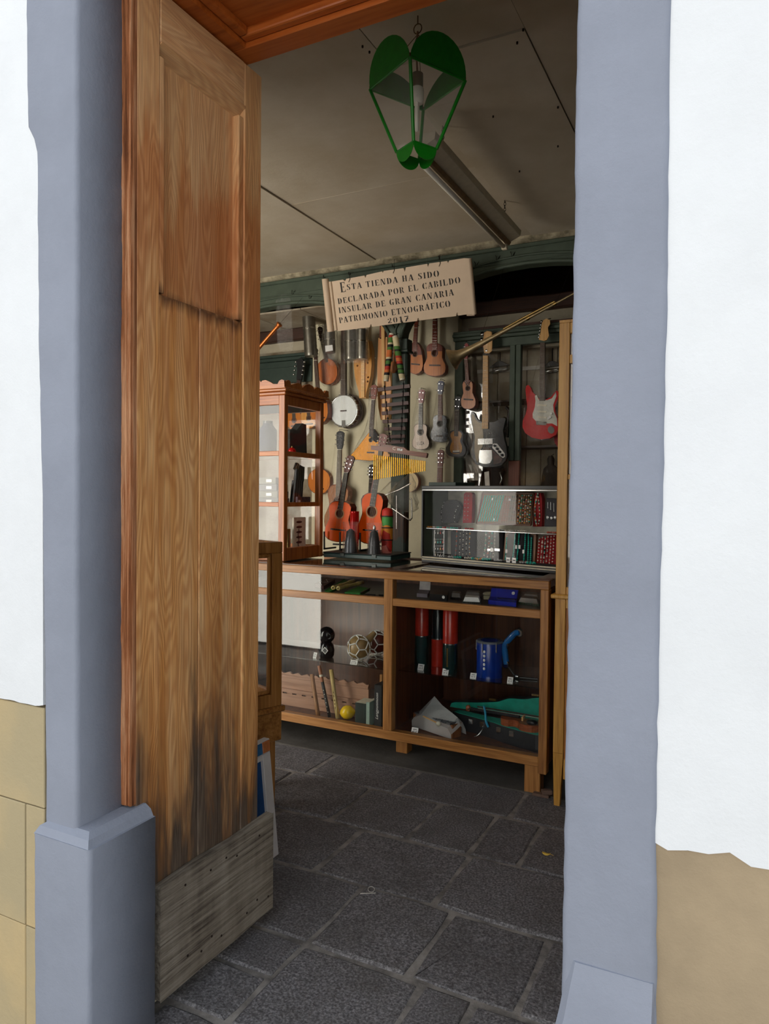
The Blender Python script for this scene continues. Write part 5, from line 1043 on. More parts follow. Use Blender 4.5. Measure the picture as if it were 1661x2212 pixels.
for k in range(16): y = 748+k*7.4; m.tube([at(1166, y, Y=Yb-.0105), at(1177, y, Y=Yb-.0105)], .0012, 4)
m.obj('frets', chrome, rs, 0, 'stuff'); m = M(); strings(m, (1171.5, 740), (1168, 914), 4, 5, 6, Yb-.015); m.obj('strings', MATS['string_wire'], rs, 0, 'stuff')
hs = plate([cq('B', *p) for p in ((1275, 870), (1272, 840), (1292, 800), (1300, 720), (1318, 680), (1350, 665), (1380, 680), (1384, 715), (1362, 750), (1366, 790), (1372, 830), (1350, 872), (1325, 882))], Yb-.004, .016).obj('headstock', maple, rs, .003)
for k in range(6): p = at(*cq('B', 1300-k*5, 695+k*30), Y=Yb); M().ball(p, (.01, .008, .01), 8, 5).obj('tuning_key', chrome, hs)
p = at(1182, 690, Y=Yb); M().tube([p, V((p.x, YG+.002, p.z+.03))], .003, 5).obj('wall_hook', hookm, rs)
bag(rs, Yb+.012, [(1172, 765, 6, .03), (1172, 790, 14, .035), (1172, 820, 23, .04), (1170, 850, 34, .042), (1168, 900, 38, .045), (1167, 935, 37, .045), (1166, 952, 30, .04)], film2, .05)
r = thing('electric_guitar', 'dark red guitar body peeping out behind the yellow cabinet upright', 'electric guitar', at(1206, 975, Y=YG-.04)); plate([(1196, 925), (1215, 905), (1240, 930), (1250, 955), (1235, 972), (1212, 976), (1197, 955)], YG-.03, .028).obj('body', plain('crimson', (140, 22, 26), .25), r, .005); plate([(1218, 780), (1228, 780), (1229, 915), (1219, 915)], YG-.034, .02).obj('neck', maple, r); plate([(1216, 745), (1230, 745), (1229, 782), (1217, 782)], YG-.031, .016).obj('headstock', maple, r); p = at(1223, 747, Y=YG-.025); M().tube([p, V((p.x, YG+.002, p.z+.02))], .003, 5).obj('wall_hook', hookm, r)

# natural trumpet on threads, copper horn, post-horn end
YR = 4.45
A, B = at(984, 772, Y=YR-.05), at(1242, 633, Y=YR+.02); d = (B-A); Lh = d.length
r = thing('long_trumpet', 'long straight brass trumpet slung on threads below the arch', 'trumpet', A)
M().lathe([(.075, -.03), (.07, -.022), (.052, .0), (.036, .03), (.027, .07), (.021, .14), (.015, .28), (.010, .5), (.006, Lh)], A, d, 18, False).obj('bell_tube', plain('old_brass', (190, 168, 128), .42, .85, .15), r)
M().tube([A+d*.42+V((0, -.012, .012)), A+d*.6+V((0, -.012, .014)), A+d*.84+V((0, -.01, .012))], .007, 8).obj('crook', brass, r)
for k in (.42, .62, .84): M().lathe([(.012, -.01), (.013, 0), (.012, .01)], A+d*k, d, 10).obj('ferrule', brass, r)
M().lathe([(.006, 0), (.008, .03), (.013, .05)], B, d, 10).obj('mouthpiece', brass, r)
for k in (.2, .85): p = A+d*k; M().tube([p, V((p.x+.03, YB-.004, 3.02))], .0009, 4).obj('thread', hookm, r)
A, B = at(566, 744, Y=4.4), at(604, 700, Y=4.4); d = B-A
r = thing('copper_horn', 'copper horn end slanting out from behind the door edge', 'horn', A-d*.6)
M().lathe([(.013, -d.length*.8), (.014, 0), (.014, d.length*.8), (.018, d.length*.92), (.024, d.length), (.02, d.length+.004)], A, d, 14).obj('horn_tube', plain('copper', (186, 106, 52), .35, .8, .15), r); M().tube([A+d*.5, V((A.x+d.x*.5, YB-.01, 3.0))], .0009, 4).obj('thread', hookm, r)

# things behind the cupboard glass
Yh = 5.66
for lab, x in (('black folded stirrup clamp on the hook beside the bass', 1080), ('black folded stirrup clamp on the hook beside the red guitar', 1193)):
    r = thing('hanging_clamp', lab, 'clamp', at(x, 800, Y=Yh)); p = at(x, 752, Y=Yh); q = at(x, 785, Y=Yh)
    M().tube([V((p.x, 5.70, p.z)), p, q], .005, 6).obj('hook_rod', black, r); w = 22*(at(x+1, 785, Y=Yh)-at(x, 785, Y=Yh)).length
    m = M(); m.loft([q+V((-w, -.02, -.03)), q+V((w, -.02, -.02)), q+V((w, .02, -.02)), q+V((-w, .02, -.03))], [q+V((-.02, -.02, .015)), q+V((.02, -.02, .015)), q+V((.02, .02, .015)), q+V((-.02, .02, .015))]); m.obj('clamp_body', black, r, .004)
    z = q.z-.06; M().tube([V((q.x+cos(t)*w, Yh+sin(t)*.03, z+.012*cos(t))) for t in [2*pi*k/20 for k in range(20)]], .008, 6, True).obj('ring', chrome, r); M().tube([q+V((-w*.7, 0, -.02)), V((q.x-w*.7, Yh, z))], .004, 5).obj('strut', black, r); M().tube([q+V((w*.7, 0, -.02)), V((q.x+w*.7, Yh, z))], .004, 5).obj('strut', black, r)
r = thing('saxophone', 'silver and black keyed wind instrument behind the cupboard glass', 'wind instrument', at(1097, 945, Y=5.6)); A, B = at(1101, 866, Y=5.6), at(1095, 945, Y=5.6); A.z = min(A.z, 2.13); M().tube([A+V((-.03, 0, .03)), A, B], [.012, .016, .022], 10).obj('tube', black, r)
for k in range(7): p = A+(B-A)*(.3+.1*k); m = M(); m.ball(p+V((-.03-.01*(k % 2), -.02, 0)), (.02, .01, .014), 8, 5); m.tube([p, p+V((-.03, -.02, 0))], .004, 5); m.obj('key', chrome, r)
M().tube([A+V((-.03, 0, .03)), V((A.x-.03, 5.72, A.z+.035))], .002, 5).obj('wall_hook', hookm, r)
r = thing('foil_sheet', 'crumpled silvery white sheet behind the glass beside the bass', 'sheet', at(1017, 1050, Y=5.5)); L = []
for i in range(10):
    y = 885+i*17; row = []
    for j in range(6): p = at(1005+j*6.4+(i*.2), y, Y=5.44); row.append(p+V((0, random.uniform(-.012, .012), 0)))
    L.append(row)
m = M(); m.rings(L, False, False, False); m.rings([[q+V((0, .006, 0)) for q in rr_] for rr_ in L], False, False, False); m.obj('sheet', plain('silvery_sheet', (206, 198, 186), .3, .3, .2, .5, 14), r); 
r = thing('grey_cloth_bag', 'dark grey cloth bag below the bass behind the glass', 'bag', at(1065, 1060, Y=5.52)); L = []
for i, (y, w) in enumerate(((1008, 24), (1020, 26), (1034, 20), (1050, 22), (1066, 24))): o = at(1066, y, Y=5.54); L.append([o+V((cos(2*pi*j/12)*w*.0036*random.uniform(.9, 1.1), sin(2*pi*j/12)*.05, 0)) for j in range(12)])
m = M(); m.rings(L); m.obj('bag', plain('charcoal_cloth2', (58, 56, 54), .9), r); M().tube([at(1080, 1020, Y=5.47), at(1084, 1034, Y=5.46), at(1080, 1046, Y=5.47)], .006, 6).obj('silver_handle', chrome, r); plate([(1046, 1020), (1056, 1018), (1058, 1052), (1048, 1054)], 5.47, .006).obj('silver_panel', MATS['silvery_sheet'], r)
r = thing('reflection_silhouette', 'dark silhouette added for a reflection in the cupboard pane under the red guitar', 'silhouette', at(1185, 1060, Y=5.6)); L = []  # dark shape added to stand in for a reflection in the pane
for y, w in ((985, 4), (992, 8), (1004, 7), (1012, 16), (1030, 20), (1065, 24)): o = at(1190, y, Y=5.62); L.append([o+V((cos(2*pi*j/12)*w*.0036, sin(2*pi*j/12)*.04, 0)) for j in range(12)])
m = M(); m.rings(L); m.obj('silhouette', plain('silhouette_grey', (62, 58, 52), .9), r); p = at(1190, 985, Y=5.62); M().tube([p, V((p.x, 5.721, p.z+.02))], .003, 5).obj('silhouette_wire', hookm, r)

# ================================================================ wares in the counter, showcase and vitrine
def tagcard(label, px_, py_, Y, txt, w=12, h=12, base=None):
    """white price card standing on a shelf; lower edge at the pixel"""
    o = at(px_, py_, Y=Y); 
    if base is not None: o.z = base
    k = (at(px_+1, py_, Y=Y)-at(px_, py_, Y=Y)).length; w2 = w*k/2; hh = h*k*.92
    r = thing('price_card', label, 'price tag', o, 'white price cards')
    m = M(); m.add([o+V((-w2, 0, 0)), o+V((w2, 0, 0)), o+V((w2, .012, hh)), o+V((-w2, .012, hh)), o+V((-w2, .0012, 0)), o+V((w2, .0012, 0)), o+V((w2, .0132, hh)), o+V((-w2, .0132, hh))], [(0, 1, 2, 3), (7, 6, 5, 4), (0, 4, 5, 1), (1, 5, 6, 2), (2, 6, 7, 3), (3, 7, 4, 0)]); m.obj('card', white_p, r)
    m = M(); upv = V((0, .012, hh)).normalized(); text_on(m, txt, o+V((-w2*.75, -.0009, 0))+upv*hh*.18, (1, 0, 0), upv, w2*1.5, hh*.38); m.obj('price', ink, r, 0, 'stuff'); m = M(); m.add([o+V((-w2*.6, -.001, 0))+upv*hh*.72, o+V((w2*.6, -.001, 0))+upv*hh*.72, o+V((w2*.6, -.001, 0))+upv*hh*.82, o+V((-w2*.6, -.001, 0))+upv*hh*.82], [(0, 1, 2, 3)]); m.obj('print_line', ink, r)
    return r
# --- lower right: shakers, drum
U = .885                                                        # upper tier
for lab, x0, x1, yb, ysplit, ctop, cbot, Y in (('two-tone shaker tube, red over dark green, behind its own price card', 300, 400, 905, 667, cR, (16, 48, 50), CY+.27), ('two-tone shaker tube, black over red, middle of the three', 437, 530, 912, 680, (16, 32, 40), cR, CY+.27), ('two-tone shaker tube, red over dark green with a gold strip', 533, 640, 972, 722, cR, (14, 44, 44), CY+.15)):
    xc = (x0+x1)/2; p = at(*cq('I', xc, yb), Y=Y); pm = at(*cq('I', xc, ysplit), Y=Y); rr = (x1-x0)/2/3.863*(at(831, 1400, Y=Y)-at(830, 1400, Y=Y)).length; dz_ = SZ-p.z; p.z = SZ
    zt = .856; r = thing('shaker_tube', lab, 'shaker', p, 'two-tone shaker tubes on the glass shelf')
    M().lathe([(rr*.97, 0), (rr, .003), (rr, pm.z+dz_-SZ-.004)], p, (0, 0, 1), 20).obj('lower_tube', plain('tube_%d%d%d' % cbot, cbot, .25), r); M().lathe([(rr*1.02, 0), (rr*1.02, .006)], V((p.x, p.y, pm.z+dz_-.004)), (0, 0, 1), 20).obj('steel_ring', chrome, r)
    M().lathe([(rr, 0), (rr, zt-pm.z-dz_-.006), (rr*.95, zt-pm.z-dz_-.003)], V((p.x, p.y, pm.z+dz_+.002)), (0, 0, 1), 20).obj('upper_tube', plain('tube_%d%d%d' % ctop, ctop, .25), r)
    if yb > 960: M().box(p.x-.004, p.x+.004, p.y-rr-.001, p.y-rr+.002, SZ+.04, SZ+.14).obj('gold_strip', brass, r)
Y = CY+.2; p = at(*cq('I', 915, 998), Y=Y); rr = 110/3.863*(at(1051, 1400, Y=Y)-at(1050, 1400, Y=Y)).length*.93; tpz = at(*cq('I', 915, 705), Y=Y).z-p.z; p.z = SZ
r = thing('tin_drum', 'blue tin drum with metal lid standing on the glass shelf', 'drum', p); blue = plain('cobalt_tin', (16, 52, 140), .25, 0, .1)
M().lathe([(rr*.98, 0), (rr, .004), (rr, tpz), (rr*.98, tpz+.002)], p, (0, 0, 1), 28).obj('shell', blue, r); M().lathe([(rr*1.02, tpz-.008), (rr*1.03, tpz), (rr*.97, tpz+.004), (rr*.2, tpz-.002)], p, (0, 0, 1), 28).obj('skin', plain('drum_skin', (92, 96, 104), .45), r); M().lathe([(rr*1.02, 0), (rr*1.02, .008)], p, (0, 0, 1), 28).obj('bottom_hoop', blue, r)
for k in range(6): t = 2*pi*k/6+.3; q = p+V((cos(t)*rr*1.03, sin(t)*rr*1.03, tpz-.05)); M().tube([q, q+V((0, 0, .05))], .003, 6).obj('tension_rod', chrome, r)
for k in range(5): q = p+V((-.006, -rr*1.003, .05+k*.022)); M().ball(q, (.007, .001, .008), 6, 4).obj('printed_mark', white_p, r)
r = thing('blue_handle_shaker', 'curved translucent blue shaker handle with steel ends beside the tin drum', 'shaker', at(*cq('I', 1060, 930), Y=Y)); bg_ = plain('translucent_blue', (24, 96, 160), .12)
pts = smooth_loop([at(*cq('I', x, y), Y=Y+.01) for x, y in ((1058, 905), (1050, 840), (1045, 750), (1090, 690), (1130, 650), (1165, 640))], 4, False); M().tube(pts, .016, 10).obj('handle', bg_, r)
for x, y in ((1052, 905), (1165, 642), (1048, 745)): m = M(); m.lathe([(.02, -.008), (.024, -.004), (.024, .004), (.02, .008)], at(*cq('I', x, y), Y=Y+.01), (.3, 1, .2), 16); m.obj('end_disc', chrome, r)
q = at(*cq('I', 1058, 905), Y=Y+.01); M().tube([q, V((q.x+.05, q.y, SZ+.006)), V((q.x+.16, q.y+.02, SZ+.006))], .006, 6).obj('strap', black, r); M().ball(V((q.x+.06, q.y, SZ+.012)), (.014, .012, .01), 8, 5).obj('screw', chrome, r)
tagcard('price card in front of the red over green shaker tube', *cq('I', 341, 922), CY+.13, '24 €', 13, 12, SZ); tagcard('price card at the foot of the gold-striped shaker tube', *cq('I', 545, 985), CY+.1, '24 €', 13, 12, SZ)
tagcard('price card at the foot of the blue tin drum', *cq('I', 778, 1006), CY+.1, '34 €', 13, 11, SZ); tagcard('price card below the blue shaker handle', *cq('I', 1085, 1064), CY+.1, '42 €', 12, 13, SZ)
# --- floor of the right compartment: wrapped xylophone, violin in its case
BZ = .172
def kb_(x, y, z=BZ): return at(*cq('K', x, y), Z=z)
r = thing('wrapped_xylophone', 'wedge-shaped wooden xylophone wrapped in grey film with a mallet on top', 'xylophone', kb_(470, 560)); a, b = kb_(280, 470), kb_(545, 605); sh_ = V((0, max(0, CY+.085-b.y), 0)); a += sh_; b += sh_; a.y = min(a.y, b.y+.09); Yk = (a.y+b.y)/2
ax = (b-a).normalized(); pr_ = V((-ax.y, ax.x, 0)); L0 = (b-a).length; hw0, hw1 = .16, .07; z1 = .115
m = M(); base = [a-ax*.03, b, b+pr_*.075, a-ax*.03+pr_*.13]; m.loft([p+V((0, 0, .0)) for p in base], [p+V((0, 0, z1*.62)) for p in base]); m.obj('wooden_frame', wood('xylo_frame', [(112, 64, 32), (142, 86, 46)], 'X', .5), r, .004)
for k in range(8):
    t = k/7; p = a+ax*(L0*(.02+.9*t)); w = .125-.055*t; m = M(); q0 = p-pr_*.01+V((0, 0, z1*.62)); q1 = p+pr_*w+V((0, 0, z1*.62)); m.add([q0-ax*.014, q0+ax*.014, q1+ax*.014, q1-ax*.014]+[x+V((0, 0, .01)) for x in (q0-ax*.014, q0+ax*.014, q1+ax*.014, q1-ax*.014)], [(3, 2, 1, 0), (4, 5, 6, 7), (0, 1, 5, 4), (1, 2, 6, 5), (2, 3, 7, 6), (3, 0, 4, 7)]); m.obj('bar', plain('grey_metal_bar', (120, 124, 130), .35, .7), r, .001)
m = M(); L = []
for s_, zz in ((-.06, .5), (.0, .78), (.2, 1.15), (.45, 1.0), (.7, .86), (.95, .78), (1.04, .4)):
    p = a+ax*(L0*s_); w = .135-.06*max(0, min(1, s_)); L.append([p+pr_*(-.02)+V((0, 0, .004)), p+pr_*(-.022)+V((0, 0, z1*.62*zz)), p+pr_*w*.35+V((0, 0, z1*zz*random.uniform(.85, 1.05))), p+pr_*w*.7+V((0, 0, z1*1.15*zz*random.uniform(.9, 1.15))), p+pr_*(w+.02)+V((0, 0, z1*.7*zz)), p+pr_*(w+.025)+V((0, 0, .004))])
m.rings(L, False, False, False); m.obj('grey_film', glassy('grey_wrap', refl=2.0, rough=.25, wave=30, haze=.42), r)
q0, q1 = at(*cq('K', 330, 440), Y=Yk-.06), at(*cq('K', 462, 446), Y=Yk-.05); q0.z = max(q0.z, BZ+.1); M().tube([q0, q1], .004, 6).obj('mallet_stick', maple, r); M().ball(q1, .014, 10, 6).obj('mallet_head', ivory, r)
tagcard('price card in front of the wrapped xylophone', *cq('K', 256, 540), CY+.06, '45 €', 14, 12, BZ)
vc = thing('violin_case', 'open black violin case with turquoise lining', 'violin case', kb_(960, 640)); turq = plain('turquoise_plush', (12, 150, 128), .85); caseb = plain('black_case', (30, 32, 36), .4)
Yl = CY+.335
lid = [at(*cq('K', x, y), Y=Yl) for x, y in ((560, 330), (566, 290), (600, 266), (800, 268), (960, 262), (1020, 245), (1080, 232), (1190, 240), (1300, 228), (1420, 225), (1480, 260), (1500, 330), (1480, 430), (1300, 440), (1100, 415), (900, 410), (700, 400), (600, 395), (570, 370))]
lid = smooth_loop([(p.x, p.z) for p in lid], 3); lid = [(p[0], max(p[1], BZ+.088)) for p in lid]; xs_ = max(p[0] for p in lid); lid = [(min(p[0], CX1-.03), p[1]) for p in lid]
M().prism(lid, Yl+.006, Yl+.06).obj('lid_shell', caseb, vc, .004); M().prism(lid, Yl, Yl+.008).obj('lid_lining', turq, vc)
tub = [kb_(560, 470), kb_(640, 430)]
t0, t1 = at(*cq('K', 570, 470), Y=CY+.36), at(*cq('K', 1320, 640), Y=CY+.14)
p0, p1 = V((at(*cq('K', 600, 480), Y=CY+.30).x, CY+.30)), V((CX1-.035, CY+.175)); dv = (p1-p0).normalized(); nv = V((-dv.y, dv.x)); Lc = (p1-p0).length
prof_ = [(0, .03), (.08, .042), (.3, .048), (.5, .06), (.62, .08), (.8, .09), (.95, .095), (1.0, .085)]
lo = [p0+dv*(Lc*t)-nv*w*.9 for t, w in prof_]+[p0+dv*(Lc*t)+nv*w*.5 for t, w in prof_[::-1]]
lo = [V((min(p.x, CX1-.026), min(p.y, Yl-.002))) for p in lo]
M().prism([(p.x, p.y) for p in lo], BZ, BZ+.085, 'Z').obj('case_bottom', caseb, vc, .006)
cen = sum(lo, V((0, 0)))/len(lo); M().prism([tuple(p+(cen-p)*.06) for p in lo], BZ+.08, BZ+.0875, 'Z').obj('case_lining', turq, vc)
for x, y in ((670, 490), (963, 558), (785, 515), (1098, 610)):
    q = at(*cq('K', x, y), Y=CY+.15); t = min(max((V((q.x, q.y))-p0).dot(dv)/Lc, .05), .95); w = lerp_tab(prof_)(t); e = p0+dv*(Lc*t)-nv*(w*.9+.001); M().box(e.x-.014, e.x+.014, e.y-.006, e.y+.004, BZ+.045, BZ+.075).obj('clasp', chrome, vc, .003)
e = p0+dv*(Lc*.42)-nv*.052; M().tube(smooth_loop([V((e.x-.02, e.y-.004, BZ+.055)), V((e.x-.012, e.y-.03, BZ+.05)), V((e.x-.03, e.y-.05, BZ+.02)), V((e.x-.05, e.y-.045, BZ+.008))], 4, False), .004, 6).obj('handle', chrome, vc)
for x, y in ((925, 242), (1290, 203)): q = at(*cq('K', x, y), Y=Yl+.02); M().box(q.x-.02, q.x+.02, q.y-.004, q.y+.004, q.z-.006, q.z+.006).obj('lid_catch', brass, vc, .002)
vi = thing('violin', 'brown violin with blue ribbon lying in the open case', 'violin', V((p0.x+.3, CY+.3, BZ+.0875))); vb = wood('violin_varnish', [(120, 56, 26), (156, 82, 44)], 'X', .25)
def on(t, s): q = p0+dv*(Lc*t)+nv*s; return (q.x, q.y)
zz = BZ+.0875
vo = smooth_loop([on(.55, -.01), on(.57, -.055), on(.64, -.068), on(.69, -.045), on(.74, -.05), on(.80, -.078), on(.90, -.07), on(.955, -.02), on(.90, .03), on(.80, .035), on(.74, .015), on(.69, .012), on(.64, .028), on(.57, .022)], 3); M().prism([(p[0], p[1]) for p in vo], zz, zz+.035, 'Z').obj('body', vb, vi, .005)
M().tube([V((*on(.2, -.012), zz+.03)), V((*on(.72, -.012), zz+.046))], .009, 6).obj('fingerboard', blackm, vi); M().ball(V((*on(.17, -.012), zz+.03)), (.016, .014, .018), 8, 6).obj('scroll', vb, vi)
for k in range(4): M().tube([V((*on(.19+.02*k, -.035), zz+.03)), V((*on(.19+.02*k, .012), zz+.03))], .0035, 5).obj('tuning_peg', rosew, vi)
q = on(.76, -.012); M().box(q[0]-.004, q[0]+.004, q[1]-.02, q[1]+.02, zz+.034, zz+.056).obj('bridge', maple, vi); M().ball(V((*on(.88, -.045), zz+.045)), (.03, .022, .014), 10, 6).obj('chin_rest', black, vi)
M().tube(smooth_loop([V((*on(.36, -.02), zz+.05)), V((*on(.38, -.045), zz+.07)), V((*on(.40, -.05), zz+.04)), V((*on(.42, -.06), zz+.0)), V((*on(.44, -.056), zz-.03))], 3, False), .006, 6).obj('ribbon', plain('sky_ribbon', (30, 150, 190), .6), vi)
bw = thing('violin_bow', 'dark violin bow lying along the open case', 'bow', V((*on(.3, .012), zz+.0))); M().tube([V((*on(.24, .018), zz+.04)), V((*on(.95, .04), zz+.055))], .004, 6).obj('stick', rosew, bw); M().tube([V((*on(.25, .014), zz+.032)), V((*on(.93, .036), zz+.048))], .0014, 5).obj('hair', ivory, bw); q = on(.31, .024); M().box(q[0]-.012, q[0]+.012, q[1]-.005, q[1]+.005, zz+.001, zz+.04).obj('frog', black, bw)

# --- upper tier, left: recorders on green sleeves
def hp(x, y, z=U): return at(*cq('H', x, y), Z=z)
grn = plain('green_felt', (26, 124, 40), .7)
def flat(name, label, cat, pts, th, mat, grp=None, conv=hp, z=U):
    b_ = [conv(x, y, z) for x, y in pts]; b_ = [V((p.x, min(max(p.y, CY+.045), CB-.03), z)) for p in b_]; c = sum(b_, V())/len(b_); r = thing(name, label, cat, c, grp); m = M(); m.loft(b_, [p+V((0, 0, th)) for p in b_]); m.obj(name+'_body', mat, r, .003); return r, b_
r, b_ = flat('recorder_sleeve', 'green recorder sleeve under the two cream recorders', 'sleeve', [(812, 545), (875, 545), (1100, 432), (1040, 405)], .012, grn); M().tube([b_[0]+V((0, 0, .013)), b_[3]+V((0, 0, .013))], .003, 5).obj('seam', grn, r)
r, b_ = flat('recorder_sleeve', 'green recorder sleeve with black flap right of the cream recorders', 'sleeve', [(1040, 562), (1225, 572), (1335, 515), (1200, 490)], .014, grn); M().tube([b_[1]+V((0, 0, .015)), b_[2]+V((0, 0, .015))], .004, 5).obj('flap_edge', black, r)
crm = plain('cream_recorder', (196, 176, 112), .35)
for lab, a_, b2 in (('cream recorder lying nearest the boarded-off end', (905, 535), (1145, 452)), ('cream recorder lying beside the green flap sleeve', (965, 542), (1250, 470))):
    A, B = hp(*a_), hp(*b2); A.y = max(A.y, CY+.05); A.z = U+.027; B.z = U+.027; d = B-A; L = min(d.length, .36); r = thing('recorder', lab, 'recorder', A-V((0, 0, .014)), 'cream recorders')
    M().lathe([(.006, 0), (.012, 0), (.0135, .012), (.011, .02), (.010, L*.3), (.0125, L*.32), (.0125, L*.36), (.010, L*.38), (.0095, L*.75), (.013, L*.78), (.012, L)], A, d, 14).obj('barrel', crm, r)
    cut(r.children[0], [(A, d, .0055, .05)]+[(A+d.normalized()*L*(.42+.05*k)+V((0, 0, .012)), (0, 0, -1), .0026, .009) for k in range(6)])
r, b_ = flat('flat_case', 'flat black case with silver clasp beside the centre mullion', 'case', [(1275, 582), (1490, 592), (1492, 555), (1350, 540)], .016, black); q = (b_[0]+b_[1])/2; M().box(q.x+.01, q.x+.03, q.y-.003, q.y+.004, U+.002, U+.016).obj('clasp', chrome, r, .002)
r, b_ = flat('printed_box', 'dark flat box with pale zigzag print behind the recorders', 'box', [(700, 470), (800, 500), (930, 420), (840, 395)], .02, plain('maroon_box', (70, 32, 30), .6)); m = M(); q0 = (b_[0]+b_[1])/2+V((0, 0, .0212)); q1 = (b_[2]+b_[3])/2+V((0, 0, .0212)); s_ = (b_[1]-b_[0])*.3
for k in range(4): a, b = q0+(q1-q0)*(k*.25)+s_*(-1)**k, q0+(q1-q0)*(k*.25+.25)-s_*(-1)**k; w = (q1-q0).normalized()*.008; m.add([a-w, a+w, b+w, b-w], [(0, 1, 2, 3)])
m.obj('zigzag_print', white_p, r, 0, 'stuff')
# --- upper tier, right: harmonicas and small cases
def ip(x, y, z=U): return at(*cq('I', x, y), Z=z)
r, b_ = flat('open_box', 'small grey open box with raised lid', 'box', [(310, 345), (400, 352), (420, 318), (330, 312)], .02, plain('mauve_grey_box', (120, 112, 122), .6), None, ip); m = M(); a, b = b_[3], b_[2]; m.loft([a+V((0, 0, .02)), b+V((0, 0, .02)), b+V((0, .006, .02)), a+V((0, .006, .02))], [a+V((-.004, .02, .085)), b+V((-.004, .02, .085)), b+V((-.004, .026, .085)), a+V((-.004, .026, .085))]); m.obj('lid', plain('pale_grey_lid', (176, 172, 172), .6), r, .001)
r, b_ = flat('small_case', 'small black case with a round white badge', 'case', [(415, 372), (565, 385), (575, 340), (430, 330)], .034, black, None, ip); q = (b_[0]+b_[1])/2+V((.03, -.001, .022)); M().lathe([(.008, 0), (.008, .0015)], q, (0, -1, 0), 12).obj('badge', white_p, r)
def harmonica(label, pts, cover, bodyc, th=.024):
    r, b_ = flat('harmonica', label, 'harmonica', pts, th*.5, bodyc, 'harmonicas on the upper tier', ip); c = sum(b_, V())/4; t_ = [p+(c-p)*.08+V((0, 0, th*.5)) for p in b_]; m = M(); m.loft(t_, [p+(c-p)*.18+V((0, 0, th)) for p in t_]); m.obj('cover_plate', cover, r, .003)
    a, b = b_[0], b_[1]; 
    for k in range(8): q = a+(b-a)*(.1+.8*k/7); M().box(q.x-.003, q.x+.003, q.y-.0015, q.y+.002, U+.003, U+.009).obj('reed_hole_shade', ink, r)  # black blocks that paint the shade inside the reed openings
    return r
silv = plain('silver_cover', (186, 186, 186), .25, .9)
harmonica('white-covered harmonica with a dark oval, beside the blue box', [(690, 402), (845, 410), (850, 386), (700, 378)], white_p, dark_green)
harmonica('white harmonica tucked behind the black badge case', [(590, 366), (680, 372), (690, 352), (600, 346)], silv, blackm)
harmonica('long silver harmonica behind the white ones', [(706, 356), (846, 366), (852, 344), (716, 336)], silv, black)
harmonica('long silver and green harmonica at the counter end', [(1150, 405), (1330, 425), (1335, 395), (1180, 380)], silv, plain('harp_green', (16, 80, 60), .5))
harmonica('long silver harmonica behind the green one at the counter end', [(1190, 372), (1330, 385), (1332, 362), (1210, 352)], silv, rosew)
r, b_ = flat('cream_pouch', 'cream cloth pouch beside the blue harmonica box', 'pouch', [(866, 366), (950, 370), (956, 346), (872, 342)], .02, plain('cream_cloth', (170, 164, 140), .9), None, ip); c = sum(b_, V())/4; M().ball(c+V((0, 0, .024)), (.035, .03, .012), 12, 6).obj('fold', MATS['cream_cloth'], r)
r, b_ = flat('harmonica_box', 'open blue plastic harmonica box with a round badge', 'box', [(905, 405), (1140, 430), (1145, 395), (920, 375)], .022, plain('blue_plastic', (20, 40, 170), .35), None, ip); a, b = b_[3], b_[2]; m = M(); m.loft([a+V((0, 0, .022)), b+V((0, 0, .022)), b+V((0, .008, .022)), a+V((0, .008, .022))], [a+V((.0, .02, .065)), b+V((0, .02, .065)), b+V((0, .028, .065)), a+V((0, .028, .065))]); m.obj('lid', MATS['blue_plastic'], r, .003); M().lathe([(.009, 0), (.009, .002)], a+(b-a)*.85+V((0, .008, .048)), (0, -1, .4), 12).obj('badge', white_p, r); M().box(b_[0].x+.03, b_[1].x-.03, (b_[0].y+b_[3].y)/2-.008, (b_[0].y+b_[3].y)/2+.012, U+.022, U+.026).obj('tray', plain('deep_blue_tray', (12, 24, 100), .6), r)

# --- left compartment
YS = CY+.17
o = at(*cq('J', 830, 425), Y=YS); o.z = SZL; r = thing('ocarina_head', 'black glazed ocarina shaped like a round head, on the glass shelf', 'ocarina', o); gb = plain('black_glaze', (20, 20, 24), .12); kk = (at(701, 1400, Y=YS)-at(700, 1400, Y=YS)).length/5.358
M().lathe([(60*kk, 0), (74*kk, 20*kk), (80*kk, 80*kk), (66*kk, 130*kk), (50*kk, 150*kk)], o, (0, 0, 1), 18).obj('body', gb, r); hz = o+V((0, 0, 220*kk)); M().ball(hz, (84*kk, 80*kk, 82*kk), 18, 10).obj('head', gb, r)
for dx in (.4, 1.0): M().tube([hz+V((dx*52*kk+cos(t)*26*kk, -66*kk+dx*18*kk, sin(t)*26*kk)) for t in [2*pi*k/14 for k in range(14)]], 7*kk, 6, True).obj('ear_ring', gb, r)
M().box(o.x+10*kk, o.x+60*kk, o.y-86*kk, o.y-82*kk, o.z+60*kk, o.z+110*kk, Matrix.Rotation(.7, 3, 'Y')).obj('label', white_p, r); M().box(o.x+16*kk, o.x+54*kk, o.y-87.5*kk, o.y-85*kk, o.z+66*kk, o.z+104*kk, Matrix.Rotation(.7, 3, 'Y')).obj('label_print', black, r)
tagcard('price card beside the black ocarina', *cq('J', 692, 380), CY+.12, '18 €', 7, 10, SZL); tagcard('price card leaning on the pale netted gourd', *cq('J', 1142, 455), CY+.09, '21 €', 15, 8, SZL)
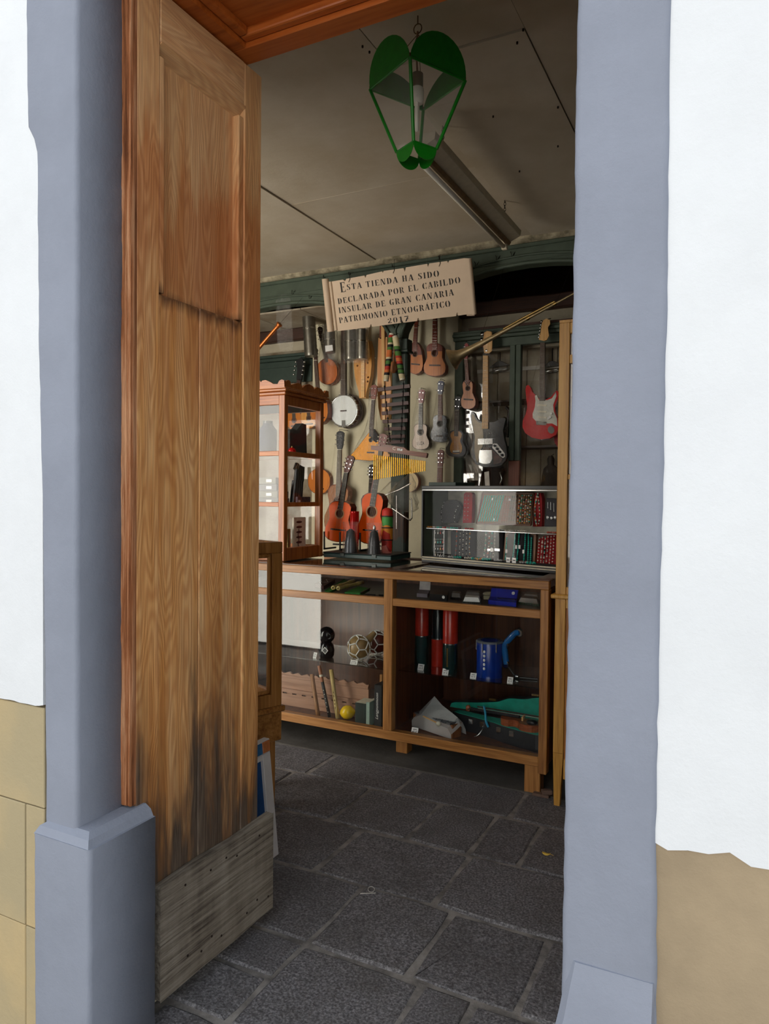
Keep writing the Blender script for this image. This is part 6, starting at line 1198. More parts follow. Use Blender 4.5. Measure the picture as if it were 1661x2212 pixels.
def gourd(label, x, y, rx, Y, col, lx):
    o = at(*cq('J', x, y), Y=Y); k = (at(751, 1400, Y=Y)-at(750, 1400, Y=Y)).length/5.358; R_ = rx*k; o.z = SZL+R_*1.085; r = thing('netted_gourd', label, 'shaker', o-V((0, 0, R_*1.085)))
    M().ball(o, R_, 18, 12).obj('gourd', plain('gourd_%d' % x, col, .4, 0, .15), r); M().lathe([(R_*.35, 0), (R_*.28, R_*.4), (R_*.2, R_*.9)], o+V((R_*.5, R_*.5, R_*.55)), (.5, .5, .7), 12).obj('neck', MATS['gourd_%d' % x], r)
    m = M(); dirs = []
    for th, n_, off in ((18, 5, 0), (52, 5, 36), (88, 10, 0), (125, 5, 0)):
        for j in range(n_): a = radians(th); b = 2*pi*(j+off/72)/n_; dirs.append((th, V((sin(a)*cos(b), -cos(a), sin(a)*sin(b)))))
    def arc(a, b):
        for k_ in range(1, 8): v_ = a.lerp(b, k_/8).normalized(); m.ball(o+v_*R_*1.03, R_*.06, 6, 4)
    A = [d for t, d in dirs if t == 18]; B = [d for t, d in dirs if t == 52]; C = [d for t, d in dirs if t == 88]
    A2 = [V((sin(radians(30))*cos(2*pi*j/5), -cos(radians(30)), sin(radians(30))*sin(2*pi*j/5))) for j in range(5)]; B2 = [V((sin(radians(58))*cos(2*pi*j/5), -cos(radians(58)), sin(radians(58))*sin(2*pi*j/5))) for j in range(5)]
    for j in range(5): arc(A2[j], A2[(j+1) % 5]); arc(A2[j], B2[j]); arc(B2[j], C[(2*j+1) % 10]); arc(B2[(j+1) % 5], C[(2*j+1) % 10])
    for j in range(10): arc(C[j], C[(j+1) % 10])
    m.obj('bead_net', white_p, r, 0, 'stuff'); M().tube([o+V((cos(t)*R_*.5, -R_*.3+sin(t)*R_*.7, -R_*.94)) for t in [2*pi*k_/16 for k_ in range(16)]], R_*.035, 5, True).obj('bead_loop', ivory, r); return r, o, R_
gourd('pale calabash shaker in a white bead net on the glass shelf', 1212, 320, 118, CY+.2, (150, 122, 80), 0); r, o, R_ = gourd('dark red calabash shaker in a white bead net behind the pale one', 1420, 275, 112, CY+.38, (92, 36, 26), 0); M().box(o.x-.022, o.x+.004, o.y-R_-.012, o.y-R_-.01, o.z-.005, o.z+.03).obj('label', white_p, r)
# flutes, fruit shaker, books, zither on the compartment floor
def jp0(x, y, z=BZ): return at(*cq('J', x, y), Z=z)
def flute(label, a, b, hw, col, holes, top=None):
    A = jp0(*a); A.y = min(max(A.y, CY+.068), CY+.09); Y1 = A.y+.03; B = at(*cq('J', *b), Y=Y1); k = (at(701, 1500, Y=Y1)-at(700, 1500, Y=Y1)).length/5.358; rr = hw*k; A.z = BZ+rr*.35; d = B-A; L = d.length
    r = thing('flute', label, 'flute', A); M().lathe([(rr*.7, -.001), (rr, 0), (rr*.97, L*.25), (rr*1.03, L*.28), (rr*.95, L*.32), (rr*.95, L*.7), (rr, L)], A, d, 12).obj('tube', col, r); hd_ = V((.15, -1, .1)).normalized()
    cut(r.children[0], [(A, d, rr*.66, .06)]+([(A+d*t+hd_*rr*1.1, -hd_, rr*.26, rr*.95) for t in holes] if not top else []))
    if top:
        for t in holes: M().lathe([(rr*.24, 0), (rr*.24, .001)], A+d*t+hd_*rr*.96, hd_, 8).obj('finger_hole_ring', ivory, r)
    if top: M().lathe([(rr*1.02, L*.68), (rr*1.04, L)], A, d, 12).obj('wooden_head', top, r); M().lathe([(rr*1.08, L*.78), (rr*1.08, L*.82)], A, d, 12).obj('ring', ivory, r)
flute('plain brown cane flute leaning beside the black flute', (692, 1082), (662, 568), 21, wood('cane', [(136, 92, 56), (164, 118, 78)], 'Z', .5), ())
flute('black flute with wooden head joint leaning in the counter', (868, 1072), (745, 470), 17, black, (.1, .2, .28, .36, .44, .52), wood('flute_head', [(128, 70, 34), (160, 96, 54)], 'Z', .4))
flute('pale bamboo flute with six dark holes', (962, 1092), (885, 515), 21, plain('pale_bamboo', (190, 164, 104), .45), (.22, .3, .37, .45, .53))
Yz = CY+.165; q = [at(*cq('J', x, y), Y=Yz) for x, y in ((150, 1010), (1300, 1010))]; x0, x1 = q[0].x, q[1].x; zt = at(*cq('J', 1200, 680), Y=Yz).z
r = thing('scalloped_box', 'long pale wooden box with a scalloped top edge and a row of slots', 'box', ((x0+x1)/2, Yz+.03, BZ)); bxw = wood('pinkish_plywood', [(130, 92, 70), (154, 114, 90), (164, 124, 100)], 'X', .6, 60, .06, .05); n = 72
wav = [(x0+(x1-x0)*i/n, zt+.008*math.sin(i*.95)*abs(math.sin(i*.475))) for i in range(n+1)]; M().prism([(x0, BZ+.1)]+wav+[(x1, BZ+.1)], Yz+.016, Yz+.03).obj('scalloped_board', bxw, r)
M().box(x0, x1, Yz+.012, Yz+.02, zt-.03, zt-.012).obj('upper_strip', bxw, r, .002); M().box(x0, x1, Yz, Yz+.008, BZ, BZ+.07).obj('box_front', bxw, r, .001); M().box(x0, x1, Yz, Yz+.008, BZ+.078, BZ+.1).obj('box_front', bxw, r, .001); M().box(x0, x1, Yz+.042, Yz+.05, BZ, BZ+.1).obj('box_back', bxw, r); M().box(x0, x1, Yz+.008, Yz+.042, BZ+.094, BZ+.1).obj('box_top', bxw, r); M().box(x0, x1, Yz+.008, Yz+.042, BZ, BZ+.006).obj('box_floor', bxw, r)
us = [x0+(x1-x0)*(.06+.1*k) for k in range(9)]
for a, b in zip([x0]+[u_+.03 for u_ in us], us+[x1]): M().box(a, b, Yz, Yz+.008, BZ+.07, BZ+.078).obj('slot_bar', bxw, r)
for a in (x0, x1-.006): M().box(a, a+.006, Yz+.008, Yz+.042, BZ, BZ+.1).obj('box_end', bxw, r)
A = at(*cq('J', 1072, 1000), Y=CY+.105); kk = (at(751, 1540, Y=A.y)-at(750, 1540, Y=A.y)).length/5.358; R_ = 70*kk
r = thing('lemon_shaker', 'yellow lemon-shaped shaker on the counter floor', 'shaker', V((A.x, A.y, BZ))); M().lathe([(.002, -R_*1.12), (R_*.5, -R_*.88), (R_*.86, -R_*.5), (R_, 0), (R_*.88, R_*.55), (R_*.5, R_*.95), (R_*.2, R_*1.15), (.002, R_*1.3)], V((A.x, A.y, BZ+R_)), (1, .25, .2), 18).obj('shell', plain('lemon_yellow', (232, 190, 20), .25, 0, .05), r); M().ball(V((A.x+R_*1.2, A.y+R_*.3, BZ+R_*1.24)), R_*.16, 8, 5).obj('tip', MATS['lemon_yellow'], r)
def jbox(name, label, cat, px0, px1, pyt, pyb, mat, dep, yfix=None, ymin=.05):
    o = at(*cq('J', (px0+px1)/2, pyb), Z=BZ); Y = max(o.y, CY+ymin) if yfix is None else yfix; a, b = at(*cq('J', px0, pyb), Y=Y).x, at(*cq('J', px1, pyb), Y=Y).x; zt = at(*cq('J', px0, pyt), Y=Y).z; b = min(b, mx0-.004)
    r = thing(name, label, cat, ((a+b)/2, Y+dep/2, BZ)); return r, a, b, Y, zt
r, a, b, Y, zt = jbox('book', 'dark green book standing beside the lemon shaker', 'book', 1160, 1285, 895, 1165, None, .10); M().box(a, b, Y, Y+.10, BZ, zt).obj('cover', plain('dark_green_cover', (24, 40, 36), .5), r, .002); M().box(a+.004, b-.004, Y+.004, Y+.102, BZ+.003, zt+.0008).obj('pages', ivory, r)
r, a2, b2_, Y, zt = jbox('book', 'thin pale grey book standing against the dark green one', 'book', 1287, 1328, 893, 1155, None, .10, Y); M().box(b+.001, max(b2_, b+.014), Y, Y+.10, BZ, zt).obj('cover', plain('pale_green_cover', (150, 170, 158), .5), r, .002); M().box(b+.003, max(b2_, b+.014)-.002, Y+.004, Y+.102, BZ+.003, zt+.0008).obj('pages', ivory, r)
r, a, b, Y, zt = jbox('instrument_box', 'tall black box with white script lettering up its spine', 'box', 1378, 1470, 690, 1215, None, .09, None, .053); M().box(a, b, Y, Y+.09, BZ, zt).obj('carton', plain('black_carton', (26, 27, 30), .45), r, .003); m = M(); h_ = (zt-BZ); text_on(m, 'Langyunmoon', V((a+(b-a)*.62, Y-.0008, BZ+h_*.2)), (0, 0, 1), (-1, 0, 0), h_*.62, (b-a)*.40, .35); m.obj('lettering', white_p, r, 0, 'stuff')
r, a, b, Y, zt = jbox('wooden_strip', 'light wooden strip standing behind the black carton', 'wood', 1440, 1470, 570, 1215, None, .02, Y+.12); M().box(a, b, Y, Y+.012, BZ, zt).obj('strip', oakz, r, .002); M().box(a-.004, b, Y-.004, Y+.016, BZ, BZ+.02).obj('strip_foot', oakz, r, .002)
# --- jewellery
JI = JT.inverted()
def jl(x, y, d): return JI @ atp(*cq('G', x, y), JT @ V((0, d, 0)), JN)
BC = {'turq': (36, 168, 148), 'silver': (186, 186, 184), 'red': (170, 40, 34), 'pearl': (214, 206, 190), 'brown': (110, 66, 44), 'black': (30, 28, 28), 'coral': (196, 90, 70), 'green': (70, 110, 80), 'amber': (200, 130, 50)}
BM = {k: plain('bead_'+k, c, .25, .6 if k == 'silver' else 0, .1) for k, c in BC.items()}
def tier(P, g=0.0):
    lo_, hi_ = (JS+g, JH-.03-g) if sum(p.z for p in P)/len(P) > JS else (.034+g, JS-.0065-g)
    for p in P: p.z = min(max(p.z, lo_), hi_)
def strand(name, label, pts, d, step, rb_, mats, group, par=None, d2=None, cat='necklace'):
    P3 = [jl(x, y, d+(d2-d)*i/(len(pts)-1) if d2 is not None else d) for i, (x, y) in enumerate(pts)]; tier(P3, rb_*1.4); P3 = smooth_loop(P3, 6, False); acc = [0]
    for a, b in zip(P3, P3[1:]): acc.append(acc[-1]+(b-a).length)
    n_ = max(2, int(acc[-1]/step)); per = {}
    for i in range(n_+1):
        s_ = acc[-1]*i/n_; j = max(k for k in range(len(acc)) if acc[k] <= s_+1e-9); j = min(j, len(P3)-2); q = P3[j].lerp(P3[j+1], (s_-acc[j])/max(acc[j+1]-acc[j], 1e-9)); mk = mats[i % len(mats)]; rr = rb_*(random.uniform(.7, 1.4) if len(mats) > 2 else random.uniform(.92, 1.08)); per.setdefault(mk, M(JT)).ball(q, (rr, rr, rr), 6, 4)
    r = thing(name, label, cat, JT @ P3[-1], group); M(JT).tube(P3[::3]+[P3[-1]], .0007, 4).obj('thread', hookm, r)
    for mk, m in per.items(): m.obj('beads', BM[mk], r, 0, 'stuff')
    return r
def disp(name, label, pts, d, th, mat, d2=None, cat='display'):
    a = [jl(x, y, d) for x, y in pts]
    if d2 is not None: zmin, zmax = min(p.z for p in a), max(p.z for p in a); a = [jl(x, y, d+(d2-d)*(p.z-zmin)/(zmax-zmin)) for (x, y), p in zip(pts, a)]
    tier(a); r = thing(name, label, cat, JT @ (sum(a, V())/len(a))); m = M(JT); m.loft(a, [p+V((0, th, 0)) for p in a]); m.obj(name+'_panel', mat, r, .002); return r
velv = plain('black_velvet', (22, 22, 26), .95); rvel = plain('red_velvet', (140, 18, 24), .9)
r = disp('necklace_bust', 'black velvet necklace bust on the upper tier', [(330, 495), (318, 400), (330, 330), (368, 285), (400, 270), (450, 268), (490, 285), (524, 338), (500, 400), (462, 490)], .13, .03, velv); M(JT).box(jl(330, 495, .13).x, jl(460, 495, .13).x, .12, .2, JS, JS+.012).obj('foot', velv, r, .003)
strand('necklace', 'silver bead necklace on the black velvet bust', [(356, 292), (335, 350), (328, 420), (336, 480)], .126, .011, .0032, ['silver', 'black', 'silver'], 'necklaces in the showcase'); strand('necklace', 'silver bead necklace on the far side of the black velvet bust', [(490, 330), (470, 370), (456, 430), (458, 480)], .126, .011, .0032, ['silver', 'black', 'silver'], 'necklaces in the showcase')
r = disp('earring_stand', 'narrow red velvet stand pinned with tiny earrings', [(537, 492), (548, 215), (562, 195), (615, 195), (632, 215), (622, 492)], .14, .03, rvel)
for k in range(7):
    for s_ in (0, 1): M(JT).ball(jl(562+s_*30-k*1.5, 230+k*38, .137), .0032, 6, 4).obj('earring', BM['silver'], r)
tr = disp('bracelet_tray', 'brown tray leaning up and lined with rows of beads', [(672, 498), (730, 200), (1226, 205), (1196, 515)], .09, .012, plain('brown_felt_tray', (112, 88, 66), .9), .17, 'tray')
for a, b in (((672, 498), (730, 200)), ((730, 200), (1226, 205)), ((1226, 205), (1196, 515)), ((1196, 515), (672, 498))):
    f = lambda p: jl(p[0], p[1], .084 if p[1] > 400 else .166); M(JT).tube([f(a), f(b)], .005, 6).obj('tray_rim', dwood, tr)
for k in range(9): x = 742+k*22; strand('bracelet', 'turquoise bead string in the brown tray', [(x+12, 232), (x-20, 350), (x-48, 470)], .155, .0095, .0052, ['turq'], 'turquoise strings in the tray', None, .083, 'bracelet')
for k in range(6): x = 952+k*22; strand('bracelet', '%s bead string in the brown tray' % ('brown and black' if k > 2 else 'brown and coral'), [(x, 228), (x-18, 350), (x-36, 480)], .16, .008, .0036, ['brown', 'black', 'brown'] if k > 2 else ['brown', 'coral'], 'brown strings in the tray', None, .085, 'bracelet')
for k in range(6): x = 1085+k*22; strand('bracelet', 'mixed stone bead string in the brown tray', [(x+6, 228), (x-6, 350), (x-16, 490)], .16, .008, .0042, random.sample(['pearl', 'turq', 'amber', 'coral', 'black', 'silver', 'green', 'brown'], 5), 'mixed strings in the tray', None, .084, 'bracelet')
for x, y in ((826, 262), (836, 456), (945, 310), (990, 268)): M(JT).ball(jl(x, y, .10 if y > 400 else .15), (.006, .002, .007), 8, 5).obj('string_tag', white_p, tr)
r = disp('necklace_stand', 'red velvet necklace stand beside the brown tray', [(1215, 528), (1228, 300), (1238, 200), (1292, 200), (1306, 260), (1300, 528)], .14, .03, rvel)
strand('necklace', 'pearl and turquoise necklace on the narrow red stand', [(1262, 205), (1240, 320), (1236, 420), (1252, 515)], .136, .009, .0044, ['pearl', 'turq', 'pearl', 'amber'], 'necklaces in the showcase'); strand('necklace', 'pearl and stone necklace hanging second on the narrow red stand', [(1266, 208), (1278, 340), (1282, 430), (1268, 515)], .136, .009, .0044, ['pearl', 'green', 'pearl', 'red'], 'necklaces in the showcase')
r = disp('earring_card', 'dark grey earring card at the end of the upper tier', [(1330, 528), (1350, 250), (1450, 255), (1450, 528)], .13, .01, plain('dark_grey_card', (48, 46, 50), .8))
for x, y0, y1 in ((1362, 290, 345), (1388, 290, 360), (1420, 300, 380)): M(JT).tube([jl(x, y0, .127), jl(x, y1, .127)], .002, 5).obj('drop_earring', BM['silver'], r); M(JT).ball(jl(x, y1, .126), .004, 6, 4).obj('drop', BM['silver'], r)
for x, y in ((1358, 440), (1395, 445), (1430, 440)): M(JT).ball(jl(x, y, .126), (.010, .003, .010), 8, 5).obj('flower_earring', BM['silver'], r)
for k, (x, y, c) in enumerate(((230, 490, 'amber'), (285, 495, 'silver'), (320, 500, 'turq'), (375, 495, 'red'), (415, 505, 'turq'), (450, 508, 'turq'), (600, 500, 'red'), (925, 528, 'silver'), (985, 532, 'pearl'), (1045, 532, 'silver'), (1110, 535, 'pearl'), (1400, 530, 'coral'))):
    p = jl(x, y, .05); p.z = JS+.005; r = thing('bracelet', 'small %s stone bracelet lying on the glass shelf' % {'amber': 'amber', 'silver': 'silver', 'turq': 'turquoise', 'red': 'red', 'pearl': 'pearl', 'coral': 'coral'}[c], 'bracelet', JT @ V((p.x, .05, JS)), 'bracelets lying on the showcase shelf'); m = M(JT)
    for j in range(12): m.ball((p.x+cos(2*pi*j/12)*.024, .05+sin(2*pi*j/12)*.018, JS+.0045), .0045, 6, 4)
    m.obj('beads', BM[c], r, 0, 'stuff'); M(JT).tube([(p.x+cos(2*pi*j/12)*.024, .05+sin(2*pi*j/12)*.018, JS+.0045) for j in range(12)], .0012, 4, True).obj('cord', hookm, r)
# lower tier
r = thing('earring_rack', 'clear rack hung with rows of coloured drop earrings', 'rack', JT @ jl(305, 830, .06)); rk = jl(265, 560, .06), jl(355, 560, .06); zb_ = .034
for x in (262, 356): p = jl(x, 560, .06); M(JT).tube([(p.x, .06, p.z), (p.x, .06, zb_)], .0025, 6).obj('post', chrome, r)
for row, (y, cols_) in enumerate(((590, ['silver', 'pearl', 'red', 'silver']), (680, ['pearl', 'turq', 'turq', 'coral']), (745, ['silver', 'silver', 'amber', 'coral']), (810, ['pearl', 'silver', 'pearl', 'silver']))):
    a, b = jl(262, y-30, .06), jl(356, y-30, .06); M(JT).tube([a, b], .0015, 5).obj('rail', chrome, r)
    for k, c in enumerate(cols_): p = jl(272+k*24, y, .057); p.z = max(p.z, .042); m = M(JT); m.ball(p, (.004, .003, .007), 8, 5); m.tube([p, p+V((0, 0, .022))], .0007, 4); m.obj('drop_earring', BM[c], r)
bd = disp('necklace_board', 'wide black double-arched necklace board on the lower tier', [(420, 830), (420, 572), (470, 545), (560, 535), (650, 550), (690, 578), (730, 552), (800, 540), (880, 552), (928, 582), (922, 870)], .15, .02, velv)
mixs = [['silver', 'coral', 'silver'], ['silver', 'black', 'pearl', 'silver'], ['pearl', 'silver', 'black'], ['black', 'silver', 'pearl'], ['silver', 'pearl', 'amber']]
for k, x in enumerate((480, 515, 545, 578, 608)): strand('necklace', ['silver and coral', 'silver black and pearl', 'pearl led silver', 'black led silver', 'silver and amber'][k]+' bead necklace on the black double-arched board', [(x, 545), (x-4, 640), (x-8, 730), (x-14+k*3, 810)], .146, .0095, .0035, mixs[k], 'necklaces on the black board')
for k, x in enumerate((762, 795, 822, 850)): strand('necklace', ['silver turquoise and pearl', 'pearl and coral', 'silver and turquoise', 'silver and pearl'][k]+' bead necklace on the black double-arched board', [(x, 545), (x-2, 640), (x-8, 730), (x-20, 820)], .146, .0095, .0036, [['silver', 'turq', 'pearl'], ['pearl', 'coral', 'silver'], ['silver', 'turq', 'silver'], ['silver', 'pearl']][k], 'necklaces on the black board')
ab = disp('arched_board', 'arched wooden board with black face and turquoise strings', [(925, 890), (948, 600), (985, 570), (1050, 555), (1120, 555), (1190, 568), (1248, 605), (1235, 900)], .13, .02, wood('arch_frame_wood', [(96, 60, 34), (126, 84, 52)], 'Z', .5), None, 'display'); m = M(JT); a = [jl(x, y, .128) for x, y in ((950, 870), (966, 610), (1000, 585), (1060, 572), (1120, 572), (1180, 584), (1222, 615), (1212, 880))]; tier(a, .006); m.loft(a, [p+V((0, .004, 0)) for p in a]); m.obj('black_face', velv, ab)
for k, (x0, x1) in enumerate(((962, 948), (1048, 1020), (1084, 1062), (1145, 1128), (1174, 1168), (1202, 1192))): strand('necklace', 'turquoise bead string on the arched wooden board', [(x0, 600 if 0 < k < 5 else 640), ((x0+x1)/2+2, 720), (x1, 865)], .122, .0105, .0052, ['turq'], 'turquoise strings on the arched board')
for x, y in ((1055, 725), (1087, 725), (1125, 770), (960, 765)): M(JT).box(jl(x, y, .115).x-.006, jl(x, y, .115).x+.006, .113, .115, jl(x, y, .115).z-.01, jl(x, y, .115).z+.01).obj('string_tag', white_p, ab)
rb2 = disp('necklace_board', 'red velvet board with bead necklaces at the end of the lower tier', [(1250, 905), (1272, 655), (1320, 620), (1400, 608), (1480, 610), (1480, 910)], .13, .02, rvel)
for k, x in enumerate((1278, 1308, 1335, 1362, 1392, 1420)): strand('necklace', ['red and pearl', 'coral and pearl', 'turquoise black and pearl', 'red silver and pearl', 'coral and pearl', 'red and pearl'][k]+' bead necklace on the red velvet board', [(x+2, 640-k*4), (x-6, 760), (x-16, 900)], .124, .0085, .0042, [['pearl', 'red'], ['pearl', 'coral', 'pearl'], ['turq', 'pearl', 'black'], ['pearl', 'red', 'silver'], ['pearl', 'coral'], ['pearl', 'red']][k], 'necklaces on the red velvet board')
p = jl(825, 752, .06); r = thing('wrist_watch', 'steel wrist watch held up on the lower tier', 'watch', JT @ V((p.x, .06, .034))); M(JT).lathe([(.014, 0), (.014, .006), (.011, .008)], p, (0, -1, 0), 16).obj('watch_case', silv, r); M(JT).lathe([(.010, .0081), (.010, .0085)], p, (0, -1, 0), 14).obj('dial', white_p, r); M(JT).box(p.x+.014, p.x+.05, .057, .061, p.z-.006, p.z+.009).obj('strap', silv, r, .001); M(JT).box(p.x-.034, p.x-.013, .057, .061, p.z-.008, p.z+.005).obj('strap', silv, r, .001); M(JT).tube([(p.x+.01, .066, JS-.0065), (p.x+.01, .066, .034)], .003, 6).obj('stand_rod', clear, r)
for x, y, c in ((345, 840, 'silver'), (430, 835, 'silver'), (485, 830, 'turq'), (590, 835, 'pearl'), (660, 838, 'turq'), (690, 862, 'amber'), (765, 845, 'turq'), (880, 895, 'silver'), (1130, 912, 'silver'), (1200, 915, 'turq')):
    p = jl(x, y, .05); r = thing('bracelet', 'chunky %s bracelet lying on the floor of the showcase' % {'silver': 'silver', 'turq': 'turquoise', 'pearl': 'pearl', 'amber': 'amber'}[c], 'bracelet', JT @ V((p.x, .05, .034)), 'bracelets lying on the showcase floor'); m = M(JT)
    for j in range(9): m.ball((p.x+cos(2*pi*j/9)*.022, .05+sin(2*pi*j/9)*.018, .034+.006), .006*random.uniform(.7, 1.3), 6, 4)
    m.obj('stones', BM[c], r, 0, 'stuff'); M(JT).tube([(p.x+cos(2*pi*j/12)*.022, .05+sin(2*pi*j/12)*.018, .040) for j in range(12)], .0016, 4, True).obj('band', BM['silver'], r)
for lab, x, y in (('white label standing at the foot of the arched board', 975, 905), ('narrow white label beside the arched board label', 1033, 900)):
    p = jl(x, y, .03); r = thing('jewellery_label', lab, 'label', JT @ V((p.x, .03, .034))); M(JT).box(p.x-.012, p.x+.012, .03, .0312, .034, .062).obj('card', white_p, r); M(JT).box(p.x-.008, p.x+.008, .0292, .03, .045, .052).obj('print', ink, r)

# --- vitrine wares (standing close to its right-hand pane)
XV = -2.535; sh0, sh1, sh2 = vz0+.009, zs_[1]-.003, zs_[0]-.003
def vp(x, y): return at(*cq('O', x, y), X=XV)
r = thing('folded_bag', 'dark grey folded cloth bag on the vitrine top tier', 'bag', V((XV, vp(480, 700).y, sh2))); pts = [vp(x, y) for x, y in ((385, 700), (385, 520), (430, 505), (470, 520), (540, 430), (590, 450), (600, 700))]; pts = [V((p.x, p.y, max(p.z, sh2))) for p in pts]; pts[0].z = pts[-1].z = sh2; m = M(); m.loft(pts, [p-V((.05, 0, 0)) for p in pts]); m.obj('bag', plain('charcoal_fabric', (62, 62, 60), .9), r, .006)
p = vp(395, 720); r = thing('red_ball', 'small glossy red ball on the vitrine top tier', 'ball', V((XV+.01, p.y, sh2))); M().ball(V((XV+.01, p.y, sh2+.026)), .026, 14, 8).obj('ball', MATS['gloss_red'], r); M().lathe([(.006, .05), (.004, .06)], V((XV+.01, p.y, sh2)), (0, 0, 1), 8).obj('knob', brass, r)
r = thing('recorder_bundle', 'bundle of black recorders leaning in the vitrine middle tier', 'recorders', V((XV, vp(500, 1320).y, sh1)))
for k in range(4):
    a, b = vp(430+k*48, 1400), vp(480+k*42, 950+k*10); a.z = sh1+.002; M().lathe([(.011, 0), (.013, .01), (.012, (b-a).length*.6), (.015, (b-a).length*.64), (.013, (b-a).length)], a-V((.012*k, 0, 0)), b-a, 12).obj('recorder', black, r)
a, b = vp(455, 1010), vp(478, 945); M().lathe([(.0155, 0), (.016, (b-a).length)], a, b-a, 12).obj('silver_ferrule', chrome, r)
p = vp(500, 1360); r = thing('grey_box', 'mottled grey box at the foot of the black recorders', 'box', V((XV+.03, p.y, sh1))); q0, q1 = vp(425, 1360), vp(588, 1360); M().box(XV+.018, XV+.034, q0.y, q1.y, sh1, sh1+.05).obj('box', plain('mauve_mottle', (92, 82, 92), .7, 0, .3, .3, 60), r, .002); M().box(XV+.033, XV+.0355, q0.y+.008, q0.y+.03, sh1+.01, sh1+.03).obj('label', white_p, r)
p = vp(620, 1300); r = thing('black_cone', 'black wedge-shaped stand on the vitrine middle tier', 'stand', V((XV, p.y, sh1))); pts = [V((XV, vp(x, y).y, vp(x, y).z)) for x, y in ((592, 1400), (625, 1150), (640, 1150), (672, 1400))]; pts[0].z = pts[-1].z = sh1; k_ = max(0, max(q.y for q in pts)-(vY1-.042))
[(setattr(q, 'y', q.y-k_), setattr(q, 'x', q.x-.056)) for q in pts]; m = M(); m.loft(pts, [q-V((.04, 0, 0)) for q in pts]); m.obj('wedge', black, r, .003); M().box(XV-.057, XV-.054, pts[0].y+.006, pts[0].y+.03, sh1+.012, sh1+.04).obj('label', white_p, r)
p = vp(570, 1750); r = thing('bone_clappers', 'pale panel with a column of dark leaf-shaped slots in the vitrine', 'rattle', V((XV-.01, p.y, sh0))); q0, q1 = vp(490, 1880), vp(645, 1610); k_ = max(0, q1.y-(vY1-.04)); q0.y -= k_; q1.y -= k_; M().box(XV-.03, XV-.018, q0.y, q1.y, sh0, q1.z).obj('panel', ivory, r, .004)
for k in range(5): z = q1.z-.03-k*.032; M().ball(V((XV-.017, (q0.y+q1.y)/2-.01, z)), (.003, .034, .008), 12, 6).obj('leaf_slot', rosew, r)
p = vp(395, 1700); r = thing('brass_tube', 'tall polished brass tube at the vitrine corner', 'tube', V((XV-.04, p.y+.02, sh0))); M().lathe([(.022, 0), (.022, .17), (.018, .172)], V((XV-.04, p.y+.02, sh0)), (0, 0, 1), 16).obj('tube', brass, r); M().lathe([(.024, .08), (.024, .086)], V((XV-.04, p.y+.02, sh0)), (0, 0, 1), 16).obj('ring', brass, r)
p = vp(455, 1990); r = thing('toy_shaker', 'chain with three small coloured balls hanging in the vitrine', 'shaker', V((XV+.022, p.y, sh0)))
for dx, c in ((-.02, (226, 196, 40)), (.002, (20, 120, 130)), (.024, (224, 224, 224))): M().ball(V((XV+.022, p.y+dx, sh0+.016+(.008 if dx == .002 else 0))), .015, 10, 6).obj('ball', plain('ball_%d' % c[0], c, .3), r)
for k in range(16): c = V((XV+.022, p.y+.004*math.sin(k), sh0+.04+k*.0085)); M().tube([c+V((0, .004*cos(t), .006*sin(t))) for t in [2*pi*j/6 for j in range(6)]], .0013, 4, True).obj('chain_link', hookm, r)
r = thing('black_tray', 'black slanted tray on the vitrine floor', 'tray', V((XV+.0, vp(560, 1980).y, sh0))); q0, q1 = vp(470, 2000), vp(700, 1990); y0_, y1_ = q0.y+.05, min(q1.y, vY1-.05); M().prism([(y0_, sh0), (y1_, sh0), (y1_, sh0+.06), (y0_, sh0+.03)], XV-.0, XV+.036, 'X').obj('tray', blackm, r, .003); M().box(XV+.0, XV+.036, y0_-.001, y0_+.004, sh0, sh0+.036).obj('tray_lip', black, r)
YV = vY+.12
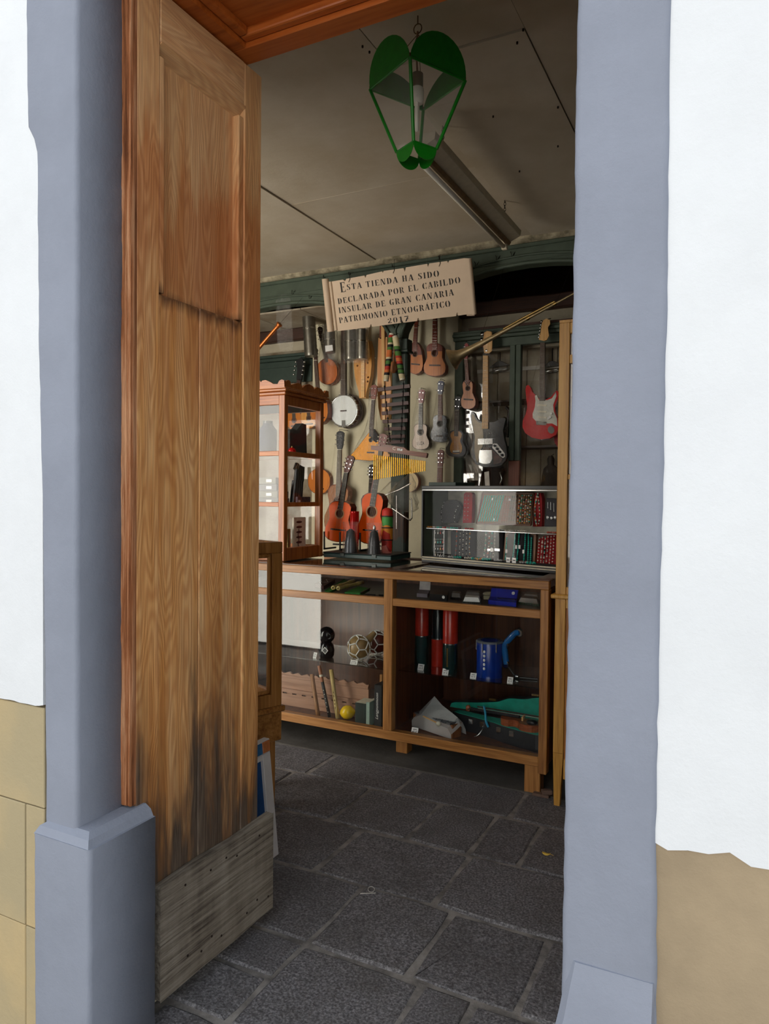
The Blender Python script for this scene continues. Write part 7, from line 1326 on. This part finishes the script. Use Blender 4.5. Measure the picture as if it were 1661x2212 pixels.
def vf(x, y): return at(*cq('O', x, y), Y=YV)
r = thing('blue_bottle', 'dark blue bottle-shaped case behind the vitrine front pane', 'case', vf(70, 740)); p = vf(70, 740); M().lathe([(.05, 0), (.056, .02), (.056, .16), (.03, .19), (.03, .21)], V((p.x, p.y+.03, sh2)), (0, 0, 1), 20).obj('case', plain('navy_cloth', (34, 40, 62), .8), r); M().lathe([(.031, .2), (.031, .215)], V((p.x, p.y+.03, sh2)), (0, 0, 1), 16).obj('cap', black, r)
for k, lab in enumerate(('grey carton at the bottom of the vitrine stack', 'grey carton second from the bottom of the vitrine stack', 'grey carton third from the bottom of the vitrine stack', 'pale grey carton on top of the vitrine stack')): p = vf(120, 1300); r = thing('carton', lab, 'box', V((p.x, YV+.06, sh1+k*.042)), 'cartons stacked in the vitrine'); M().box(p.x-.08, p.x+.07-.006*k, YV, YV+.12, sh1+k*.042, sh1+.041+k*.042).obj('carton_body', plain('grey_carton_%d' % (k % 2), (104+12*(k % 2), 104+12*(k % 2), 106), .7), r, .002); M().box(p.x-.02, p.x+.02, YV-.001, YV+.002, sh1+.012+k*.042, sh1+.03+k*.042).obj('end_label', white_p, r)

# --- left on the floor: a yellow leaf, and chalk marks
p = at(1180, 1845, Z=.002); r = thing('fallen_leaf', 'small yellow leaf lying on the flagstones', 'leaf', p); q = [p+V((cos(t)*.018, sin(t)*.010, .002+.003*cos(2*t))) for t in [2*pi*k/12 for k in range(12)]]; m = M(); m.loft(q, [x+V((0, 0, .0012)) for x in q]); m.obj('blade', plain('yellow_leaf', (214, 178, 70), .6), r); M().tube([p+V((.016, 0, .004)), p+V((.03, -.004, .003))], .001, 4).obj('stem', MATS['yellow_leaf'], r)
ch = plain('chalk', (190, 186, 180), .95); cz = .0045
M().tube([at(778, 1930, Z=cz), at(811, 1929, Z=cz)], .0016, 4).obj('chalk_mark', ch, fl); M().tube([at(802+7*cos(t), 1921+6*sin(t), Z=cz) for t in [2*pi*k/14 for k in range(14)]], .0016, 4, True).obj('chalk_mark', ch, fl)
